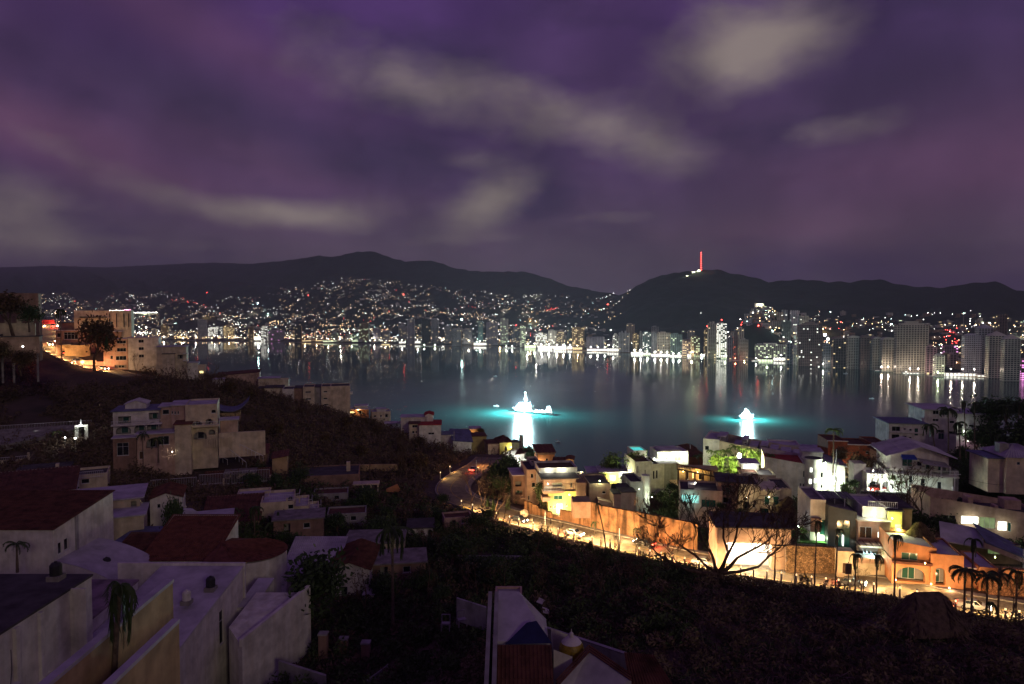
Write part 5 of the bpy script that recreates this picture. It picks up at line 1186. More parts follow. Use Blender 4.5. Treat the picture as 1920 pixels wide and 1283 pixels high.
mb = MB()
for px in (-8, 10, 25, 58): mb.box(s.X(px) - .25, s.X(px) + .25, 2, 2.5, -7, s.Z(664))
mb.build('stilts', concrete, s.root)
s = Site('house', 'big modern house with a long cream facade and slim black fins on the hill', 'house', 195, 618, 285, -4, foot=12)
s.vol(152, 236, 0, 14, 626, 584, cream, f=[('b', 160, 594, 200, 597)], r=[('w', 3, 3, 1, 3)], roof='parapet', rm=concrete, base=6, par=.3)
for px in (204, 214, 225, 232): s.box(px - .6, px + .6, -.35, .1, 614, 588, frame_d, 'fin')
s.box(150, 206, -.9, -.02, 597, 596, cream, 'ledge')
s = Site('house', 'brown house with stepped roofs below the long cream facade', 'house', 160, 655, 282, -6, foot=10)
s.vol(126, 160, 2, 10, 625, 606, brownw, roof='slab', rm=darkroof, base=8, over=.6); s.vol(160, 210, 2, 10, 625, 609, brownw, roof='slab', rm=darkroof, base=8, over=.6)
s.vol(118, 163, 0, 9, 645, 620, brownw, f=[('w', 120, 624, 126, 632), ('w', 130, 623, 150, 636)], roof='slab', rm=whiteroof, base=6, over=.3)
s.vol(163, 214, -1, 8, 655, 623, brownw, f=[('w', 166, 634, 172, 640), ('o', 176, 630, 190, 642)], roof='slab', rm=whiteroof, base=6, over=.4)
s.vol(132, 168, -3, 4, 668, 648, ochre, roof='parapet', rm=concrete, base=5, par=.3)
s.vol(123, 140, -3, 3, 652, 646, ochre, roof='slab', rm=concrete)
s = Site('apartment_block', 'four storey block with a pink lit left face and pale right face', 'apartment building', 240, 690, 264, -18, foot=10)
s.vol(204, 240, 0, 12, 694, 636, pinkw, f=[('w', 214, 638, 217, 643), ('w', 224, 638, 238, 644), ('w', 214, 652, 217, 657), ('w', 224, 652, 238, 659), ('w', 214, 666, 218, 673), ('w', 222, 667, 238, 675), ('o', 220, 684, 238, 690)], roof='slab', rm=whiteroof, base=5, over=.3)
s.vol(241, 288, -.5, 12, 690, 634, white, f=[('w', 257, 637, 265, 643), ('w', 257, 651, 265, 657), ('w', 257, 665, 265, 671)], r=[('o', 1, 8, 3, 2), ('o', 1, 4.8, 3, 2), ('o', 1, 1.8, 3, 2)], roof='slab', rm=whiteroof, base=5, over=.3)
for py in (650, 662, 674): s.box(289, 293, 0, 4, py, py - 3, white, 'balcony')
s = Site('house', 'cream house with a glazed corner right of the four storey block', 'house', 330, 690, 258, -8, foot=8)
s.vol(299, 346, 2, 11, 692, 651, cream, f=[('o', 332, 666, 341, 674), ('w', 323, 667, 328, 676)], roof='slab', rm=whiteroof, base=6, over=.4); s.vol(309, 328, 0, 4, 690, 664, cream, roof='slab', rm=darkroof, base=4, over=.2); s.box(341, 349, .5, 4, 665, 663, white, 'balcony'); s.box(341, 349, .5, 4, 678, 676, white, 'balcony')
s = Site('house', 'low pale house stepping down at the right end of the hill houses', 'house', 345, 702, 262, -8, foot=7)
s.vol(322, 345, 0, 7, 706, 686, cream, roof='slab', rm=whiteroof, base=5); s.vol(345, 367, 2, 8, 706, 682, white, roof='slab', rm=whiteroof, base=5); s.vol(367, 379, 2, 8, 708, 689, cream, f=[('ly', 369, 697, 376, 702)], roof='parapet', rm=whiteroof, base=5)
s = Site('garden_wall', 'pink lit roadside wall glowing red in the tail lights on the hill road', 'wall', 195, 697, 268, -12)
s.box(155, 184, -.3, .2, 696, 675, cream, 'wall_run'); s.box(184, 226, -.5, .2, 704, 678, pinkw, 'wall_run')
s = Site('canopy', 'red canvas canopy over the hill road at the top left', 'canopy', 92, 612, 338, 0); mb = MB(); x0, x1, z0, z1 = s.X(78), s.X(102), s.Z(608), s.Z(600); mb.hexa([(x0, -2, z0), (x1, -2, z0), (x1, 3, z0), (x0, 3, z0)], [(x0 + 1, -1, z1), (x1 - 1, -1, z1), (x1 - 1, 2, z1), (x0 + 1, 2, z1)]); mb.build('cloth', redcloth, s.root)
mb = MB()
for x in (x0 + .3, x1 - .3): mb.bar((x, -1.8, -6), (x, -1.8, z0), .08)
mb.build('posts', metal, s.root); plight(s.root, (0, -4, z0 + 1), 60, (1, .2, .15), .2)
# deck with lamp on the left slope
s = Site('deck', 'long concrete deck with a thin white rail on the dark left slope', 'deck', 80, 810, 185, 0, foot=8)
mb = MB(); mb.hexa([(s.X(-60), -6, s.Z(836)), (s.X(40), -6, s.Z(832)), (s.X(160), 4, s.Z(812)), (s.X(20), 4, s.Z(812))], [(s.X(-60), -6, s.Z(826)), (s.X(40), -6, s.Z(822)), (s.X(160), 4, s.Z(804)), (s.X(20), 4, s.Z(804))]); mb.build('slab', concrete, s.root); s.rail(18, 148, 3.9, 806, 1.3)
s = Site('gate_house', 'small white archway glowing under a bright lamp on the left slope', 'archway', 152, 815, 182, 0, foot=3)
s.vol(143, 148, 0, .6, 822, 800, white, roof='none', base=3); s.vol(157, 162, 0, .6, 822, 800, white, roof='none', base=3); s.box(143, 162, 0, .6, 800, 797, white, 'lintel'); s.lamp(152, 796, -.4, 260, (.9, 1, .9), .25, es=60)
s.box(151.3, 152.7, 0, .2, 797, 786, metal, 'pole')
for k, (px, py) in enumerate(((68, 811), (122, 822), (141, 823), (43, 651))):
    d_ = (186, 178, 178, 188)[k]; s = Site('garden_lamp', ('small blue white lamp on the deck rail', 'low white garden lamp left of the archway', 'low white garden lamp at the foot of the archway', 'lamp on the wall of the stilted ochre house')[k], 'lamp', px, py, d_)
    mb = MB(); mb.bar((0, 0, -2.4), (0, 0, 0), .05); mb.build('post', metal, s.root); mb = MB(); mb.lathe([(0, 0), (.16, .08), (.16, .26), (0, .34)], 8); mb.build('globe', B_WHITE, s.root); plight(s.root, (0, -.3, .4), 60, (.95, 1, .9), .12)
# apartment row on the ridge
s = Site('apartment_block', 'ribbed four storey apartment slab on the ridge, its right end blank', 'apartment building', 560, 775, 272, -22, foot=16)
s.vol(482, 512, 2, 12, 775, 731, cream, f=[('oa', 496, 736, 502, 741)], roof='slab', rm=terradark, base=8, over=.3); s.vol(500, 532, 1, 12, 775, 727, cream, roof='slab', rm=darkroof, base=8, over=.2)
s.vol(532, 552, 0, 12, 780, 730, white, roof='parapet', rm=darkroof, base=8, par=.3)
for (a, b_) in ((568, 588), (600, 617)):
    s.vol(a, b_, 0, 12, 780, 727, cream, f=[('w', a + 4, 734, b_ - 6, 737), ('w', a + 4, 747, b_ - 6, 750), ('w', a + 4, 759, b_ - 6, 762)], roof='parapet', rm=darkroof, base=8, par=.3)
s.vol(552, 568, 1.4, 12, 780, 729, brownw, roof='slab', rm=darkroof, base=8, over=.1); s.vol(588, 600, 1.4, 12, 780, 728, greyw, roof='slab', rm=darkroof, base=8, over=.1)
s.vol(617, 652, .4, 12, 785, 727, cream, r=[('o', 2, 9, 3, 2), ('o', 2, 5.5, 3, 2)], roof='parapet', rm=darkroof, base=8, par=.3); s.box(652, 657, 1, 5, 742, 739, white, 'balcony')
s = Site('house', 'long low pink walled house at the top of the ridge', 'house', 450, 716, 285, -14, foot=9)
s.vol(411, 483, 0, 10, 722, 702, pinkw, roof='tile', rm=terradark, base=6, top=(s.Z(704), s.Z(699), s.Z(696), s.Z(701)), over=.3)
s = Site('house', 'low cream roofed house right of the long pink walled house', 'house', 505, 722, 282, -14, foot=7); s.vol(486, 522, 0, 8, 728, 710, cream, roof='slab', rm=whiteroof, base=6); s.vol(522, 538, 1, 8, 730, 715, cream, roof='parapet', rm=whiteroof, base=6)
s = Site('house', 'pale narrow house half hidden by bare trees on the ridge', 'house', 410, 735, 262, -10, foot=6); s.vol(400, 418, 0, 6, 742, 712, white, roof='slab', rm=whiteroof, base=5)
s = Site('house', 'dim brown house between the pink walled house and the apartment slab', 'house', 470, 745, 272, -12, foot=7); s.vol(484, 516, -3, 5, 752, 728, brownw, f=[('w', 494, 734, 500, 741)], roof='slab', rm=darkroof, base=6)
s = Site('house', 'warm lit house with an open terrace right of the apartment slab', 'house', 675, 780, 285, -14, foot=7); s.vol(653, 690, 0, 8, 784, 768, orangew, f=[('ly', 656, 771, 666, 775), ('o', 670, 770, 680, 778)], roof='slab', rm=whiteroof, base=6, over=.5); s.vol(665, 688, 3, 9, 770, 764, white, roof='slab', rm=whiteroof); s.lamp(672, 768, -.5, 260, (1, .55, .2), .2)
s = Site('house', 'cube shaped two storey cream house on the ridge', 'house', 717, 790, 290, -30, foot=7)
s.vol(698, 732, 0, 9, 792, 774, cream, f=[('w', 702, 778, 706, 782), ('w', 713, 778, 716, 782), ('w', 722, 777, 727, 783)], r=[('w', 2, 2.4, 1.4, 1.4), ('w', 5, 2.4, 1.4, 1.4)], roof='parapet', rm=whiteroof, base=6)
s.vol(708, 724, 3, 7, 774, 769, white, roof='slab', rm=whiteroof)
s = Site('house', 'low teal lit white house at the foot of the cube shaped house', 'house', 735, 802, 282, -18, foot=6); s.vol(722, 750, 0, 6, 806, 795, white, roof='slab', rm=whiteroof, base=5)
s = Site('house', 'white house with dark red roof and blank stepped wall on the ridge', 'house', 800, 830, 262, -12, foot=9)
s.vol(767, 786, 2, 12, 826, 796, cream, f=[('w', 773, 798, 782, 803), ('w', 773, 809, 777, 814), ('w', 779, 809, 782, 814)], roof='slab', rm=terradark, base=6, over=.4)
s.vol(786, 827, 0, 12, 832, 797, white, f=[('w', 803, 811, 814, 815)], roof='slab', rm=redroof, base=6, over=.3); s.vol(750, 800, 8, 16, 812, 788, white, roof='slab', rm=whiteroof, base=8); s.vol(796, 812, 8, 16, 800, 784, white, roof='gabley', rm=redroof, base=8)
s = Site('house', 'angular white house with a folded blue grey roof beside a thin antenna', 'house', 860, 850, 262, -20, foot=8)
s.vol(829, 852, 4, 12, 838, 818, white, roof='slab', rm=blueroof, base=8, over=.4); s.vol(850, 884, 0, 10, 865, 828, white, roof='slab', rm=blueroof, base=8, over=.6, top=(s.Z(826), s.Z(830), s.Z(815), s.Z(812)))
s.box(851, 852, -.5, -.3, 826, 808, metal, 'antenna')
s = Site('house', 'orange lit house with a green garden behind the angular white house', 'house', 880, 822, 285, -14, foot=7); s.vol(853, 882, 0, 8, 826, 812, orangew, roof='parapet', rm=redroof, base=8); s.vol(882, 902, 1, 8, 824, 806, ochre, roof='slab', rm=whiteroof, base=8); s.lamp(880, 812, -.6, 400, (1, .5, .15), .2)
s = Site('house', 'small yellow house with a dark red flat roof', 'house', 900, 838, 270, -24, foot=6); s.vol(878, 912, 0, 8, 842, 818, yellow, roof='slab', rm=terradark, base=8, over=.5); s.lamp(913, 828, -.6, 240, (1, .85, .3), .2)
s = Site('house', 'yellow lit house with a dark hipped roof, right of the small yellow house', 'house', 935, 850, 262, -24, foot=7); s.vol(915, 936, 0, 9, 852, 832, brownw, roof='slab', rm=terradark, base=8); s.vol(936, 958, -1, 8, 854, 829, yellow, f=[('w', 946, 836, 950, 846)], roof='hip', rm=terradark, base=8, over=.7); s.lamp(957, 838, -1.6, 500, (1, .9, .35), .2)
s = Site('house', 'slender dim stone tower house by the water beside young trees', 'house', 972, 850, 268, -10, foot=4); s.vol(959, 974, 0, 6, 852, 830, greyw, roof='slab', rm=darkroof, base=10); s.vol(971, 978, 2, 5, 850, 819, greyw, roof='slab', rm=darkroof, base=10, over=.2)
s = Site('house', 'brilliantly lit white stepped walls with red tile tops above the green bank', 'house', 985, 868, 250, -16, foot=8)
s.vol(938, 962, 4, 9, 862, 851, white, roof='none', base=6, top=(s.Z(856), s.Z(849), s.Z(849), s.Z(856))); s.vol(964, 981, 2, 8, 868, 852, white, roof='tile', rm=terracotta, base=6, top=(s.Z(856), s.Z(852), s.Z(847), s.Z(850)))
s.vol(981, 995, 1, 7, 872, 863, white, roof='parapet', rm=whiteroof, base=8, par=.2); s.vol(995, 1012, 0, 6, 876, 865, white, roof='parapet', rm=whiteroof, base=8, par=.3)
for (px, py, y) in ((955, 858, 0.5), (974, 862, -2), (990, 869, -2.5), (1004, 872, -3)): s.lamp(px, py, y, 700, (.95, 1, .88), .2)
s = Site('house', 'small peach tower house with a red tiled roof against the water', 'house', 1023, 868, 240, 6, foot=5)
s.vol(1008, 1040, 0, 8, 871, 852, orangew, f=[('w', 1023, 860, 1027, 864)], roof='slab', rm=terracotta, base=8, over=.1); s.vol(1006, 1041, -.5, 9, 852, 845, brownw, roof='tile', rm=terracotta, top=(s.Z(848), s.Z(848), s.Z(842), s.Z(842)), over=.4); s.lamp(1012, 868, -1.2, 420, (1, .75, .4), .2)
s = Site('house', 'low yellow green lit terrace house right of the peach tower house', 'house', 1065, 885, 225, -8, foot=7)
s.vol(1035, 1062, 2, 9, 886, 872, brownw, roof='tile', rm=terradark, base=6, top=(s.Z(876), s.Z(876), s.Z(868), s.Z(868))); s.vol(1060, 1074, 3, 9, 884, 866, orangew, roof='gabley', rm=terracotta, base=6); s.lamp(1058, 872, -.6, 420, (.9, 1, .4), .2); s.lamp(1090, 884, 0, 200, (1, .8, .4), .2)
s.rail(1070, 1093, 0, 892, 1.3, whitemetal); s.box(1072, 1094, -.2, 6, 894, 891, white, 'terrace_slab')

# ================================================================== the row above the lit road
s = Site('villa', 'pinkish three storey house with small dark windows at the left of the lit row', 'villa', 1005, 955, 170, 8, foot=9)
s.vol(988, 1015, 0, 11, 958, 882, pinkw, f=[('w', 995, 887, 1000, 895), ('w', 997, 904, 1004, 913), ('w', 990, 928, 993, 938), ('w', 1008, 908, 1015, 916)], roof='parapet', rm=darkroof, base=5, par=.4)
s.vol(966, 990, 4, 12, 955, 897, brownw, f=[('o', 970, 908, 982, 918), ('o', 970, 926, 984, 934)], roof='slab', rm=whiteroof, base=6); s.box(979, 989, 2.5, 4, 940, 938, pinkw, 'balcony')
s.vol(1004, 1022, 6, 14, 920, 880, cream, roof='parapet', rm=darkroof, base=4)
s = Site('villa', 'yellow green lit three storey house with a blazing doorway', 'villa', 1060, 962, 160, 6, foot=10)
s.vol(1021, 1082, 1, 11, 928, 898, pinkw, f=[('dim', 1036, 906, 1055, 910), ('o', 1038, 908, 1056, 913), ('w', 1071, 906, 1075, 915)], roof='slab', rm=darkroof, base=0, over=.8)
s.vol(1027, 1080, 0, 10, 964, 921, yellow, f=[('g', 1038, 928, 1055, 936), ('w', 1030, 948, 1033, 952), ('w', 1038, 948, 1041, 952), ('lit', 1043, 944, 1055, 962), ('w', 1061, 946, 1064, 949)], roof='none', base=6)
s.box(1016, 1031, -.6, 3, 938, 930, pinkw, 'balcony'); s.box(1016, 1056, -1.4, 1, 921, 917, pinkw, 'balcony_front'); s.rail(1018, 1056, -1.3, 917, 1.0)
s.lamp(1049, 955, -1.6, 1500, (1, 1, .55), .3); s.lamp(1066, 925, -1.0, 240, (1, .95, .3), .2); s.lamp(1025, 903, -1.2, 120, (1, 1, .7), .15)
s.vol(1016, 1092, 6, 14, 898, 890, white, roof='parapet', rm=leafdry, base=3, par=.5); s.lamp(1062, 887, 5.2, 260, (1, 1, .7), .2); s.lamp(1035, 889, 5.5, 160, (1, 1, .8), .2)
s.box(1080, 1098, -1, 8, 964, 903, brownw, 'side_wing')
s = Site('house', 'narrow green lit wall between the blazing doorway house and the pink cube', 'house', 1100, 945, 168, 4, foot=5)
s.vol(1078, 1094, 1, 9, 948, 904, brownw, roof='slab', rm=darkroof, base=5); s.vol(1092, 1107, 0, 9, 948, 904, white, roof='none', base=5, top=(s.Z(907), s.Z(902), s.Z(902), s.Z(907))); s.lamp(1101, 936, -1.3, 520, (.92, 1, .6), .2)
s = Site('villa', 'pink brown cube house with a pale green lit corner and round stair tower', 'villa', 1165, 960, 160, 4, foot=12)
s.vol(1108, 1150, 3, 13, 966, 914, pinkw, f=[('w', 1133, 926, 1140, 931)], roof='parapet', rm=darkroof, base=6, par=.3)
s.vol(1122, 1152, 0, 3, 968, 938, pinkw, f=[('w', 1137, 952, 1139, 956), ('w', 1141, 951, 1143, 955)], roof='slab', rm=pinkw, base=6, top=(s.Z(938), s.Z(946), s.Z(946), s.Z(938)), over=.05)
s.vol(1148, 1162, -1, 6, 960, 924, pinkw, roof='slab', rm=darkroof, base=0, over=.1); s.vol(1162, 1191, -1, 7, 957, 921, cream, roof='slab', rm=darkroof, base=0, over=.12)
s.box(1161, 1163, -.8, -.3, 972, 957, cream, 'column'); s.box(1188, 1190, -.8, -.3, 975, 957, cream, 'column'); s.vol(1150, 1190, 2, 8, 975, 957, brownw, f=[('o', 1153, 960, 1160, 972)], roof='none', base=4)
s.vol(1188, 1214, 3, 12, 960, 911, greyw, roof='parapet', rm=darkroof, base=8, par=.3)
mb = MB(); mb.cyl(s.X(1219), 3.5, -8, s.Z(897), 1.05, n=18); mb.build('stair_tower', white, s.root); s.lamp(1226, 935, 1, 420, (.85, 1, .7), .2, es=8); s.lamp(1200, 918, .5, 90, (.9, 1, .6), .2, es=8)
s.lamp(1128, 906, 3, 300, (.9, 1, .5), .2)
s = Site('house', 'low house glowing yellow between garden trees in front of the water', 'house', 1150, 905, 200, 0, foot=8)
s.vol(1105, 1150, 4, 12, 910, 893, greyw, roof='slab', rm=whiteroof, base=4); s.vol(1126, 1160, 0, 8, 908, 886, yellow, f=[('ly', 1144, 892, 1154, 902)], roof='slab', rm=whiteroof, base=4, over=.4); s.vol(1160, 1188, 2, 9, 905, 888, white, f=[('lit', 1164, 889, 1178, 896)], roof='slab', rm=whiteroof, base=4)
s.lamp(1149, 895, -1.5, 2200, (1, .98, .35), .35, es=60); s.lamp(1171, 891, .4, 1000, (1, 1, .75), .3, es=40)
s = Site('kiosk', 'small red tiled pavilion beside a white pole at the water edge', 'pavilion', 1133, 888, 232, 0, foot=4); s.vol(1124, 1142, 0, 5, 890, 882, brownw, roof='hip', rm=terracotta, base=6); s.box(1137.6, 1138.4, -.5, -.3, 890, 870, whitemetal, 'pole'); s.lamp(1128, 884, -1, 200, (1, .6, .3), .15)
s = Site('villa', 'white and grey garden villa with slit windows and a turquoise pool roof', 'villa', 1230, 908, 195, 6, foot=13)
s.vol(1190, 1222, 0, 12, 908, 867, white, f=[('w', 1194, 872, 1196, 886), ('w', 1208, 880, 1210, 892)], roof='parapet', rm=leafdry, base=6, par=.4); s.vol(1186, 1204, -2, 3, 908, 894, greyw, roof='slab', rm=whiteroof, base=5)
s.vol(1222, 1248, 1, 12, 904, 874, white, f=[('w', 1226, 884, 1229, 900), ('w', 1232, 883, 1235, 899)], roof='parapet', rm=darkroof, base=6, par=.4); s.vol(1240, 1275, 1.5, 10, 900, 872, greyw, roof='slab', rm=whiteroof, base=6)
s.vol(1203, 1230, 9, 16, 880, 858, white, roof='parapet', rm=white, base=2, par=.4); mb = MB(); mb.box(s.X(1206), s.X(1228), 9.5, 15.5, s.Z(858) - .05, s.Z(858) + .1); mb.build('pool_water', mat('pool_water', (.05, .45, .45), .1, 0, emit=(.1, .9, .85), es=.7), s.root)
s.vol(1250, 1312, 8, 16, 900, 860, white, f=[('lit', 1254, 866, 1266, 874), ('dim', 1284, 868, 1298, 876)], roof='parapet', rm=whiteroof, base=4, par=.4); s.vol(1262, 1300, 10, 16, 864, 858, white, roof='slab', rm=whiteroof)
for (px, py, pw_) in ((1256, 862, 500), (1276, 868, 600), (1300, 866, 700), (1240, 868, 260), (1284, 880, 300)): s.lamp(px, py, 6.5, pw_, (.93, 1, .75), .25)
s.box(1250, 1280, -3, -2.7, 905, 896, pinkw, 'garden_wall_run')
s = Site('house', 'dark red roofed restaurant with a white spire pole behind the garden villa', 'house', 1300, 870, 235, 0, foot=9)
s.vol(1280, 1322, 0, 10, 880, 856, redw, roof='hip', rm=terradark, base=8, over=.8); s.vol(1290, 1318, 8, 14, 862, 850, redw, roof='hip', rm=terradark); s.box(1299.3, 1300.3, 4, 4.3, 856, 838, whitemetal, 'pole')
# long white building with the floodlit garden in front
s = Site('long_apartment_building', 'long white building with a striped skyline above the floodlit bamboo garden', 'apartment building', 1320, 892, 205, -24, foot=16)
s.vol(1318, 1345, 0, 14, 892, 824, white, f=[('w', 1321, 835, 1328, 843)], roof='parapet', rm=whiteroof, base=5, par=.4)
s.vol(1345, 1480, 0, 14, 890, 834, cream, f=[('w', x, 846, x + 6, 856) for x in range(1352, 1470, 12)], roof='parapet', rm=whiteroof, base=5, par=.4, top=(s.Z(826), s.Z(846), s.Z(846), s.Z(826)))
for k, (a, b_, pt_) in enumerate(((1339, 1352, 812), (1366, 1378, 826), (1380, 1388, 815), (1392, 1404, 826), (1410, 1420, 824), (1425, 1436, 830), (1442, 1456, 833), (1462, 1476, 836))):
    s.vol(a, b_, 4, 12, 845, pt_ + 8, white if k % 2 else greyw, f=[('w', a + 3, pt_ + 12, a + 7, pt_ + 16)], roof='slab', rm=whiteroof, over=.2)
s2 = Site('house', 'low white wing at the right end of the long white building', 'house', 1500, 860, 232, -14, foot=9); s2.vol(1448, 1500, 0, 10, 868, 838, white, f=[('w', 1470, 846, 1476, 852), ('w', 1484, 846, 1488, 854)], roof='parapet', rm=whiteroof, base=6); s2.vol(1500, 1560, 3, 12, 868, 846, white, roof='slab', rm=whiteroof, base=6)
s3 = Site('flood_lamp', 'blazing garden floodlight among the bamboo and palms', 'lamp', 1386, 872, 187)
mb = MB(); mb.bar((0, 0, -3), (0, 0, 2.6), .09); mb.build('post', metal, s3.root); mb = MB(); mb.lathe([(0, 1.9), (.45, 2.1), (.55, 2.6), (.4, 3.1), (0, 3.3)], 12); mb.build('globe', bulb('garden', (1, 1, .72), 60), s3.root); plight(s3.root, (0, -.9, 2.6), 11000, (1, 1, .42), .5); plight(s3.root, (-8, -1.4, 1.4), 2600, (1, .95, .3), .5); plight(s3.root, (3.6, -1, .4), 2600, (1, 1, .6), .5)
# yellowish beach-house with pergola terrace, middle
s = Site('villa', 'house with long cyan lit windows under a dark cluttered roof terrace', 'villa', 1310, 955, 150, -12, foot=10)
s.vol(1276, 1352, 0, 9, 955, 922, pinkw, f=[('lc', 1279, 929, 1311, 944), ('gl', 1315, 936, 1340, 950)], roof='parapet', rm=darkroof, base=4, par=.4)
s.vol(1345, 1382, 2, 10, 948, 905, brownw, f=[('o', 1352, 910, 1376, 930), ('g', 1358, 915, 1366, 928), ('o', 1350, 936, 1370, 950)], roof='slab', rm=darkroof, base=3)
s.box(1292, 1304, 2, 5, 920, 913, white, 'roof_tank'); s.lamp(1294, 934, -.6, 150, (.4, 1, .95), .2, es=6); s.lamp(1305, 911, 3, 90, (1, .95, .8), .2)
s = Site('pergola', 'dark timber pergola with orange light behind it, on the roof terrace', 'pergola', 1300, 915, 165, -12, foot=6)
mb = MB()
for k in range(8): px = 1273 + k * 15; mb.bar((s.X(px), 0, s.Z(918 + k)), (s.X(px), 0, s.Z(881 + k * 2.4)), .13); mb.bar((s.X(px), 5, s.Z(918 + k)), (s.X(px), 5, s.Z(881 + k * 2.4)), .13)
for y in (-.3, 5.3): mb.bar((s.X(1270), y, s.Z(880)), (s.X(1390), y, s.Z(900)), .2)
for k in range(26): t = k / 25; mb.bar((s.X(1270) * (1 - t) + s.X(1390) * t, -.5, s.Z(880 + 20 * t) + .2), (s.X(1270) * (1 - t) + s.X(1390) * t, 5.5, s.Z(880 + 20 * t) + .2), .08, 3)
mb.build('frame', wood, s.root)
s.vol(1276, 1345, 6, 10, 918, 890, ochre, f=[('w', 1290, 895, 1294, 910), ('ly', 1300, 897, 1304, 908), ('w', 1312, 896, 1322, 910)], roof='slab', rm=ochre, base=2); s.lamp(1310, 893, 5, 420, (1, .62, .2), .25); s.lamp(1283, 893, 5, 200, (1, .7, .3), .2)
s = Site('villa', 'cream villa with a curved bay of tall windows and scalloped parapet', 'villa', 1430, 968, 150, -10, foot=13)
s.vol(1379, 1426, 1, 11, 968, 913, cream, f=[('w', 1383, 921, 1387, 925), ('w', 1376, 938, 1383, 946), ('b', 1396, 944, 1407, 960), ('w', 1413, 948, 1418, 955)], roof='parapet', rm=darkroof, base=5, par=.3)
n_ = 10; x0, x1 = s.X(1421), s.X(1462); pl = [(x0 + (x1 - x0) * i / n_, 1 - 2.0 * math.sin(math.pi * i / n_)) for i in range(n_ + 1)] + [(x1, 9), (x0, 9)]
mb = MB(); mb.prism(pl, -5, s.Z(920)); mb.build('bay_wall', cream, s.root); mb = MB(); mb.prism([(x * 1.0, y - .3) for x, y in pl], s.Z(920), s.Z(918)); mb.build('bay_cornice', cream, s.root)
for (a, b_) in ((1431, 1440), (1446, 1456)):
    fm_, pm_ = winmesh('g', s.X(b_) - s.X(a), s.Z(928) - s.Z(944)); e = link('window', fm_, s.root, (s.X(a), -1.22, s.Z(943)), (0, 0, 0)); link('pane', pm_, e)
for (a, b_) in ((1424, 1438), (1444, 1449)):
    fm_, pm_ = winmesh('gl', s.X(b_) - s.X(a), s.Z(951) - s.Z(967)); e = link('window', fm_, s.root, (s.X(a), -1.15, s.Z(967)), (0, 0, 0)); link('pane', pm_, e)
pl2 = [(x0 + (x1 - x0) * i / n_, .6 - 3.0 * math.sin(math.pi * i / n_)) for i in range(n_ + 1)] + [(x1, 1), (x0, 1)]
mb = MB(); mb.prism(pl2, s.Z(948), s.Z(945)); mb.build('balcony', cream, s.root); mb = MB()
for i in range(n_ + 1): mb.bar((pl2[i][0], pl2[i][1], s.Z(945)), (pl2[i][0], pl2[i][1], s.Z(945) + 1), .04, 3)
mb.tube([(x, y, s.Z(945) + 1) for x, y in pl2[:n_ + 1]], .05, 4); mb.build('balcony_rail', frame_d, s.root)
s.vol(1455, 1484, 2, 12, 945, 920, cream, roof='parapet', rm=darkroof, base=10, par=.3)
mb = MB()
for k in range(9): mb.lathe([(.3, 0), (.3, .3), (0, .5)], 6, s.X(1424 + k * 7), .8 if k > 5 else -1.2 * math.sin(math.pi * k / 5.5)); 
for i_, v in enumerate(mb.v): mb.v[i_] = (v[0], v[1], v[2] + s.Z(917))
mb.build('parapet_knobs', cream, s.root); s.box(1443, 1445, -2.6, -2.2, 968, 930, cream, 'column'); s.box(1448, 1450, -2.6, -2.2, 972, 950, cream, 'column')
s.lamp(1436, 925, -2.8, 110, (1, .85, .5), .2); s.lamp(1400, 932, -.6, 90, (1, .75, .4), .2)
s.box(1379, 1425, -3, -2.6, 984, 966, cream, 'garden_parapet')
s = Site('villa', 'square roof room with three little windows above the cream villa', 'house', 1425, 925, 165, -10, foot=6)
s.vol(1394, 1422, 1, 8, 930, 892, pinkw, f=[('w', 1398, 893, 1406, 900), ('o', 1410, 896, 1420, 912), ('w', 1430, 900, 1434, 906)], roof='slab', rm=terradark, base=4, over=.3); s.vol(1422, 1453, 0, 8, 925, 893, cream, f=[('w', 1430, 901, 1434, 908), ('w', 1439, 899, 1442, 905), ('w', 1444, 898, 1447, 904), ('w', 1449, 897, 1452, 903)], roof='parapet', rm=greyw, base=4, par=.4)
s.vol(1398, 1430, 6, 12, 892, 880, white, f=[('lit', 1402, 882, 1426, 890)], roof='slab', rm=whiteroof); s.lamp(1415, 880, 4.5, 500, (.95, 1, .8), .25)
# big white building
s = Site('villa', 'tall blank white building with a round stair tower and red terrace roof', 'apartment building', 1505, 950, 178, -16, foot=15)
s.vol(1438, 1508, 0, 14, 955, 872, white, f=[('w', 1499, 906, 1502, 913), ('w', 1505, 906, 1508, 914), ('w', 1505, 882, 1508, 894)], roof='parapet', rm=redroof, base=6, par=.5, top=(s.Z(862), s.Z(872), s.Z(872), s.Z(862)))
mb = MB(); mb.cyl(s.X(1521), .6, -7, s.Z(860), 2.0, n=28); mb.build('stair_tower', white, s.root, smooth=False); mb = MB(); mb.cyl(s.X(1521), .6, s.Z(862), s.Z(857), 2.25, 2.35, n=28); mb.build('stair_tower_rim', white, s.root); mb = MB(); mb.cyl(s.X(1521), .6, s.Z(857), s.Z(857) + .1, 2.0, n=28); mb.build('stair_tower_top', darkroof, s.root)
for (px, py) in ((1517, 877), (1516, 899), (1524, 897), (1516, 921), (1524, 919)):
    x = s.X(px); m_ = MB(); yy = .6 - math.sqrt(max(0, 2.0 ** 2 - (x - s.X(1521)) ** 2)); m_.box(x - .28, x + .28, yy - .12, yy + .2, s.Z(py + 4), s.Z(py - 4)); m_.build('lit_slit', lit_w, s.root)
s.vol(1534, 1548, 1, 12, 948, 868, white, f=[('w', 1532, 885, 1537, 894), ('w', 1532, 908, 1536, 914)], roof='parapet', rm=whiteroof, base=6, par=.4)
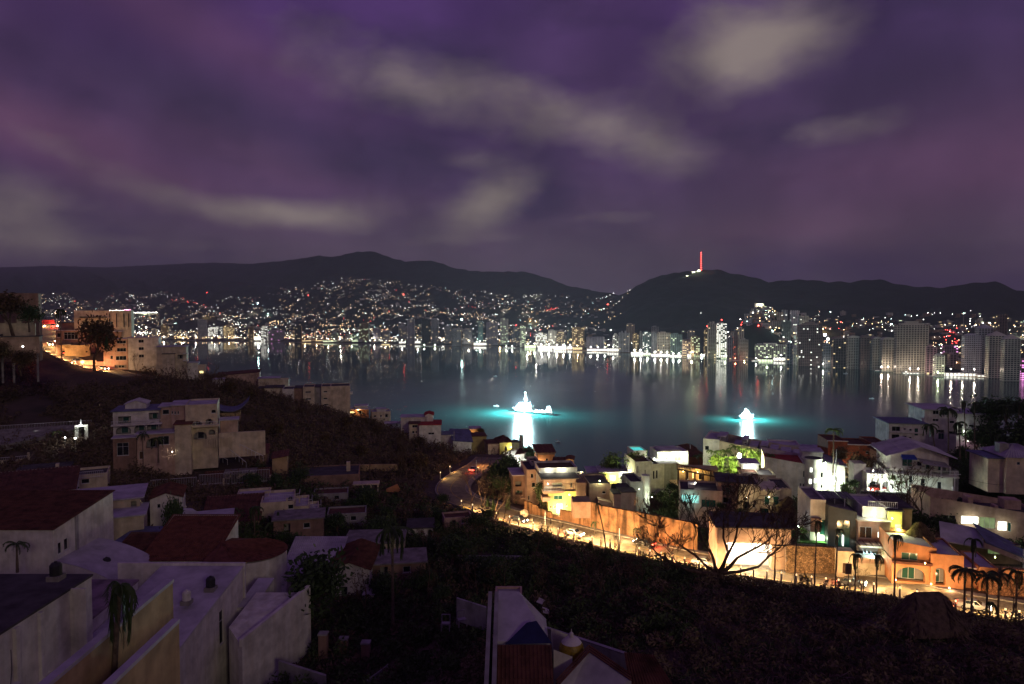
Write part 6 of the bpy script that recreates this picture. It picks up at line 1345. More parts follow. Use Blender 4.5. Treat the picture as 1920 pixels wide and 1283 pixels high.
s.vol(1548, 1577, 2, 13, 935, 876, white, f=[('lit', 1554, 885, 1561, 903), ('ly', 1552, 906, 1562, 912)], roof='slab', rm=greyw, base=6, top=(s.Z(866), s.Z(873), s.Z(873), s.Z(866)), over=.5); s.vol(1510, 1545, 8, 14, 870, 856, white, roof='slab', rm=whiteroof)
for (px, py, pw_) in ((1572, 905, 2600), (1556, 895, 900), (1545, 930, 500), (1540, 862, 700), (1528, 935, 240)): s.lamp(px, py, -1.4, pw_, (.88, 1, .76), .3)
s = Site('planter_wall', 'curved stone planter wall at the foot of the tall white building', 'wall', 1530, 952, 160, -8); s.box(1504, 1530, 0, .5, 955, 946, greyw, 'wall_run'); s.box(1504, 1531, -.1, .6, 946, 945, white, 'coping')
# thatch palapas
def palapa(label, px, py, d, rpx, hpx, foot_=3, m=thatch, posts=True, ridge=0):
    s = Site('thatched_hut', label, 'thatched hut', px, py, d, 0, foot=foot_); rr = rpx * s.u; hh = hpx * s.u; n = 20; mb = MB(); vs = []; rows = 7
    rs_ = random.Random(px)
    for j in range(rows + 1):
        t = j / rows
        for i in range(n):
            a = 2 * math.pi * i / n; r_ = rr * (1 - t) ** .85 * (1 + .07 * rs_.uniform(-1, 1)) + .05; z = hh * (t ** .92) + rs_.uniform(-.06, .06) * rr * .2
            vs.append((math.cos(a) * (r_ + (ridge * s.u if math.cos(a) > 0 else -ridge * s.u) * 0) + ridge * s.u * (1 if math.cos(a) > 0 else -1) * (1 if abs(math.cos(a)) > .01 else 0), math.sin(a) * r_ * .9, z))
    mb.add(vs, [(j * n + i, j * n + (i + 1) % n, (j + 1) * n + (i + 1) % n, (j + 1) * n + i) for j in range(rows) for i in range(n)] + [tuple(rows * n + i for i in range(n))])
    mb.build('thatch_roof', m, s.root)
    fr = MB()
    for k in range(int(260)):
        a = rs_.uniform(0, 6.283); t = rs_.random() ** 1.3 * .92; r0 = rr * (1 - t) ** .85 + .12; z = hh * t ** .92 + .05; l_ = rs_.uniform(.5, 1.1); off = ridge * s.u * (1 if math.cos(a) > 0 else -1)
        c_, s__ = math.cos(a), math.sin(a); w_ = .1; p = Vector((c_ * r0 + off, s__ * r0 * .9, z)); q = Vector((c_ * (r0 + l_ * .8) + off, s__ * (r0 + l_ * .8) * .9, z - l_ * .55)); tn = Vector((-s__, c_, 0)) * w_
        fr.add([p - tn, p + tn, q + tn * .4, q - tn * .4], [(0, 1, 2, 3)])
    fr.build('loose_thatch', m, s.root, kind='stuff')
    if posts:
        for k in range(4):
            a = math.pi / 4 + k * math.pi / 2; m_ = MB(); m_.tube([(math.cos(a) * rr * .7, math.sin(a) * rr * .6, -3.4), (math.cos(a) * rr * .7, math.sin(a) * rr * .6, .4)], .16, 6); m_.build('post', wood, s.root)
    return s
palapa('golden thatched hut beside the cream villa with the curved bay', 1478, 957, 146, 25, 27)
palapa('dark thatched umbrella hut behind the orange arched villa', 1724, 1020, 121, 35, 44)
# the white balcony house
s = Site('villa', 'white gabled house with a blue awning and a long balustraded balcony', 'villa', 1730, 950, 158, -14, foot=13)
s.vol(1672, 1778, 0, 14, 950, 888, white, f=[('w', 1676, 886 + 4, 1684, 900), ('w', 1706, 892, 1712, 906), ('w', 1726, 897, 1733, 911), ('w', 1753, 901, 1760, 915), ('w', 1676, 912, 1681, 920), ('w', 1686, 913, 1690, 917), ('w', 1706, 914, 1712, 926), ('lit', 1737, 912, 1750, 918)], roof='none', base=5)
s.box(1664, 1782, -2.4, 0, 889, 886, white, 'balcony_slab'); s.rail(1665, 1780, -2.3, 886, 1.2, white, 'balustrade', ret=2)
s.vol(1679, 1776, 2, 14, 886, 858, white, f=[('g', 1699, 863, 1716, 878), ('w', 1724, 867, 1732, 876), ('o', 1738, 868, 1752, 884), ('o', 1758, 870, 1774, 886)], roof='gabley', rm=whiteroof, over=1.4)
mb = MB(); mb.hexa([(s.X(1696), .2, s.Z(862)), (s.X(1720), .2, s.Z(862)), (s.X(1719), 2, s.Z(859)), (s.X(1697), 2, s.Z(859))], [(s.X(1696), .2, s.Z(860)), (s.X(1720), .2, s.Z(860)), (s.X(1719), 2, s.Z(855)), (s.X(1697), 2, s.Z(855))]); mb.build('awning', bluecloth, s.root)
mb = MB(); mb.hexa([(s.X(1724), -2, s.Z(866)), (s.X(1770), -2, s.Z(872)), (s.X(1770), 2, s.Z(868)), (s.X(1724), 2, s.Z(862))], [(s.X(1724), -2, s.Z(865)), (s.X(1770), -2, s.Z(871)), (s.X(1770), 2, s.Z(867)), (s.X(1724), 2, s.Z(861))]); mb.build('shade_roof', greyw, s.root)
for px in (1738, 1754, 1768): s.box(px - .7, px + .7, -2, -1.8, 886, 869, whitemetal, 'balcony_post')
s.vol(1778, 1790, 1, 14, 960, 880, greyw, roof='none', base=5)
for (px, py, pw_) in ((1684, 935, 700), (1668, 905, 420), (1712, 938, 420), (1745, 925, 180)): s.lamp(px, py, -2.6, pw_, (.82, 1, .86), .3, es=10)
s = Site('carport', 'white carport with a car under its arch beside the balcony house', 'carport', 1650, 925, 158, -10, foot=7)
s.vol(1632, 1676, 2, 9, 925, 896, white, f=[('oa', 1634, 906, 1656, 924), ('oa', 1659, 906, 1672, 922)], roof='parapet', rm=whiteroof, base=4, par=.5); s.lamp(1650, 902, -.8, 900, (.95, 1, .85), .3); s.lamp(1640, 884, 1, 400, (1, .95, .8), .2)
s.vol(1618, 1640, 6, 10, 915, 880, white, roof='none', base=4)
s = Site('stone_wall', 'rough grey stone garden wall below the carport and balcony house', 'wall', 1700, 955, 152, -12, foot=4)
stonem = mat('pale_rubble_stone', (.32, .33, .29), .95, .4, .8, .6, voro=1.6); s.box(1622, 1782, 0, .8, 962, 925, stonem, 'wall_run')
s = Site('villa', 'red brick house with a stepped white coping against the water', 'house', 1610, 872, 205, -10, foot=12)
s.vol(1556, 1590, 0, 12, 876, 830, redw, roof='parapet', rm=terradark, base=6, par=.3); s.vol(1590, 1632, 0, 12, 876, 836, redw, f=[('w', 1622, 845, 1628, 850)], roof='parapet', rm=terradark, base=6, par=.3); s.vol(1632, 1660, 0, 12, 876, 832, redw, f=[('w', 1640, 845, 1644, 849)], roof='parapet', rm=terradark, base=6, par=.3)
for (a, b_, z_) in ((1555, 1591, 829), (1590, 1633, 835), (1632, 1661, 831)): s.box(a, b_, -.15, .3, z_ - .6, z_ - 2, white, 'coping')
s.vol(1618, 1650, -5, -1, 880, 862, ochre, roof='parapet', rm=darkroof, base=6); s.lamp(1632, 868, -6, 600, (1, .5, .18), .25); s.lamp(1645, 872, -6.5, 700, (1, .72, .4), .25); s.lamp(1580, 866, -2, 160, (1, .6, .3), .25, es=6); s.lamp(1600, 868, -3, 120, (1, .95, .7), .2)
s = Site('villa', 'long low dark roofed villa between the brick house and the balcony house', 'house', 1700, 862, 195, -8, foot=9); s.vol(1655, 1745, 0, 10, 866, 850, brownw, roof='hip', rm=terradark, base=6, over=.8)
s = Site('apartment_block', 'white two storey wing with a flat grey roof overlooking the water', 'apartment building', 1700, 832, 212, -10, foot=12)
s.vol(1669, 1732, 0, 12, 832, 794, white, f=[('w', 1674, 800, 1688, 809), ('w', 1694, 803, 1698, 806), ('w', 1704, 804, 1708, 808), ('gl', 1713, 803, 1719, 816), ('b', 1674, 815, 1687, 823), ('w', 1692, 817, 1700, 822), ('w', 1704, 819, 1708, 822)], roof='slab', rm=blueroof, base=8, over=.7); s.box(1668, 1733, -.5, 0, 812, 810, white, 'string_course')
s = Site('apartment_block', 'tallest white block with an overhanging roof behind the leaning palms', 'apartment building', 1770, 838, 215, -12, foot=14)
s.vol(1736, 1790, 0, 14, 838, 768, white, f=[('w', 1750, 770, 1760, 777), ('w', 1764, 771, 1775, 778), ('w', 1750, 785, 1760, 790), ('w', 1778, 788, 1786, 793), ('o', 1756, 806, 1770, 812), ('g', 1760, 812, 1770, 824), ('o', 1776, 808, 1790, 814)], roof='slab', rm=whiteroof, base=8, over=1.0); s.vol(1790, 1846, 2, 14, 838, 776, white, f=[('w', 1800, 795, 1806, 800), ('w', 1815, 796, 1824, 801), ('w', 1830, 797, 1836, 802), ('o', 1795, 812, 1812, 818)], roof='slab', rm=whiteroof, base=8, over=.5); s.lamp(1803, 808, .4, 160, (.9, 1, .9), .2); s.lamp(1810, 826, .4, 60, (1, .5, .8), .2, es=8)
s = Site('house', 'pale house corner with lilac roof half hidden by trees at the right edge', 'house', 1900, 872, 150, -8, foot=8)
s.vol(1861, 1888, 1, 9, 885, 862, cream, roof='slab', rm=blueroof, base=5, over=.6); s.vol(1888, 1960, 0, 10, 885, 858, cream, f=[('bl', 1906, 866, 1912, 872)], roof='hip', rm=whiteroof, base=5, over=.5); s.box(1889, 1905, 3, 5, 858, 836, greyw, 'stack')

# ================================================================== modern house in front, right
s = Site('villa', 'modern villa with a dark slab facade and a yellow green lit stair window', 'villa', 1610, 1060, 124, -10, foot=14)
s.vol(1528, 1556, 2, 12, 1062, 946, white, f=[('gl', 1546, 982, 1555, 1012)], roof='parapet', rm=concrete, base=3, par=.3)
s.box(1528, 1546, 1.2, 2.0, 1004, 978, brownw, 'wall_panel')
s.vol(1555, 1605, 0, 12, 1065, 952, darkw, f=[('gl', 1570, 975, 1594, 1030)], roof='parapet', rm=concrete, base=3, par=.2, top=(s.Z(950), s.Z(960), s.Z(960), s.Z(950)))
s.box(1580, 1582, -.4, 0, 1024, 1003, lit_w, 'lit_slot')
s.vol(1605, 1660, -.8, 10, 1030, 973, pinkw, f=[('w', 1608, 983, 1629, 1005), ('lit', 1639, 992, 1656, 1003)], roof='slab', rm=white, base=0, over=.15)
s.vol(1618, 1660, 1, 10, 975, 952, white, roof='parapet', rm=whiteroof, par=.3); s.rail(1628, 1678, .9, 951, 1.2); s.lamp(1634, 960, -.4, 420, (1, 1, .7), .25, es=6)
s.vol(1660, 1684, .2, 10, 1060, 954, yellow, f=[('lit', 1662, 1004, 1675, 1034), ('ly', 1672, 978, 1682, 1002)], roof='slab', rm=darkroof, base=3, over=.3); s.vol(1684, 1706, 1.6, 10, 1060, 952, brownw, roof='slab', rm=darkroof, base=3)
for (px, py, pw_) in ((1668, 1018, 500), (1675, 985, 420), (1664, 965, 200), (1690, 1000, 20)): s.lamp(px, py, -.6, pw_, (.95, 1, .35), .25, es=20)
s.box(1600, 1662, -3.4, -.8, 1014, 1011, cream, 'awning_beam')
mb = MB()
for k in range(6): mb.bar((s.X(1602 + k * 11), -3.4, s.Z(1011)), (s.X(1602 + k * 11), -.8, s.Z(1010)), .08)
mb.build('pergola_bars', wood, s.root)
mb = MB(); nn = 5
for k in range(nn):
    a, b_ = s.X(1606 + k * 7), s.X(1613 + k * 7); za, zb = s.Z(1016 + k * 2), s.Z(1018 + k * 2); mb.add([(a, -3.2, za), ((a + b_) / 2, -3.6, za - 1.0), (b_, -3.2, zb), (b_ - .2, -4.4, zb - 3.2), (a + .1, -4.4, za - 3.2)], [(0, 4, 1), (1, 4, 3), (1, 3, 2)])
mb.build('canvas_drapes', mat('white_canvas', (.7, .75, .75), .8, .1), s.root); s.lamp(1618, 1022, -4.6, 520, (.6, 1, 1), .3, es=8); s.lamp(1640, 1036, -4.6, 360, (.7, 1, .9), .3, es=8)
s.vol(1555, 1665, -5.5, -4.9, 1062, 1036, cream, roof='none', base=3)
s = Site('roof_canopy', 'solar panel canopy on thin white posts on the modern villa roof', 'canopy', 1600, 952, 130, -10)
mb = MB()
for (px, y) in ((1548, 0), (1567, 0), (1579, -2), (1598, 0), (1548, 3), (1567, 3), (1598, 3)): mb.bar((s.X(px), y, s.Z(950)), (s.X(px), y, s.Z(931)), .09)
mb.build('posts', whitemetal, s.root)
for k in range(5):
    m_ = MB(); a = s.X(1541 + k * 11.6); m_.hexa([(a, -1.5, s.Z(932)), (a + 1.05, -1.5, s.Z(932.5)), (a + 1.05, 3.4, s.Z(932) + .1), (a, 3.4, s.Z(932) + .1)], [(a, -1.5, s.Z(932) + .08), (a + 1.05, -1.5, s.Z(932.5) + .08), (a + 1.05, 3.4, s.Z(932) + .18), (a, 3.4, s.Z(932) + .18)]); m_.build('solar_panel', mat('solar_panel', (.02, .025, .045), .2, 0), s.root)
s.rail(1595, 1690, 3, 952, 1.0)
s = Site('garden', 'green lit lawn terrace with loungers left of the modern villa', 'terrace', 1530, 1025, 126, -8)
s.vol(1496, 1555, 0, 7, 1040, 1020, concrete, roof='slab', rm=mat('lawn_green', (.05, .14, .03), .9, .3, scale=2), base=3, over=.05); s.lamp(1541, 1010, 1, 260, (.75, 1, .6), .2); s.lamp(1500, 990, 1, 60, (.9, 1, .9), .15)
mb = MB(); mb.box(s.X(1499.5), s.X(1501.5), .3, .5, s.Z(1020), s.Z(988)); mb.build('post', white, s.root)
# garage building left of the stone wall
s = Site('garage', 'pink garage building with a blazing white open front on the lit road', 'garage', 1410, 1066, 124, -6, foot=9)
s.vol(1346, 1480, 0, 9, 1018, 988, pinkw, roof='slab', rm=darkroof, over=.5); s.vol(1346, 1362, .2, 9, 1066, 1018, pinkw, roof='none', base=3); s.vol(1446, 1476, .2, 9, 1072, 1022, pinkw, roof='none', base=3)
s.box(1362, 1446, 2.4, 2.6, 1068, 1018, mat('garage_door', (.78, .78, .74), .7, .1), 'garage_door'); 
for (px, pw_) in ((1378, 650), (1402, 800), (1428, 650)): s.lamp(px, 1030, .9, pw_, (1, .98, .86), .3, es=40)
for px in (1383, 1404, 1425): s.box(px - .5, px + .5, 2.2, 2.38, 1068, 1018, frame_w, 'door_joint')
s = Site('stone_wall', 'rough brown stone retaining wall between the garage and the modern villa gate', 'wall', 1520, 1075, 121, -8, foot=4)
s.box(1476, 1574, 0, .9, 1084, 1024, mat('brown_rubble_stone', (.34, .22, .13), .95, .4, 1.0, .8, voro=3.2), 'wall_run')
mb = MB(); rs_ = random.Random(5)
for k in range(170):
    x = rs_.uniform(s.X(1478), s.X(1572)); z = rs_.uniform(s.Z(1082), s.Z(1027)); r_ = rs_.uniform(.14, .3); mb.box(x - r_, x + r_, -.06 - rs_.random() * .06, .02, z - r_ * .6, z + r_ * .6)
mb.build('proud_stones', MATS['brown_rubble_stone'], s.root, kind='stuff')
s = Site('gate_wall', 'peach gate wall with a deep doorway beside the road below the modern villa', 'wall', 1610, 1085, 118, -10, foot=5)
s.vol(1573, 1600, 0, 2, 1090, 1036, cream, f=[('d', 1581, 1056, 1592, 1078)], roof='slab', rm=cream, base=3, over=.1); s.vol(1600, 1652, 1, 3, 1094, 1050, pinkw, roof='slab', rm=cream, base=3, over=.3); s.vol(1652, 1682, 2, 3, 1094, 1056, brownw, roof='slab', rm=cream, base=3, over=.2); s.vol(1673, 1681, 0, 2, 1098, 1052, cream, roof='none', base=3)
s.box(1600, 1650, 1, 6, 1096, 1094, pinkw, 'steps', raw=False)
# orange arched villa at the roadside
s = Site('villa', 'orange villa front with a wide low arch and a round arch', 'villa', 1740, 1095, 112, -14, foot=12)
s.vol(1682, 1756, 1, 10, 1100, 1058, orangew, f=[('oa', 1690, 1070, 1739, 1098)], roof='none', base=3); s.vol(1684, 1758, 1.4, 10, 1058, 1028, orangew, f=[('g', 1699, 1045, 1727, 1060)], roof='parapet', rm=whiteroof, par=.3, top=(s.Z(1024), s.Z(1034), s.Z(1034), s.Z(1024)))
s.vol(1746, 1800, .6, 10, 1102, 1042, orangew, f=[('oa', 1751, 1065, 1771, 1098)], roof='parapet', rm=whiteroof, par=.3, base=3); s.box(1682, 1748, .3, 1.0, 1062, 1057, terradark, 'tiled_ledge')
s.vol(1826, 1856, .8, 9, 1105, 1060, orangew, roof='parapet', rm=whiteroof, par=.2, base=3); s.vol(1800, 1826, 2, 9, 1105, 1066, orangew, roof='slab', rm=whiteroof, base=3)
s.lamp(1733, 1054, -.4, 50, (1, .5, .2), .1, es=12); s.lamp(1743, 1092, -.6, 260, (1, .62, .25), .2, es=12); s.lamp(1684, 1090, -.6, 260, (1, .62, .25), .2, es=12); s.lamp(1772, 1096, -.8, 200, (1, .5, .25), .2, es=12)
s = Site('villa', 'long pink villa with bright upper windows and an arched window at the right edge', 'villa', 1840, 1000, 134, -12, foot=15)
s.vol(1763, 1960, 3, 14, 1010, 948, pinkw, f=[('a', 1785, 968, 1807, 986), ('lit', 1817, 971, 1847, 992), ('dim', 1848, 975, 1875, 998), ('lit', 1879, 983, 1895, 1001), ('g', 1896, 985, 1902, 1002)], roof='parapet', rm=darkroof, base=5, par=.6, top=(s.Z(948), s.Z(974), s.Z(974), s.Z(948)))
s.box(1833, 1841, 4.2, 7, 960, 942, pinkw, 'stack'); s.box(1878, 1884, 4.2, 6, 968, 956, pinkw, 'stack'); s.box(1902, 1930, 6, 9, 966, 948, pinkw, 'roof_room')
for (px, py, pw_) in ((1832, 985, 160), (1887, 992, 90)): s.lamp(px, py, 2.2, pw_, (.95, 1, .7), .2, es=5)
s = Site('veranda', 'veranda roof over a dim lit bar in front of the pink villa', 'veranda', 1830, 1040, 124, -12, foot=9)
mb = MB(); mb.hexa([(s.X(1755), -4, s.Z(1006)), (s.X(1830), -4, s.Z(1016)), (s.X(1845), 3, s.Z(1000)), (s.X(1778), 3, s.Z(990))], [(s.X(1755), -4, s.Z(1004)), (s.X(1830), -4, s.Z(1014)), (s.X(1845), 3, s.Z(998)), (s.X(1778), 3, s.Z(988))]); mb.build('roof', whiteroof, s.root)
mb = MB(); mb.hexa([(s.X(1828), -4.2, s.Z(1004)), (s.X(1912), -4.2, s.Z(1036)), (s.X(1912), 4, s.Z(1028)), (s.X(1840), 4, s.Z(992))], [(s.X(1828), -4.2, s.Z(1002)), (s.X(1912), -4.2, s.Z(1033)), (s.X(1912), 4, s.Z(1026)), (s.X(1840), 4, s.Z(990))]); mb.build('pitched_roof', blueroof, s.root)
mb = MB(); mb.hexa([(s.X(1824), -4.4, s.Z(1012)), (s.X(1896), -4.4, s.Z(1038)), (s.X(1896), -4.1, s.Z(1038)), (s.X(1824), -4.1, s.Z(1012))], [(s.X(1824), -4.4, s.Z(1003)), (s.X(1896), -4.4, s.Z(1031)), (s.X(1896), -4.1, s.Z(1031)), (s.X(1824), -4.1, s.Z(1003))]); mb.build('fascia', pinkw, s.root)
s.vol(1772, 1826, 1, 3, 1040, 1010, brownw, f=[('dim', 1778, 1012, 1792, 1018), ('dim', 1796, 1014, 1818, 1022)], roof='none', base=3); s.vol(1826, 1910, 1.5, 3, 1060, 1022, brownw, f=[('dim', 1832, 1022, 1846, 1030), ('dim', 1856, 1032, 1876, 1042)], roof='none', base=3)
s.vol(1772, 1905, -4, -3.7, 1062, 1046, brownw, roof='none', base=5); s.lamp(1902, 1031, -4.8, 30, (.9, 1, 1), .1); s.lamp(1850, 1034, -2.6, 40, (.9, 1, .4), .1, es=6)
for px in (1772, 1890): s.box(px - 1, px + 1, -3.9, -3.6, 1050, 1012, white, 'post')
s.box(1914, 1935, 0, 1, 1034, 1022, lit_c, 'lit_sign_panel')
s = Site('roadside_wall', 'orange plaster wall along the road at the right edge', 'wall', 1890, 1110, 108, -12, foot=4); s.box(1856, 1960, 0, .6, 1128, 1078, mat('orange_rubble', (.42, .20, .11), .95, .35, .6, .8, voro=2.2), 'wall_run'); s.box(1884, 1960, -.1, .7, 1078, 1066, orangew, 'wall_cap')

# ================================================================== retaining wall along the road, panel by panel
rp = [(1340, 1056, 990), (1318, 1052, 986), (1296, 1048, 982), (1276, 1045, 978), (1256, 1041, 974), (1238, 1038, 971), (1220, 1034, 967), (1204, 1030, 964), (1188, 1027, 961), (1173, 1024, 958), (1158, 1020, 955), (1143, 1017, 952), (1130, 1013, 949), (1117, 1009, 946),
      (1104, 1006, 943), (1092, 1003, 970), (1080, 1000, 966), (1069, 998, 963), (1058, 995, 959), (1048, 992, 972), (1036, 988, 965), (1024, 984, 960), (1012, 981, 952), (1002, 978, 947), (992, 974, 946), (982, 970, 950)]
retw = mat('retaining_wall_plaster', (.33, .175, .09), .95, .45, .5, .5, .7, col2=(.10, .055, .03))
def roadpt(px):   # road line point at this photo column
    best = min(RL, key=lambda p: abs(960 + p.x / p.y * FPX - px)); return best
wroot = empty('retaining_wall', roadpt(1180) + Vector((0, 6.4, 0)), 'tall orange brown retaining wall with stepped top along the lit road', 'retaining wall')
for (a, b_) in zip(rp, rp[1:]):
    pa, pb_ = roadpt(a[0]), roadpt(b_[0]); off = Vector((0, 6.6, 0)); qa, qb = pa + off, pb_ + off
    zt = CAMZ - (a[2] - 590) / FPX * qa.y; z0 = min(qa.z, qb.z) - 1.5; jit = .1 * ((a[0] // 10) % 2)
    o_ = wroot.location; m_ = MB(); A_, B_ = qb - o_, qa - o_; m_.hexa([(A_.x + .03, A_.y - jit, z0 - o_.z), (B_.x - .03, B_.y - jit, z0 - o_.z), (B_.x - .03, B_.y + .8, z0 - o_.z), (A_.x + .03, A_.y + .8, z0 - o_.z)], [(A_.x + .03, A_.y - jit, zt - o_.z), (B_.x - .03, B_.y - jit, zt - o_.z), (B_.x - .03, B_.y + .8, zt - o_.z), (A_.x + .03, A_.y + .8, zt - o_.z)])
    m_.build('panel', retw, wroot); FOOT.append(((qa.x + qb.x) / 2, qa.y + 1, 3))
s = Site('tank_base', 'dark square planter box standing on the retaining wall', 'planter', 1092, 975, 150, 0, foot=3); s.box(1074, 1108, 0, 5, 972, 941, brownw, 'box'); 

# ================================================================== foreground: small church-like dome house, lower centre
s = Site('dome_house', 'house with a yellow tiled dome and lilac gable roof at the bottom centre', 'house', 1075, 1262, 57, 0, foot=6)
mb = MB(); R0 = 25 * s.u; zc = s.Z(1238); rs0 = 20
prof = [(R0 * .80, zc - R0 * .62), (R0 * .97, zc - R0 * .25), (R0, zc), (R0 * .95, zc + R0 * .3), (R0 * .8, zc + R0 * .58)]
mb.lathe(prof, 28, 0, 2); mb.build('dome', mat('yellow_glazed_tile', (.32, .22, .02), .25, .3, .4, 3), s.root, smooth=True)
mb = MB(); mb.lathe([(R0 * .8, zc + R0 * .58), (R0 * .55, zc + R0 * .85), (R0 * .25, zc + R0 * .97), (R0 * .16, zc + R0 * 1.0)], 28, 0, 2); mb.build('dome_cap', white, s.root, smooth=True)
mb = MB(); mb.lathe([(.17, zc + R0 * .98), (.2, zc + R0 * 1.15), (.17, zc + R0 * 1.3), (.05, zc + R0 * 1.4), (.03, zc + R0 * 1.62), (0, zc + R0 * 1.64)], 10, 0, 2); mb.build('finial', white, s.root)
s.vol(1038, 1074, .5, 4.5, 1290, 1218, white, roof='none', base=3, top=(s.Z(1222), s.Z(1236), s.Z(1236), s.Z(1222)))
mb = MB(); gA = [(s.X(1040), -2, s.Z(1262)), (s.X(1108), 1, s.Z(1229)), (s.X(1178), -2, s.Z(1250)), (s.X(1180), -2, s.Z(1330)), (s.X(1040), -2, s.Z(1330))]; mb.add(gA, [(0, 4, 3, 2, 1)]); 
mb.build('gable_wall', whiteroof, s.root)
for (a, b_) in ((0, 1), (1, 2)):
    m_ = MB(); p0, p1 = Vector(gA[a]), Vector(gA[b_]); 
    for k in range(3): o_ = Vector((0, -.25 + .3 * k, .05 + .1 * k)); m_.tube([p0 + o_, p1 + o_], .09, 4)
    m_.build('verge', terradark, s.root)
s.box(1108, 1127, -2.2, -2.02, 1276, 1271, white, 'ledge')
s = Site('house', 'red tiled roof below a white lean-to beside the dome house', 'house', 985, 1262, 55, 0, foot=5)
mb = MB(); tileplane(mb, [(s.X(928), -3, s.Z(1330)), (s.X(1040), -3, s.Z(1330)), (s.X(1038), 2.4, s.Z(1236)), (s.X(928), 2.4, s.Z(1236))], 50); mb.build('tiled_roof', terradark, s.root, kind='stuff')
mb = MB(); mb.add([(s.X(945), 2.6, s.Z(1236)), (s.X(1040), 2.6, s.Z(1234)), (s.X(1010), 4.5, s.Z(1208)), (s.X(990), 4.5, s.Z(1212))], [(0, 1, 2, 3)]); mb.build('blue_awning', mat('dark_blue_canvas', (.02, .025, .09), .8, .2), s.root)
mb = MB(); mb.hexa([(s.X(928), 3, s.Z(1262)), (s.X(1036), 3, s.Z(1262)), (s.X(1036), 10, s.Z(1262)), (s.X(928), 10, s.Z(1262))], [(s.X(928), 3, s.Z(1234)), (s.X(1036), 3, s.Z(1236)), (s.X(975), 9, s.Z(1190)), (s.X(930), 9, s.Z(1188))]); mb.build('lean_to_roof', whiteroof, s.root)
for k, px in enumerate((908, 922)):
    m_ = MB(); m_.hexa([(s.X(px), -3, -8), (s.X(px) + .35, -3, -8), (s.X(px) + .35, 8, -8), (s.X(px), 8, -8)], [(s.X(px), -3, s.Z(1262)), (s.X(px) + .35, -3, s.Z(1262)), (s.X(px) + .35, 8 + 0, s.Z(1180)), (s.X(px), 8, s.Z(1180))]); m_.build('side_wall', greyw, s.root)
s = Site('stair_tower', 'square pale roof hatch tower behind the dome house', 'stair tower', 953, 1175, 68, 0, foot=3)
s.vol(927, 980, 0, 4, 1160, 1131, pinkw, roof='parapet', rm=greyw, par=.2); mb = MB()
for px in (929, 976): mb.bar((s.X(px), .2, s.Z(1200)), (s.X(px), .2, s.Z(1160)), .14)
mb.build('legs', greyw, s.root); s.vol(930, 975, 2, 4, 1205, 1160, brownw, roof='none', base=2); s.box(938, 970, -.05, .02, 1146, 1140, wood, 'vent_slot'); 
s = Site('garden_wall', 'long sloping pale wall behind the dome house', 'wall', 1060, 1200, 72, 0, foot=3)
mb = MB(); a, b_ = P(960, 1158, 78), P(1185, 1232, 62); o_ = s.loc
for (p, q, zt0, zt1, th) in ((a, b_, 0, 0, .35),):
    mb.hexa([(p.x - o_.x, p.y - o_.y, p.z - o_.z - 6), (q.x - o_.x, q.y - o_.y, q.z - o_.z - 6), (q.x - o_.x, q.y - o_.y + th, q.z - o_.z - 6), (p.x - o_.x, p.y - o_.y + th, p.z - o_.z - 6)], [(p.x - o_.x, p.y - o_.y, p.z - o_.z), (q.x - o_.x, q.y - o_.y, q.z - o_.z), (q.x - o_.x, q.y - o_.y + th, q.z - o_.z), (p.x - o_.x, p.y - o_.y + th, p.z - o_.z)])
mb.build('wall_run', greyw, s.root); mb = MB(); mb.tube([a - o_ + Vector((0, .15, .05)), b_ - o_ + Vector((0, .15, .05))], .16, 4); mb.build('coping', whiteroof, s.root)
s = Site('house', 'red earth tiled roof corner at the bottom right of the dome house', 'house', 1230, 1283, 56, 0, foot=4); mb = MB(); tileplane(mb, [(s.X(1180), -2, s.Z(1320)), (s.X(1290), -2, s.Z(1320)), (s.X(1240), 3, s.Z(1262)), (s.X(1180), 3, s.Z(1256))], 50); mb.build('tiled_roof', terradark, s.root, kind='stuff'); s.box(1180, 1280, -2, 3, 1400, 1322, white, 'wall')
# white house with tile roof in the dark garden
s = Site('house', 'white house with a scalloped tile roof in the dark garden, lower centre left', 'house', 610, 1150, 104, -6, foot=9)
s.vol(520, 622, 2, 12, 1165, 1090, white, f=[('w', 560, 1105, 575, 1125)], roof='tile', rm=whiteroof, base=4, top=(s.Z(1085), s.Z(1090), s.Z(1052), s.Z(1050)), over=.3)
s.vol(618, 694, 0, 11, 1168, 1068, white, f=[('w', 640, 1100, 652, 1118)], roof='gabley', rm=terradark, base=4, over=.3)
s.vol(685, 706, -2, 6, 1168, 1108, white, roof='slab', rm=whiteroof, base=4, over=.1)
s = Site('stone_wall', 'broken stone wall lit from the right in the dark valley', 'wall', 920, 1065, 118, -8, foot=5)
mb = MB(); mb.hexa([(s.X(825), 0, s.Z(1080)), (s.X(978), -2, s.Z(1074)), (s.X(978), -1.4, s.Z(1074)), (s.X(825), .6, s.Z(1080))], [(s.X(825), 0, s.Z(1040)), (s.X(978), -2, s.Z(1037)), (s.X(978), -1.4, s.Z(1037)), (s.X(825), .6, s.Z(1040))]); mb.build('wall_run', stonem, s.root)
s = Site('hut', 'tiny pale ruin with a tall niche in the dark valley', 'hut', 795, 1010, 135, -14, foot=3); s.vol(765, 812, 0, 6, 1013, 990, white, f=[('oa', 802, 993, 810, 1010), ('w', 788, 994, 793, 1004)], roof='slab', rm=darkroof, base=3)
s = Site('billboard', 'tilted peach lit panel wall on the valley slope', 'wall', 785, 968, 158, -12, foot=3); s.box(764, 804, 0, .4, 972, 956, cream, 'wall_run'); plight(s.root, (1, -3, .4), 60, (1, .45, .15), .3); mb = MB(); mb.lathe([(0, 0), (.12, .08), (.12, .2), (0, .28)], 6, 1, -3); mb.build('ground_lamp', B_WARM, s.root)
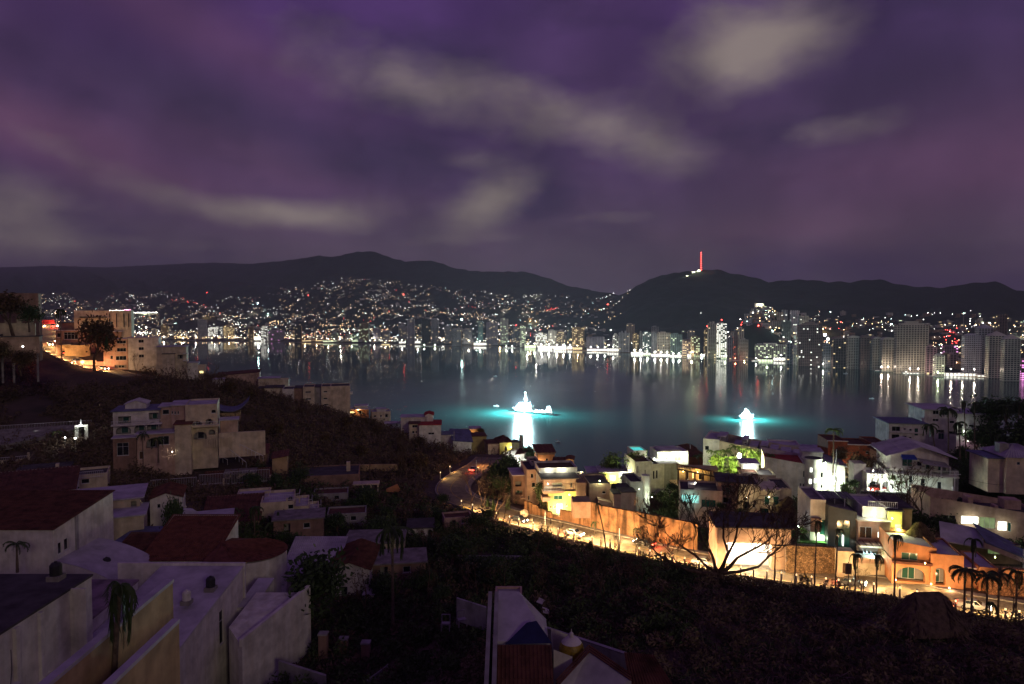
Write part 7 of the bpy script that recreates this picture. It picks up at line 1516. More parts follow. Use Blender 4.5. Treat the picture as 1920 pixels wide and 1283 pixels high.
# pillars and low walls of the dark garden
for k, (px, pt_, pb_, d_) in enumerate(((556, 1185, 1230, 90), (605, 1190, 1250, 88), (643, 1200, 1250, 88), (685, 1207, 1262, 86), (520, 1170, 1215, 94))):
    s = Site('garden_pillar', 'dim square pillar in the dark garden, ' + ('beside the bare tree', 'second from the white annexe wall', 'third along the low wall', 'rightmost of the row', 'against the white annexe wall')[k], 'pillar', px, pb_, d_); s.box(px - 8, px + 8, 0, .9, pb_ + 20, pt_, brownw, 'shaft'); s.box(px - 9, px + 9, -.1, 1.0, pt_, pt_ - 3, greyw, 'cap')
for k, (a, b_, d0, d1) in enumerate((((522, 1240), (610, 1268), 82, 78), ((560, 1222), (700, 1256), 91, 86), ((680, 1283), (727, 1248), 76, 82), ((856, 1122), (912, 1140), 88, 84))):
    p, q = P(a[0], a[1], d0), P(b_[0], b_[1], d1); r_ = empty('garden_wall', p, ('low dim wall at the bottom left of the dark garden', 'low wall linking the garden pillars', 'short slanting wall at the bottom of the dark garden', 'pale kerb wall left of the square hatch tower')[k], 'wall'); v = q - p; mb = MB(); mb.hexa([(0, 0, -3), (v.x, v.y, v.z - 3), (v.x, v.y + .4, v.z - 3), (0, .4, -3)], [(0, 0, 0), (v.x, v.y, v.z), (v.x, v.y + .4, v.z), (0, .4, 0)]); mb.build('wall_run', greyw, r_)
for k, (px, py) in enumerate(((835, 1180), (868, 1172))):
    s = Site('garden_chair', ('white framed garden seat in the dark garden', 'tilted white framed garden seat right of the other')[k], 'chair', px, py + 4, 82, 20 * k)
    mb = MB()
    for x in (-.5, .5):
        for y in (0, .9): mb.bar((x, y, 0), (x, y, .9 if y == 0 else 1.7), .07)
    mb.bar((-.5, .9, 1.7), (.5, .9, 1.7), .07); mb.bar((-.5, 0, .9), (.5, 0, .9), .06); mb.box(-.5, .5, 0, .9, .75, .82); mb.build('frame', greyw, s.root)
# big thatched house at the lower right
palapa('large dark thatched roof in the foreground in front of the road, lower right', 1737, 1176, 76, 52, 68, 7, m=mat('old_thatch', (.14, .095, .07), .98, .5, .9, 1.6), ridge=24)

# ================================================================== poles, lamps, sign and cars on the road
def pole(px, pyt, pyb, d, label, cat='pole', arms=0, lamp=None, name='utility_pole', r=.12, m=concrete):
    s = Site(name, label, cat, px, pyb, d); h = s.Z(pyt); mb = MB(); mb.tube([(0, 0, -4), (0, 0, h)], [r * 1.3, r * .8], 7); mb.build('shaft', m, s.root)
    for k in range(arms): m_ = MB(); m_.box(-1.3, 1.3, -.06, .06, h - .5 - k * 1.1, h - .38 - k * 1.1); m_.build('crossarm', m, s.root)
    if arms:
        m_ = MB(); m_.cyl(-.45, -.3, h - 4.2, h - 3.2, .3, n=10); m_.build('transformer', frame_w, s.root)
    if lamp: m_ = MB(); m_.bar((0, 0, h), (0, -1.2, h + .2), .06); m_.build('arm', metal, s.root); m_ = MB(); m_.lathe([(0, h - .02), (.2, h + .06), (.2, h + .2), (0, h + .3)], 8, 0, -1.3); m_.build('lamp', B_WARM, s.root); plight(s.root, (0, -1.3, h - .35), lamp[0], lamp[1], .2)
    return s
pole(1567, 842, 905, 172, 'lamp pole standing left of the red brick house', m=whitemetal); pole(1659, 822, 895, 178, 'utility pole with two crossarms by the red brick house', arms=2)
pole(1789, 885, 942, 152, 'white utility pole with a box at the right of the balcony house', arms=1, m=whitemetal)
pole(1022, 958, 990, 152, 'short white pole against the left part of the retaining wall', m=whitemetal, r=.09); pole(1161, 990, 1035, 138, 'short white pole against the middle of the retaining wall', m=whitemetal, r=.09)
pole(893, 862, 905, 205, 'thin pale pole beside the grey road on the ridge', m=whitemetal, r=.1); pole(74, 565, 650, 250, 'black pole at the top of the hill road', m=frame_d, r=.3); pole(106, 588, 615, 330, 'street lamp pole with a bluish white lamp on the hill road', lamp=(500, (.85, .92, 1)), m=metal)
pole(40, 870, 905, 150, 'thin wire pole among the left row houses', m=frame_d, r=.07)
s = Site('road_sign', 'square brown sign board on a thin post at the near road edge', 'sign', 1590, 1112, 108); mb = MB(); mb.bar((0, 0, -1), (0, 0, s.Z(1052)), .07); mb.build('post', frame_d, s.root); mb = MB(); mb.box(-.5, .5, -.06, .02, s.Z(1076), s.Z(1055)); mb.build('board', brownw, s.root)
pxs = list(range(962, 1560, 21)) + list(range(1575, 1960, 32)) + [920, 895, 870, 855]; pb_m = MB(); pb_m.use(cream); pb_m.box(-.12, .12, -.12, .12, -1, .95); pb_m.use(metal); pb_m.box(-.14, .14, -.14, .14, 1.15, 1.22); pb_m.use(bulb('bollard', (1, .62, .28), 3)); pb_m.box(-.1, .1, -.02, .1, .95, 1.15); pb_me = pb_m.mesh('lamp_bollard')
for px in pxs:  # bollard lamps added at the near edge to light the road and wall
    i = min(range(len(RL)), key=lambda k: abs(960 + RL[k].x / RL[k].y * FPX - px)); t_ = (RL[min(i + 1, len(RL) - 1)] - RL[max(0, i - 1)]).normalized(); sd_ = Vector((t_.y, -t_.x, 0)).normalized(); q = RL[i] - sd_ * 4.9
    o_ = link('lamp_bollard', pb_me, None, tuple(q), (0, 0, math.atan2(sd_.y, sd_.x) - math.pi / 2), (1, 1, 1.8)); tag(o_, 'slim pale lamp bollard in the row along the near edge of the lit road', 'bollard', 'lamp bollards along the near road edge', 'thing')
    ld = bpy.data.lights.new('bollard_light', 'SPOT'); ld.energy = 2100 if 900 < px < 1340 else 750 if px <= 1570 else 650; ld.color = (1, .60, .25); ld.spot_size = R(165); ld.spot_blend = .7; ld.shadow_soft_size = .2
    lo = bpy.data.objects.new('bollard_light', ld); COL.objects.link(lo); lo.parent = o_; lo.location = (0, .25, 1.06); lo.rotation_euler = (R(82), 0, 0)
for k, (px, py, r0) in enumerate(((983, 968, 1.0), (992, 984, .5), (996, 980, .6))):
    s = Site('boulder', ('large pale boulder at the bend of the lit road', 'small boulder at the foot of the retaining wall', 'middle boulder beside the large one')[k], 'boulder', px, py, 158 - k); mb = MB(); rs_ = random.Random(k); pr = [(0, -.3), (r0 * .9, 0), (r0, r0 * .6), (r0 * .75, r0 * 1.2), (r0 * .3, r0 * 1.55), (0, r0 * 1.6)]; mb.lathe(pr, 9)
    mb.v = [(x * rs_.uniform(.8, 1.2), y * rs_.uniform(.8, 1.2), z * rs_.uniform(.9, 1.1)) for x, y, z in mb.v]; mb.build('rock', cream, s.root)
CARM = {}
def car(loc, heading, colm, label, lights=True, head=(1, .80, .50), hp=900, tp=60):
    hp *= .8; tp *= 1.6; head = (1, head[1] * .78, head[2] * .58)
    key = colm.name; root = empty('car', loc, label, 'car', heading)
    if key not in CARM:
        m = MB(); xs = [-2.2, -2.15, -1.5, -.9, .35, 1.05, 2.0, 2.2]; zb = [.35, .9, .95, 1.42, 1.45, .98, .85, .35]; vs = []
        for x, z in zip(xs, zb): w_ = .86 if .5 < z < 1.1 else .84; wt = .62 if z > 1.2 else w_; vs += [(x, -w_, .35), (x, -wt, z), (x, wt, z), (x, w_, .35)]
        m.add(vs, [(i * 4 + j, (i + 1) * 4 + j, (i + 1) * 4 + (j + 1) % 4, i * 4 + (j + 1) % 4) for i in range(7) for j in range(4)])
        body = m.mesh('body', colm); g = MB()
        g.quad((.42, -.6, 1.44), (1.0, -.72, 1.02), (1.0, .72, 1.02), (.42, .6, 1.44)); g.quad((-1.46, -.72, .99), (-.94, -.6, 1.42), (-.94, .6, 1.42), (-1.46, .72, .99))
        for s_ in (-1, 1): g.quad((-.9, s_ * .64, 1.38), (.34, s_ * .64, 1.4), (.85, s_ * .85, 1.0), (-1.3, s_ * .85, 1.0))
        g.v = [(x, y * 1.012, z + .012) for x, y, z in g.v]; gl = g.mesh('car_windows', glass)
        w = MB(); w.use(mat('tyre_rubber', (.02, .02, .02), .9, 0)); vs = []
        w.tube([(0, -.1, 0), (0, .1, 0)], .32, 14); w.use(metal); w.tube([(0, -.11, 0), (0, .11, 0)], .18, 10); wh = w.mesh('wheel')
        h = MB(); h.tube([(0, 0, 0), (.06, 0, 0)], .16, 8); hl = h.mesh('headlight', bulb('headlight', (1, .85, .6), 45)); t = MB(); t.box(-.05, 0, -.2, .2, -.08, .08); tl = t.mesh('tail_light', bulb('tail', (1, .04, .02), 14))
        CARM[key] = (body, gl, wh, hl, tl)
    body, gl, wh, hl, tl = CARM[key]; link('body', body, root); link('car_windows', gl, root)
    for x in (-1.35, 1.35):
        for y in (-.78, .78): link('wheel', wh, root, (x, y, .32))
    for y in (-.6, .6): link('headlight', hl, root, (2.14, y, .66)); link('tail_light', tl, root, (-2.16, y, .74))
    if lights:
        plight(root, (4.2, 0, 1.0), hp * .6, head, .25, 'headlight_beam'); plight(root, (9.0, 0, 1.5), hp * .6, head, .25, 'headlight_beam')
        plight(root, (-2.7, 0, .8), tp, (1, .06, .03), .2, 'tail_light_glow')
    return root
carpaint = [mat('car_black', (.02, .02, .025), .3, 0, spec=.6), mat('car_silver', (.35, .36, .38), .35, 0, metal=.5), mat('car_red', (.45, .03, .02), .3, 0), mat('car_white', (.6, .6, .6), .35, 0)]
def along(line, px, off, colm, label, rev=False, **kw):
    i = min(range(len(line)), key=lambda k: abs(960 + line[k].x / line[k].y * FPX - px)); p = line[i]; t = (line[min(i + 1, len(line) - 1)] - line[max(0, i - 1)]).normalized()
    if rev: t = -t
    s_ = Vector((t.y, -t.x, 0)).normalized(); c_ = car(p + s_ * off + Vector((0, 0, .05)), math.atan2(t.y, t.x), colm, label, **kw); c_.rotation_euler = (0, -math.asin(t.z), math.atan2(t.y, t.x)); return c_
along(RL, 985, 1.8, carpaint[0], 'black car with glaring headlights at the bend of the lit road', True, hp=1800, tp=30)
along(RL, 1090, 1.9, carpaint[1], 'silver car driving along the left part of the retaining wall', True, hp=1300, tp=150)
along(RL, 1200, -1.9 + 3.8, carpaint[0], 'black car with red tail lights below the middle of the retaining wall', False, hp=1200, tp=200)
along(RL, 1330, 1.9, carpaint[1], 'silver car behind the big bare tree', True, hp=1300, tp=100)
along(RL, 1620, 1.9, carpaint[0], 'black car passing the square sign board', True, hp=1100, tp=60)
along(RL, 1850, 1.9, carpaint[1], 'silver car at the right end of the road behind the palms', True, hp=1100, tp=60)
along(RL, 880, 1.5, carpaint[1], 'silver car where the road turns behind the orange lit trees', False, hp=1100, head=(1, .5, .2), tp=60)
along(RL2, 94, 1.2, carpaint[0], 'black car highest on the hill road', False, hp=700, head=(1, .7, .35), tp=700)
along(RL2, 88, -1.0, carpaint[3], 'white car on the steep bend of the hill road', True, hp=1300, head=(1, .7, .35), tp=200)
along(RL2, 110, 1.2, carpaint[0], 'black car with red lights in the middle of the hill road', False, hp=300, head=(1, .6, .3), tp=900)
along(RL2, 150, 1.2, carpaint[1], 'silver car on the lower hill road', True, hp=1100, head=(1, .7, .4), tp=160)
s = Site('car', 'x', 'car', 1644, 921, 162); bpy.data.objects.remove(s.root); car(P(1645, 921, 161) + Vector((0, 0, 0)), R(200), carpaint[2], 'red car parked under the white carport arch', lights=False)
for k, (px, py, d_) in enumerate(((63, 640, 290), (64, 655, 288), (108, 612, 320), (108, 627, 310), (84, 612, 330), (118, 675, 272), (135, 682, 266), (66, 668, 285), (76, 676, 278), (104, 641, 300))):
    s = Site('road_lamp', 'low warm lamp by the hill road, ' + ('on its left kerb', 'below the one on the left kerb', 'at its right top', 'under the right top one', 'at its crest', 'where the road bends right', 'lower down the bend', 'left of the bend', 'at the near left kerb', 'beside the parked van spot')[k], 'lamp', px, py, d_)
    mb = MB(); mb.bar((0, 0, -3), (0, 0, 0), .06); mb.build('post', metal, s.root); mb = MB(); mb.lathe([(0, -.1), (.3, .05), (.3, .35), (0, .5)], 8); mb.build('globe', bulb('roadwarm', (1, .66, .32), 30), s.root); plight(s.root, (0, -.6, .4), 700, (1, .58, .26), .3)

for px in (205, 188, 170, 152, 136, 122, 110, 101, 94, 88):  # more bollard lamps, added to brighten the hill road
    i = min(range(len(RL2)), key=lambda k: abs(960 + RL2[k].x / RL2[k].y * FPX - px)); t_ = (RL2[min(i + 1, len(RL2) - 1)] - RL2[max(0, i - 1)]).normalized(); sd_ = Vector((t_.y, -t_.x, 0)).normalized()
    if sd_.y < 0: sd_ = -sd_
    o_ = link('lamp_bollard', pb_me, None, tuple(RL2[i] - sd_ * 3.6), (0, 0, math.atan2(sd_.y, sd_.x) - math.pi / 2)); tag(o_, 'pale lamp bollard along the near edge of the hill road', 'bollard', 'lamp bollards along the hill road', 'thing')
    ld = bpy.data.lights.new('bollard_light', 'SPOT'); ld.energy = 2600; ld.color = (1, .52, .20); ld.spot_size = R(165); ld.spot_blend = .7; ld.shadow_soft_size = .2
    lo = bpy.data.objects.new('bollard_light', ld); COL.objects.link(lo); lo.parent = o_; lo.location = (0, .25, 1.06); lo.rotation_euler = (R(82), 0, 0)
along(RL2, 196, 0.6, carpaint[0], 'black car whose tail lights redden the roadside wall', True, hp=200, tp=1500)
# roof clutter: water tanks and dishes
def tank(px, py, d, label, r=.55, h=1.2, m=frame_d):
    r_ = empty('water_tank', P(px, py, d), label, 'water tank'); m_ = MB(); m_.lathe([(0, 0), (r, 0), (r, h * .8), (r * .7, h), (r * .25, h + .05), (r * .25, h + .15), (0, h + .15)], 14); m_.build('tank', m, r_); m_ = MB(); m_.box(-r * 1.1, r * 1.1, -r * 1.1, r * 1.1, -.5, -.002); m_.build('plinth', concrete, r_)
for a in ((105, 1078, 66, 'black water tank on the dark flat roof of the corner house'), (395, 1100, 84, 'black water tank on the lilac roof of the slit window house'), (350, 1125, 80, 'pale water tank near the front of the lilac sloping roof', .5, 1.1, white), (200, 1062, 96, 'small black water tank on the barrel vault roof'), (225, 940, 126, 'water tank on the flat lilac roof'), (545, 943, 143, 'water tank on the terraced villa'),
          (1360, 925, 155, 'water tank on the dark cluttered roof terrace'), (1150, 916, 164, 'black water tank on the pink brown cube house'), (1212, 866, 200, 'black tank on the garden villa'), (1470, 872, 186, 'black tank on the red terrace roof'), (1650, 948, 130, 'pale tank on the modern villa roof', .5, 1.0, white), (1800, 944, 142, 'black tank on the long pink villa'), (1700, 795, 218, 'tank on the two storey wing'), (1040, 895, 166, 'tank above the blazing doorway house')): tank(*a)
for k, (a, b_, d, w, h, lab) in enumerate(((560, 1000, 128, 9, 2.6, 'low roofless ruin below the terraced villa'), (650, 985, 142, 8, 2.2, 'broken brown walls in the middle of the dark slope'), (700, 1045, 118, 10, 2.4, 'dim flat roofed shed left of the broken stone wall'), (860, 990, 142, 6, 2.0, 'small walled yard left of the road bend'), (745, 1085, 108, 9, 2.4, 'long low dim building under the tall valley palm'), (620, 945, 160, 8, 2.2, 'half collapsed house below the pale posted pergola'), (450, 905, 168, 7, 2.2, 'low brown outbuilding below the slanting steps'), (330, 890, 172, 8, 2.2, 'low roof at the foot of the cream villa garden'))):
    s = Site('ruin' if k % 2 else 'outbuilding', lab, 'building', a, b_, d, (-18, 10, -8, 14)[k % 4], foot=w * .6); s.vol(-w / 2, w / 2, 0, w * .7, 0, h, (brownw, greyw, cream, pinkw)[k % 4], f=[('o', w * .2, .2, 1.2, 1.8), ('w', w * .6, .9, 1.2, 1.0)], raw=True, roof='parapet' if k % 2 else 'slab', rm=(concrete, terradark)[k % 2], par=.3, base=3)
# overhead wires by the road
for k, (p, q, lab) in enumerate((((1659, 826, 178), (1789, 889, 152), 'overhead wire from the two armed pole to the boxed pole'), ((1567, 846, 172), (1659, 830, 178), 'overhead wire between the lamp pole and the two armed pole'), ((1789, 892, 152), (1960, 905, 150), 'overhead wire running right from the boxed pole'))):
    A_, B_ = P(*p), P(*q); r_ = empty('overhead_wire', A_, lab, 'wire'); m_ = MB(); v = B_ - A_; m_.tube([v * (i / 10) + Vector((0, 0, -1.3 * math.sin(math.pi * i / 10))) for i in range(11)], .035, 3); m_.build('wire_run', frame_d, r_)
# ================================================================== vegetation
MINR = .028
def grow(mb, p, d, ln, r, lvl, rg, spread=.55, up=.12, twig=None, kids=(2, 3), tips=None, segs=3):
    pts = [p]; rad = [r]; q = p
    for i in range(segs):
        d = (d + Vector((rg.gauss(0, .16), rg.gauss(0, .16), rg.gauss(0, .1) + up * .35))).normalized(); q = q + d * ln / segs; pts.append(q); rad.append(max(MINR, r * (1 - .25 * (i + 1) / segs)))
    mb.tube(pts, rad, 5 if r > .08 else 3)
    if lvl <= 0:
        if tips is not None: tips.append(q)
        return
    for k in range(rg.choice(kids)):
        ax = Vector((rg.gauss(0, 1), rg.gauss(0, 1), rg.gauss(0, .5))).normalized(); nd = (d + ax * spread * rg.uniform(.7, 1.4) + Vector((0, 0, up))).normalized()
        grow(mb, q if k or rg.random() < .7 else pts[-2], nd, ln * rg.uniform(.62, .86), rad[-1] * rg.uniform(.66, .88), lvl - 1, rg, spread, up, twig, kids, tips, segs)
def leafcloud(tips, n, size, r, rg, squash=.8):
    m = MB()
    for _ in range(n):
        c_ = rg.choice(tips); p = c_ + Vector((rg.gauss(0, r), rg.gauss(0, r), rg.gauss(0, r * squash))); a = Vector((rg.gauss(0, 1), rg.gauss(0, 1), rg.gauss(0, .6))).normalized() * size * rg.uniform(.6, 1.3); b_ = a.cross(Vector((rg.gauss(0, 1), rg.gauss(0, 1), rg.gauss(0, 1)))).normalized() * size * .45
        m.add([p - a, p + b_, p + a, p - b_], [(0, 1, 2, 3)])
    return m
BARE = []; LEAFY = []
for k in range(6):
    rg = random.Random(40 + k); m = MB(); tips = []; grow(m, Vector((0, 0, -.6)), Vector((rg.gauss(0, .12), rg.gauss(0, .12), 1)), 2.6 + k * .3, .17, 4, rg, .52, .16, tips=tips); t_ = m.mesh('trunk', bark)
    b_ = leafcloud(tips, 90, .16, .3, rg).mesh('crown', leafdry); BARE.append((t_, b_))
for k in range(5):
    rg = random.Random(80 + k); m = MB(); tips = []; grow(m, Vector((0, 0, -.6)), Vector((rg.gauss(0, .1), rg.gauss(0, .1), 1)), 1.9, .22, 3, rg, .75, .1, kids=(3, 3, 4), tips=tips); LEAFY.append((m.mesh('trunk', bark), leafcloud(tips, 1500, .26, .62, rg).mesh('crown', leaf)))
def tree(kind, k, loc, h, label, group=None, rz=None, m=None, leafm=None):
    dz = loc[2] - TZ(loc[0], loc[1])
    if h > 2.9 and 0 < dz < 6: loc = (loc[0], loc[1], loc[2] - dz)
    else: dz = 0
    src = (BARE if kind == 'bare' else LEAFY)[k % (6 if kind == 'bare' else 5)]; base_h = max(v.co.z for v in src[0].vertices); sc = h / base_h
    r_ = empty('bare_tree' if kind == 'bare' else 'leafy_tree', loc, label, 'tree', rz if rz is not None else rnd.uniform(0, 6.28), group); r_.scale = (sc, sc, sc * (h + dz) / h)
    link('trunk', src[0], r_); c_ = link('crown', src[1], r_)
    for o_, mm in ((r_.children[0], m), (c_, leafm)):
        if mm: o_.material_slots[0].link = 'OBJECT'; o_.material_slots[0].material = mm
    return r_
# palms: trunk + separate fronds
def frond_mesh(L_, droop, name, m, seed, hang=False):
    rg = random.Random(seed); mb = MB(); n = 11; pts = []; a = 0; p = Vector((0, 0, 0)); ang = .5
    for i in range(n): pts.append(p.copy()); ang = (.35 - 1.85 * min(1, (i / n) / .3)) if hang else ang - droop / n * (1 + i * .12); p = p + Vector((math.cos(ang), 0, math.sin(ang))) * L_ / n
    mb.tube(pts, [.05 * (1 - .8 * i / n) for i in range(n)], 3)
    for i in range(1, n):
        for s_ in (-1, 1):
            for h_ in (0, .5):
                q = pts[i].lerp(pts[i - 1], h_); l_ = L_ * .24 * math.sin(math.pi * (.12 + .8 * i / n)) * rg.uniform(.7, 1.15); e = q + (Vector((l_ * rg.uniform(-.15, .3), s_ * l_ * rg.uniform(.1, .45), -l_ * rg.uniform(.9, 1.5))) if hang else Vector((l_ * .45, s_ * l_ * rg.uniform(.5, .8), -l_ * rg.uniform(.45, .9)))); w_ = Vector((.09, 0, 0))
                mb.add([q - w_, q + w_, e], [(0, 1, 2)])
    return mb.mesh(name, m)

FR = {'ok': [frond_mesh(3.3, 1.3, 'frond', frondm, 1), frond_mesh(3.0, 1.6, 'frond', frondm, 2)], 'hang': [frond_mesh(3.6, 1.55, 'frond', frondm, 3, True), frond_mesh(2.6, 1.4, 'frond', frondm, 4, True), frond_mesh(3.0, 1.5, 'frond', frondm, 6)], 'bright': [frond_mesh(3.0, 1.4, 'frond', frondbright, 5)]}
def palm(loc, h, label, style='ok', n=13, lean=(0, 0), r=.17, fs=1.0, group=None, narrow=False, name='palm_tree', rg=None):
    dz = loc[2] - TZ(loc[0], loc[1])
    if h > 4 and 0 < dz < 6: loc = (loc[0], loc[1], loc[2] - dz); h += dz
    rg = random.Random(int(loc[0] * 31 + loc[1] * 7) & 0xffff); root = empty(name, loc, label, 'palm tree', 0, group)
    top = Vector((lean[0], lean[1], h)); mb = MB(); pts = [Vector((0, 0, -1.5)), Vector((0, 0, 0))] + [Vector((lean[0] * (t ** 1.8), lean[1] * (t ** 1.8), h * t)) for t in (.2, .4, .6, .8, 1)]
    mb.tube(pts, [r * 1.5, r * 1.35] + [r * (1.1 - .35 * t) for t in (.2, .4, .6, .8, 1)], 7); mb.build('trunk', palmbark, root)
    for k in range(n):
        a = 6.283 * k / n + rg.uniform(-.2, .2); tilt = rg.uniform(-.45, .45)
        me = FR[style][0 if k % 2 else 1] if (style == 'hang' and k % 5) else FR[style][-1]; o_ = link('frond', me, root, tuple(top), (0, tilt, a), fs * rg.uniform(.85, 1.1))
        if style == 'hang': o_.rotation_euler = (0, (rg.uniform(-.25, .25) if not narrow else rg.uniform(.0, .2)) if k % 5 else rg.uniform(-.3, .5), a); o_.scale = [fs * rg.uniform(.75, 1.1) * (.55 if narrow else 1), fs * (.6 if narrow else .9), fs * rg.uniform(.75, 1.15)]
    return root
def PB(px, py, d): return P(px, py, d)

# the big bare tree in front of the lit road
MINR = .045
rg = random.Random(11); mb = MB(); root = empty('bare_tree', P(1352, 1098, 103), 'huge spreading bare tree standing dark against the blazing garage and the lit road', 'tree')
mb.tube([(1.4, -.6, -2.2), (.9, -.3, -.6), (.2, 0, .8), (-.4, 0, 1.9)], [.62, .52, .46, .42], 8); mb.build('trunk', bark, root)
u = 128 / FPX; F0 = Vector((-.4, 0, 1.9)); br = MB(); tips = []
limbs = [((-50, 12), (-88, 30), .26), ((-18, 40), (-40, 80), .24), ((6, 44), (-4, 92), .25), ((30, 26), (58, 60), .26), ((52, 22), (88, 50), .22), ((-36, 30), (-78, 62), .22), ((22, 55), (30, 104), .2)]
for (a, b_, r_) in limbs:
    A_ = Vector((a[0] * u, rg.uniform(-1.5, 1.5), a[1] * u + 1.2)); B_ = Vector((b_[0] * u, rg.uniform(-3, 3), b_[1] * u + 1.2)); mid_ = F0.lerp(A_, .5) + Vector((0, rg.uniform(-.4, .4), -.35))
    br.tube([F0, mid_, A_, A_.lerp(B_, .5) + Vector((rg.uniform(-.4, .4), 0, rg.uniform(-.4, .2))), B_], [r_ * 1.35, r_ * 1.1, r_ * .85, r_ * .66, r_ * .5], 6)
    for q, rr in ((A_, r_ * .5), (A_.lerp(B_, .5), r_ * .45), (B_, r_ * .5), (B_, r_ * .42)):
        dd = ((B_ - F0).normalized() + Vector((rg.gauss(0, .45), rg.gauss(0, .5), rg.uniform(-.1, .5)))).normalized(); grow(br, q, dd, 2.3, rr * .7, 4, rg, .55, .12, kids=(2, 3, 3), tips=tips)
br.build('branches', bark, root); leafcloud(tips, 260, .1, .25, rg).build('crown', leafdry, root)
# named trees
rg = random.Random(77); n_ = 0
while n_ < 46:
    px, d = (rg.uniform(430, 960), rg.uniform(95, 180)) if n_ < 26 else (rg.uniform(380, 900), rg.uniform(200, 270)); x = (px - 960) / FPX * d
    if any((x - a) ** 2 + (d - b_) ** 2 < (c_ * .9 + 2) ** 2 for a, b_, c_ in FOOT) or min((p.x - x) ** 2 + (p.y - d) ** 2 for p in RL[::3]) < 60: continue
    tree('leafy', n_, (x, d, TZ(x, d)), rg.uniform(2.6, 5), 'dark leafy tree in the unlit valley' if n_ < 26 else 'brown leafy tree on the left hillside scrub', 'leafy trees in the valley' if n_ < 26 else 'leafy trees on the left hillside', rg.uniform(0, 6), leafm=None if n_ < 26 else leafdry); n_ += 1
for (kd, k, px, py, d, pt_, lab, m_, lm) in (
    ('bare', 4, 1640, 932, 150, 856, 'dark half bare tree with thick limbs in front of the white carport', None, None), ('bare', 1, 1712, 1000, 140, 876, 'pale forked bare tree below the white balcony house', barkpale, None), ('bare', 3, 1735, 1002, 139, 884, 'second pale bare tree leaning right below the balcony house', barkpale, None),
    ('bare', 2, 1700, 985, 141, 912, 'short pale stump like tree at the left of the forked one', barkpale, None), ('bare', 0, 930, 985, 158, 905, 'orange lit bare tree at the bend of the road', barkpale, None), ('bare', 4, 905, 972, 166, 900, 'orange lit bare tree left of the road bend', barkpale, None), ('bare', 5, 880, 958, 172, 885, 'dim bare tree above the road turn', None, None),
    ('bare', 2, 945, 995, 152, 930, 'small glowing bare tree nearest the road bend', barkpale, None), ('leaf', 1, 572, 1150, 96, 1062, 'dark tree with a ragged crown beside the scalloped roof house', None, leaf), ('bare', 1, 690, 1165, 96, 1070, 'bare tree against the white gable in the dark garden', None, None),
    ('bare', 3, 1622, 1112, 107, 1068, 'small forked bare tree between the two limp palms by the road', None, None), ('bare', 5, 1893, 1160, 92, 1062, 'dark bare tree at the right edge before the road', None, None), ('bare', 0, 1085, 935, 168, 905, 'little bare tree in front of the pink cube house', None, None),
    ('bare', 4, 1195, 985, 146, 935, 'thin bare tree in front of the round stair tower', None, None), ('bare', 2, 1560, 930, 165, 895, 'twiggy tree right of the tall white building', None, None), ('leaf', 2, 1600, 905, 175, 868, 'leafy tree below the red brick house', None, leafdry), ('leaf', 3, 1580, 880, 185, 850, 'golden lit tree left of the red brick house', None, leafdry),
    ('leaf', 4, 1715, 1010, 134, 968, 'dense dark tree behind the thatched umbrella hut', None, leaf), ('leaf', 1, 1745, 1010, 138, 975, 'dark tree right of the thatched umbrella hut', None, leaf), ('leaf', 0, 955, 905, 195, 868, 'dense green tree on the bank above the road bend', None, leaf), ('leaf', 2, 930, 925, 190, 880, 'biggest dark green tree on the bank', None, leaf),
    ('leaf', 3, 970, 930, 182, 895, 'dark tree touching the pinkish three storey house', None, leaf), ('leaf', 4, 945, 945, 178, 905, 'low dark green tree at the foot of the bank', None, leaf), ('leaf', 1, 1008, 945, 165, 915, 'small tree growing against the yellow green lit house', None, leaf), ('leaf', 0, 990, 870, 258, 846, 'young teal lit tree by the water', None, leaf), ('leaf', 3, 1000, 880, 252, 856, 'bushy teal lit tree below the young one by the water', None, leaf),
    ('leaf', 2, 178, 668, 256, 618, 'brown leafy tree between the stepped roof house and the four storey block', None, leafdry), ('leaf', 0, 25, 622, 192, 570, 'dark brown tree against the large crest building', None, leafdry), ('leaf', 3, 55, 618, 190, 585, 'round dark tree right of the crest building', None, leaf),
    ('leaf', 1, 228, 603, 300, 590, 'small dark tree at the right of the fins facade', None, leaf), ('leaf', 3, -5, 690, 186, 655, 'dark tree in front of the stilted house', None, leafdry), ('leaf', 1, 40, 700, 184, 668, 'low brown tree at the stilts', None, leafdry), ('bare', 4, 255, 705, 245, 665, 'bare tree in front of the blank white end wall', None, None), ('bare', 2, 322, 800, 215, 700, 'tall pale bare tree above the cream villa', barkpale, None), ('bare', 0, 395, 745, 245, 690, 'bare tree hiding the pale narrow house', None, None),
    ('leaf', 0, 155, 975, 118, 940, 'dark tree before the flat lilac roofs', None, leaf), ('leaf', 2, 322, 985, 116, 955, 'dark round tree left of the terraced villa', None, leaf), ('leaf', 4, 900, 818, 285, 806, 'golden tree between the orange and yellow houses', None, leafdry),
    ('leaf', 3, 1150, 905, 205, 868, 'bright yellow lit tree beside the glowing low house', None, frondbright), ('leaf', 1, 1178, 900, 205, 862, 'second bright yellow lit tree right of the glowing low house', None, frondbright), ('leaf', 2, 1168, 912, 196, 896, 'low green lit shrub tree in front of the glowing house', None, frondbright)):
    tree('bare' if kd == 'bare' else 'leafy', k, P(px, py, d), 1.15 * (py - pt_) * d / FPX, lab, rz=k, m=m_, leafm=lm)
rg = random.Random(9)
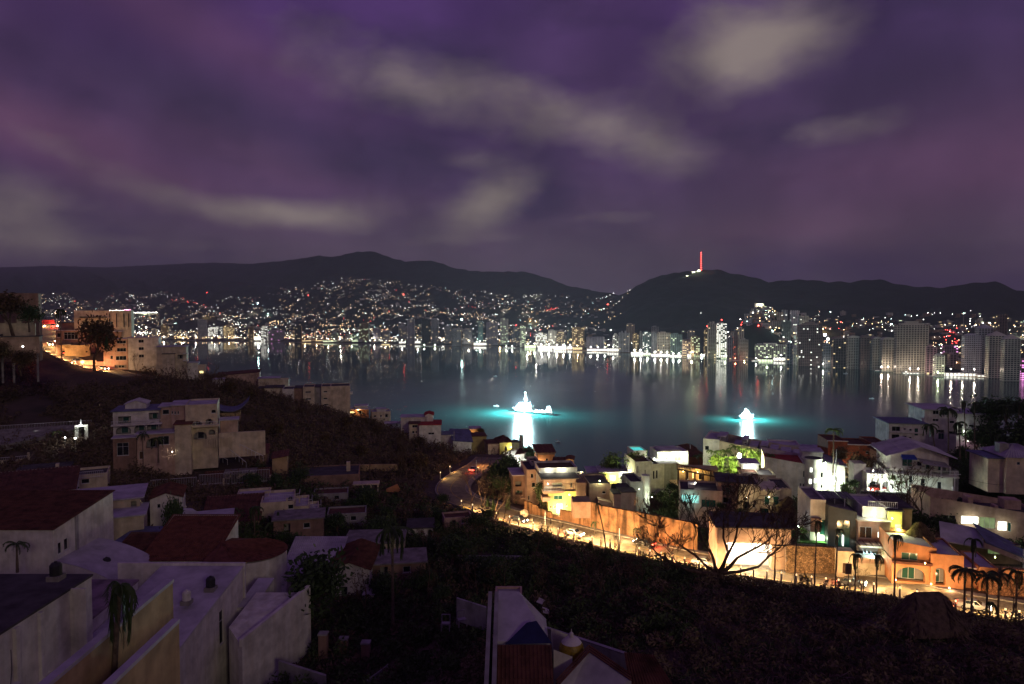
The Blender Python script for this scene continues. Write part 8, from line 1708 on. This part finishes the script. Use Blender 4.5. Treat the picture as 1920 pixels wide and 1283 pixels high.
for i, (px, py, d, h, lab) in enumerate(((1128, 905, 198, 2.6, 'round yellow lit shrub left of the glowing low house'), (1190, 912, 193, 2.2, 'shrub at the left foot of the garden villa'), (1255, 930, 165, 2.8, 'bushy shrub between the stair tower and the pergola'), (1268, 945, 158, 2.4, 'low shrub before the cyan lit windows'), (1352, 962, 148, 2.0, 'shrub below the dark cluttered roof terrace'), (1392, 972, 146, 1.8, 'clipped shrub at the cream villa garden wall'), (1500, 965, 142, 2.4, 'shrub right of the golden thatched hut'), (1520, 950, 158, 2.2, 'shrub at the foot of the round stair tower'),
    (1548, 945, 158, 2.6, 'palm like shrub behind the panel canopy'), (1582, 935, 158, 3.0, 'green lit shrub right of the tall white building'), (1606, 925, 162, 2.6, 'bushy shrub left of the carport'), (1510, 1012, 128, 2.0, 'green lit shrub on the lawn terrace'), (1668, 1050, 119, 1.6, 'yellow green shrub below the lit stair window'), (1690, 975, 146, 2.4, 'shrub at the foot of the grey stone wall'), (1770, 965, 146, 2.8, 'shrub left of the long pink villa'), (1780, 1000, 128, 2.2, 'dark shrub left of the veranda roof'), (1066, 912, 172, 1.6, 'roof garden shrub above the blazing doorway'), (1040, 895, 176, 1.4, 'small roof garden shrub above the pinkish house'), (1672, 905, 160, 1.8, 'green lit shrub on the terrace of the balcony house'))):
    tree('leafy', i, P(px, py, d), h, lab, rz=i, leafm=frondbright if i in (0, 1, 9, 11, 12, 18) else None)
# dark wooded slope at the right
rg = random.Random(5); k = 0
for (px, py, d, pt_) in ((1852, 800, 222, 770), (1872, 812, 215, 760), (1893, 800, 210, 752), (1915, 795, 205, 750), (1835, 845, 212, 806), (1860, 850, 200, 800), (1905, 845, 198, 790), (1940, 830, 200, 780), (1815, 905, 185, 862), (1840, 920, 178, 870), (1868, 925, 172, 880), (1895, 930, 165, 885), (1918, 925, 165, 880), (1830, 945, 165, 905), (1865, 948, 160, 908), (1900, 950, 158, 912), (1935, 940, 160, 880), (1805, 940, 168, 900), (1800, 870, 200, 838), (1955, 880, 180, 830)):
    tree('leafy', k, P(px, py + 4, d), (py - pt_) * d / FPX, 'dark bushy tree in the unlit wooded slope at the right edge', 'dark trees on the right slope', rg.uniform(0, 6)); k += 1
# scattered storm stripped trees
def clear(x, y, r=2.5):
    if 80 < 960 + x / y * FPX < 240 and 238 < y < 300: return False
    return all((x - a) ** 2 + (y - b_) ** 2 > (c_ * .8 + r) ** 2 for a, b_, c_ in FOOT) and min((p.x - x) ** 2 + (p.y - y) ** 2 for p in RL[::3]) > 49 and min((p.x - x) ** 2 + (p.y - y) ** 2 for p in RL2[::3]) > 30
n_ = 0; tries = 0
while n_ < 190 and tries < 6000:
    tries += 1
    if n_ < 95: px, d = rnd.uniform(280, 930), rnd.uniform(188, 282)
    elif n_ < 120: px, d = rnd.uniform(0, 480), rnd.uniform(185, 262)
    else: px, d = rnd.uniform(740, 1240), rnd.uniform(84, 150)
    if d > interp([(400, 272), (650, 262), (800, 255), (930, 235)], px) and px > 380: continue
    x = (px - 960) / FPX * d
    if not clear(x, d, 1.5): continue
    h = rnd.uniform(4, 8.5) if n_ < 120 else rnd.uniform(3, 6)
    tree('bare', n_, (x, d, TZ(x, d)), h, 'storm stripped bare tree on the brown hillside' if n_ < 120 else 'low bare tree in the dark valley', 'bare trees on the left hillside' if n_ < 120 else 'bare trees in the dark valley', None, barkpale if rnd.random() < .3 else None); n_ += 1
# palms
palm(P(1562, 882, 176), 10.6, 'tall green palm above the red brick house corner', 'bright', 14, r=.16)
palm(P(1778, 862, 185), 13.8, 'bushy palm, leftmost and fullest of the palms before the white block', 'ok', 20, lean=(-.4, 0), fs=1.25)
palm(P(1800, 850, 190), 8.6, 'shorter bushy palm right below the fullest one', 'hang', 16, lean=(-.8, 0), fs=1.2)
palm(P(1812, 866, 186), 16.6, 'tall limp palm, second from the right before the white block', 'hang', 14, lean=(-1.2, 0), fs=1.1, narrow=True)
palm(P(1827, 866, 186), 16.4, 'tall limp palm, rightmost before the white block', 'hang', 14, lean=(-.4, 0), fs=1.1, narrow=True)
palm(P(1754, 858, 186), 9.0, 'limp palm leaning left against the white two storey wing', 'hang', 16, lean=(-1.9, 0), fs=1.2)
palm(P(1884, 850, 200), 14.0, 'limp palm among the dark trees at the right edge', 'hang', 14, fs=1.2); palm(P(1908, 850, 200), 15.0, 'tallest palm among the dark trees at the right edge', 'hang', 14, fs=1.2)
for i, (px, pb_, pt_, fr, fs) in enumerate(((1452, 1096, 975, 4, .7), (1490, 1103, 985, 4, .8), (1527, 1106, 975, 6, 1.1), (1566, 1112, 990, 5, 1.0))):
    palm(P(px, pb_, 112 - i), (pb_ - pt_) * (112 - i) / FPX, ('leftmost', 'second', 'third', 'fourth')[i] + ' of the four thin dark palm trunks along the lit road', 'hang', fr, r=.12, fs=fs, narrow=True, lean=(.3, 0))
palm(P(1603, 1115, 107), 6.4, 'limp palm hanging its fronds left of the small forked tree', 'hang', 12, r=.12, fs=1.0, narrow=True); palm(P(1643, 1112, 107), 6.0, 'limp palm hanging its fronds right of the small forked tree', 'hang', 12, r=.12, fs=1.0, narrow=True)
palm(P(1677, 1108, 108), 9.0, 'tall limp palm before the yellow green stair window', 'hang', 11, r=.14, fs=1.1, narrow=True)
palm(P(1137, 1052, 134), 11.5, 'thin palm leaning left across the retaining wall', 'hang', 7, lean=(-1.9, 0), r=.13, fs=.9, narrow=True)
palm(P(1114, 1010, 146), 3.6, 'stunted palm in front of the retaining wall', 'hang', 8, r=.09, fs=.6); palm(P(1192, 1022, 138), 3.4, 'second stunted palm along the retaining wall', 'hang', 6, r=.09, fs=.55)
palm(P(215, 1300, 38), 6.2, 'foreground palm with drooping dark fronds before the ochre wall', 'hang', 13, lean=(.5, 0), r=.17, fs=1.25, narrow=True)
palm(P(737, 1180, 92), 14.0, 'tall dark palm standing in the middle of the dark valley', 'hang', 18, r=.2, fs=1.4); palm(P(478, 1035, 128), 8.6, 'dark palm before the tiled front of the terraced villa', 'hang', 14, r=.15, fs=.9)
palm(P(513, 1030, 128), 5.2, 'ragged palm at the foot of the terraced villa', 'ok', 10, r=.13, fs=.9); palm(P(32, 1052, 86), 2.2, 'small dark palm under the twin window house', 'ok', 10, r=.12, fs=.7)
palm(P(297, 856, 160), 4.4, 'dark palm before the arched window of the cream villa', 'hang', 10, r=.14, fs=.9, lean=(-.2, 0)); palm(P(268, 850, 162), 4.6, 'second palm leaning left of the arched window', 'ok', 8, r=.1, fs=.8)
palm(P(115, 655, 268), 15.5, 'tall dark palm by the hill road', 'hang', 16, r=.22, fs=1.3); palm(P(68, 640, 215), 9, 'dark palm right of the crest building', 'ok', 12, r=.2, fs=1.2)
palm(P(150, 822, 180), 2.6, 'small palm lit by the lamp at the archway', 'ok', 9, r=.1, fs=.8); palm(P(105, 822, 182), 1.8, 'low lit palm left of the archway', 'bright', 9, r=.1, fs=.7); palm(P(1063, 890, 215), 3.6, 'green lit palm on the terrace of the low lit house', 'bright', 12, r=.12, fs=.8)
palm(P(1808, 1135, 98), 5.2, 'bushy palm at the road right of the round arch', 'ok', 16, r=.16, fs=.95); palm(P(1850, 1140, 97), 4.6, 'warm lit bushy palm behind the silver car', 'ok', 16, r=.16, fs=.95); palm(P(1872, 1130, 99), 4.2, 'bushy palm left of the right edge bare tree', 'ok', 14, r=.16, fs=.9)
palm(P(1822, 1130, 99), 9.4, 'tall limp palm rising over the bushy palms', 'hang', 12, r=.15, fs=1.0, narrow=True); palm(P(1855, 1165, 92), 2.6, 'small dark palm at the near road edge on the right', 'hang', 8, r=.1, fs=.7); palm(P(1905, 1150, 95), 6.0, 'limp palm at the right edge by the road', 'hang', 10, r=.13, fs=1.0)
for i, (px, py, h, fs) in enumerate(((1336, 884, 5.5, .9), (1347, 888, 4.6, 1), (1358, 886, 6.2, .95), (1368, 890, 4.8, 1.0), (1377, 884, 7.0, .9), (1392, 890, 5.0, 1.0), (1402, 884, 6.2, .9), (1412, 886, 5.4, .9), (1424, 884, 5.2, .9), (1440, 882, 4.4, .8))):
    palm(P(px, py, 190 + i % 3 * 2), h, ('leftmost palm of the floodlit garden, against the end of the long white building', 'palm second from the left in the floodlit garden', 'tall palm left of the garden floodlight', 'bushy palm left of the garden floodlight', 'tallest palm just left of the garden floodlight', 'palm just right of the garden floodlight', 'tall palm right of the garden floodlight', 'palm at the right of the floodlit garden', 'second palm from the right of the floodlit garden', 'rightmost dim palm of the floodlit garden')[i], 'bright', 13, r=.1, fs=fs, lean=(rnd.uniform(-.6, .6), 0))
palm(P(1310, 872, 215), 3, 'low green palm beside the white garden villa', 'bright', 10, r=.1, fs=.8); palm(P(1690, 922, 158), 2.2, 'little palm on the terrace above the carport', 'bright', 9, r=.08, fs=.6)
for i, (px, py, h) in enumerate(((1342, 888, 4.6), (1366, 893, 3.8), (1398, 893, 3.6), (1410, 890, 4.4), (1430, 888, 4.2), (1352, 893, 3.2))):
    tree('leafy', i, P(px, py, 191), h, 'bright bamboo like bush in the floodlit garden', 'bright bushes of the floodlit garden', i, leafm=frondbright)
# clipped cypress cones and small shrubs
def cone(px, py, pt_, d, label, w=.9):
    h = (py - pt_) * d / FPX; rg = random.Random(px); r_ = empty('cypress', P(px, py, d), label, 'tree'); m = MB(); m.bar((0, 0, -.5), (0, 0, h * .8), .07); m.build('trunk', bark, r_); m = MB()
    for _ in range(520):
        t = rg.random() ** .8; a = rg.uniform(0, 6.283); q = w * (1 - t) ** .7 * rg.uniform(.7, 1.05); p = Vector((math.cos(a) * q, math.sin(a) * q, .2 + t * h)); b_ = Vector((rg.gauss(0, 1), rg.gauss(0, 1), 1.4)).normalized() * .22; c_ = b_.cross(Vector((math.cos(a), math.sin(a), 0))).normalized() * .12; m.add([p - b_, p + c_, p + b_, p - c_], [(0, 1, 2, 3)])
    m.build('crown', leaf, r_)
for a in ((522, 1012, 962, 130, 'dark cypress cone left of the arched opening of the terraced villa'), (572, 1012, 976, 134, 'dark cypress cone at the second terrace of the terraced villa'), (606, 1020, 955, 138, 'tall pale green cypress right of the terraced villa', 1.4), (590, 1020, 990, 132, 'bushy cypress below the lowest terrace', 1.6), (556, 1025, 1000, 128, 'low broad cypress in front of the terraced villa', 1.6), (915, 955, 935, 168, 'small dark cone shrub at the orange lit road turn', .7), (925, 965, 938, 164, 'second dark cone shrub at the orange lit road turn', .8), (952, 960, 930, 166, 'third dark cone shrub near the road bend', .9), (200, 660, 632, 250, 'dark column shrub at the corner of the four storey block', 1.0)): cone(*a)

# scrub, litter and weeds (nobody could count them)
def scatter(name, n, m, seed, size, hgt, region, label, per=24, elong=.35, big=1.0):
    rs = np.random.RandomState(seed); C = []; tries = 0
    F_ = np.array(FOOT); RLa = np.array([tuple(p)[:2] for p in RL]); R2 = np.array([tuple(p)[:2] for p in RL2])
    while len(C) < n and tries < 60:
        tries += 1; px, d = region(rs, 4000); x = (px - 960) / FPX * d
        ok = np.ones(len(x), bool)
        ok &= ~((px > 60) & (px < 240) & (d > 238) & (d < 320))
        for (a, b_, c_) in FOOT: ok &= (x - a) ** 2 + (d - b_) ** 2 > (c_ * .72) ** 2
        for L_ in (RLa[::2], R2[::2]): ok &= (((x[:, None] - L_[None, :, 0]) ** 2 + (d[:, None] - L_[None, :, 1]) ** 2).min(1) > 62 * big ** 2)
        C += [(a, b_) for a, b_, o_ in zip(x, d, ok) if o_]
    C = np.array(C[:n]); z = np.array([TZ(a, b_) for a, b_ in C]); k = per; N_ = len(C) * k
    cx, cyy, cz = np.repeat(C[:, 0], k), np.repeat(C[:, 1], k), np.repeat(z, k); far = np.repeat(.6 + C[:, 1] / 260, k); rad = np.repeat(rs.uniform(.5, 1.6, len(C)), k) * far * big; hh = np.repeat(rs.uniform(.4, 1.2, len(C)), k) * hgt * far
    th = rs.rand(N_) * 6.283; rr = np.sqrt(rs.rand(N_)) * rad; t = rs.rand(N_); p = np.stack([cx + np.cos(th) * rr, cyy + np.sin(th) * rr, cz + t * hh * (1 - .5 * (rr / rad) ** 2)], 1)
    a = rs.normal(size=(N_, 3)); a[:, 2] = a[:, 2] * .7 + .5; a /= np.linalg.norm(a, axis=1)[:, None]; b_ = np.cross(a, rs.normal(size=(N_, 3))); b_ /= np.linalg.norm(b_, axis=1)[:, None]
    s_ = (rs.uniform(.5, 1.4, N_) * size * (.5 + far * .5))[:, None]; V = np.concatenate([p - a * s_, p + b_ * s_ * elong, p + a * s_, p - b_ * s_ * elong], 0).reshape(4, N_, 3).transpose(1, 0, 2).reshape(-1, 3); F = np.arange(N_ * 4).reshape(-1, 4)
    o_ = link(name, npmesh(name, V, F, m)); tag(o_, label, kind='stuff')
def reg_left(rs, n): return rs.uniform(-60, 960, n), rs.uniform(150, 300, n)
def reg_valley(rs, n): return rs.uniform(430, 1300, n), 70 + 110 * rs.rand(n) ** .8
def reg_front(rs, n): return rs.uniform(820, 1980, n), rs.uniform(56, 122, n)
def reg_right(rs, n): return rs.uniform(1180, 1980, n), rs.uniform(128, 235, n)
def reg_fl(rs, n): return rs.uniform(-40, 820, n), rs.uniform(76, 170, n)
scrub = mat('dry_scrub', (.15, .10, .07), .95, .5, scale=.3, col2=(.06, .045, .03)); weeds = mat('green_weeds', (.06, .085, .035), .9, .5, scale=.25, col2=(.035, .042, .022)); twigm = mat('fallen_twigs', (.24, .18, .14), .95, .4, scale=1)
scatter('dry_scrub', 5200, scrub, 1, .42, 1.9, reg_left, 'brown scrub covering the left hillside')
scatter('weeds', 2600, weeds, 2, .34, 1.2, reg_valley, 'dark green weeds filling the valley')
scatter('dry_scrub', 1900, scrub, 3, .26, .9, reg_front, 'dry scrub on the dark ground before the lit road')
scatter('weeds', 1500, weeds, 4, .24, .7, reg_front, 'green weeds on the dark ground before the lit road')
scatter('weeds', 2400, weeds, 5, .36, 1.7, reg_right, 'bushes between the houses on the right')
scatter('dry_scrub', 1800, scrub, 6, .32, 1.3, reg_fl, 'scrub between the lower left houses')
scatter('fallen_twigs', 1500, twigm, 7, .8, .8, reg_front, 'fallen twigs and branches strewn over the dark ground', 6, .035)
scatter('fallen_twigs', 1500, twigm, 8, 1.3, 2.4, reg_left, 'bare twigs standing over the left hillside', 7, .03)
scatter('bushes', 150, mat('pale_scrub', (.20, .15, .09), .95, .5, scale=.4, col2=(.07, .06, .035)), 11, .26, 2.6, reg_front, 'separate dry bushes on the dark ground before the road', 190, .4, 1.5)
scatter('bushes', 420, mat('green_bush', (.075, .11, .04), .9, .5, scale=.4, col2=(.03, .05, .02)), 12, .30, 2.8, reg_valley, 'separate green bushes in the valley', 170, .4, 1.5)
scatter('bushes', 420, scrub, 13, .36, 3.0, reg_left, 'separate brown bushes on the left hillside', 150, .4, 1.5)
# storm debris bits
for k, (px, py, d, w, m_) in enumerate(((1408, 1143, 92, 1.6, whiteroof), (1385, 1178, 84, .3, redcloth), (940, 1105, 98, .9, white), (1015, 1130, 90, .6, white), (1025, 1148, 86, .7, white), (1045, 1072, 116, .8, cream))):
    r_ = empty('debris_sheet', P(px, py, d), ('tilted pale sheet of debris lying on the dark ground', 'tiny red object on the dark ground', 'pale scrap on the ground left of the broken wall', 'small white scrap above the dome house', 'second white scrap above the dome house', 'pale plank below the lit road')[k], 'debris', .4 * k)
    mb = MB(); mb.hexa([(-w, -.3, 0), (w, -.3, .1), (w, .5, .3), (-w, .5, .2)], [(-w, -.3, .08), (w, -.3, .18), (w, .5, .38), (-w, .5, .28)]); mb.build('sheet', m_, r_)
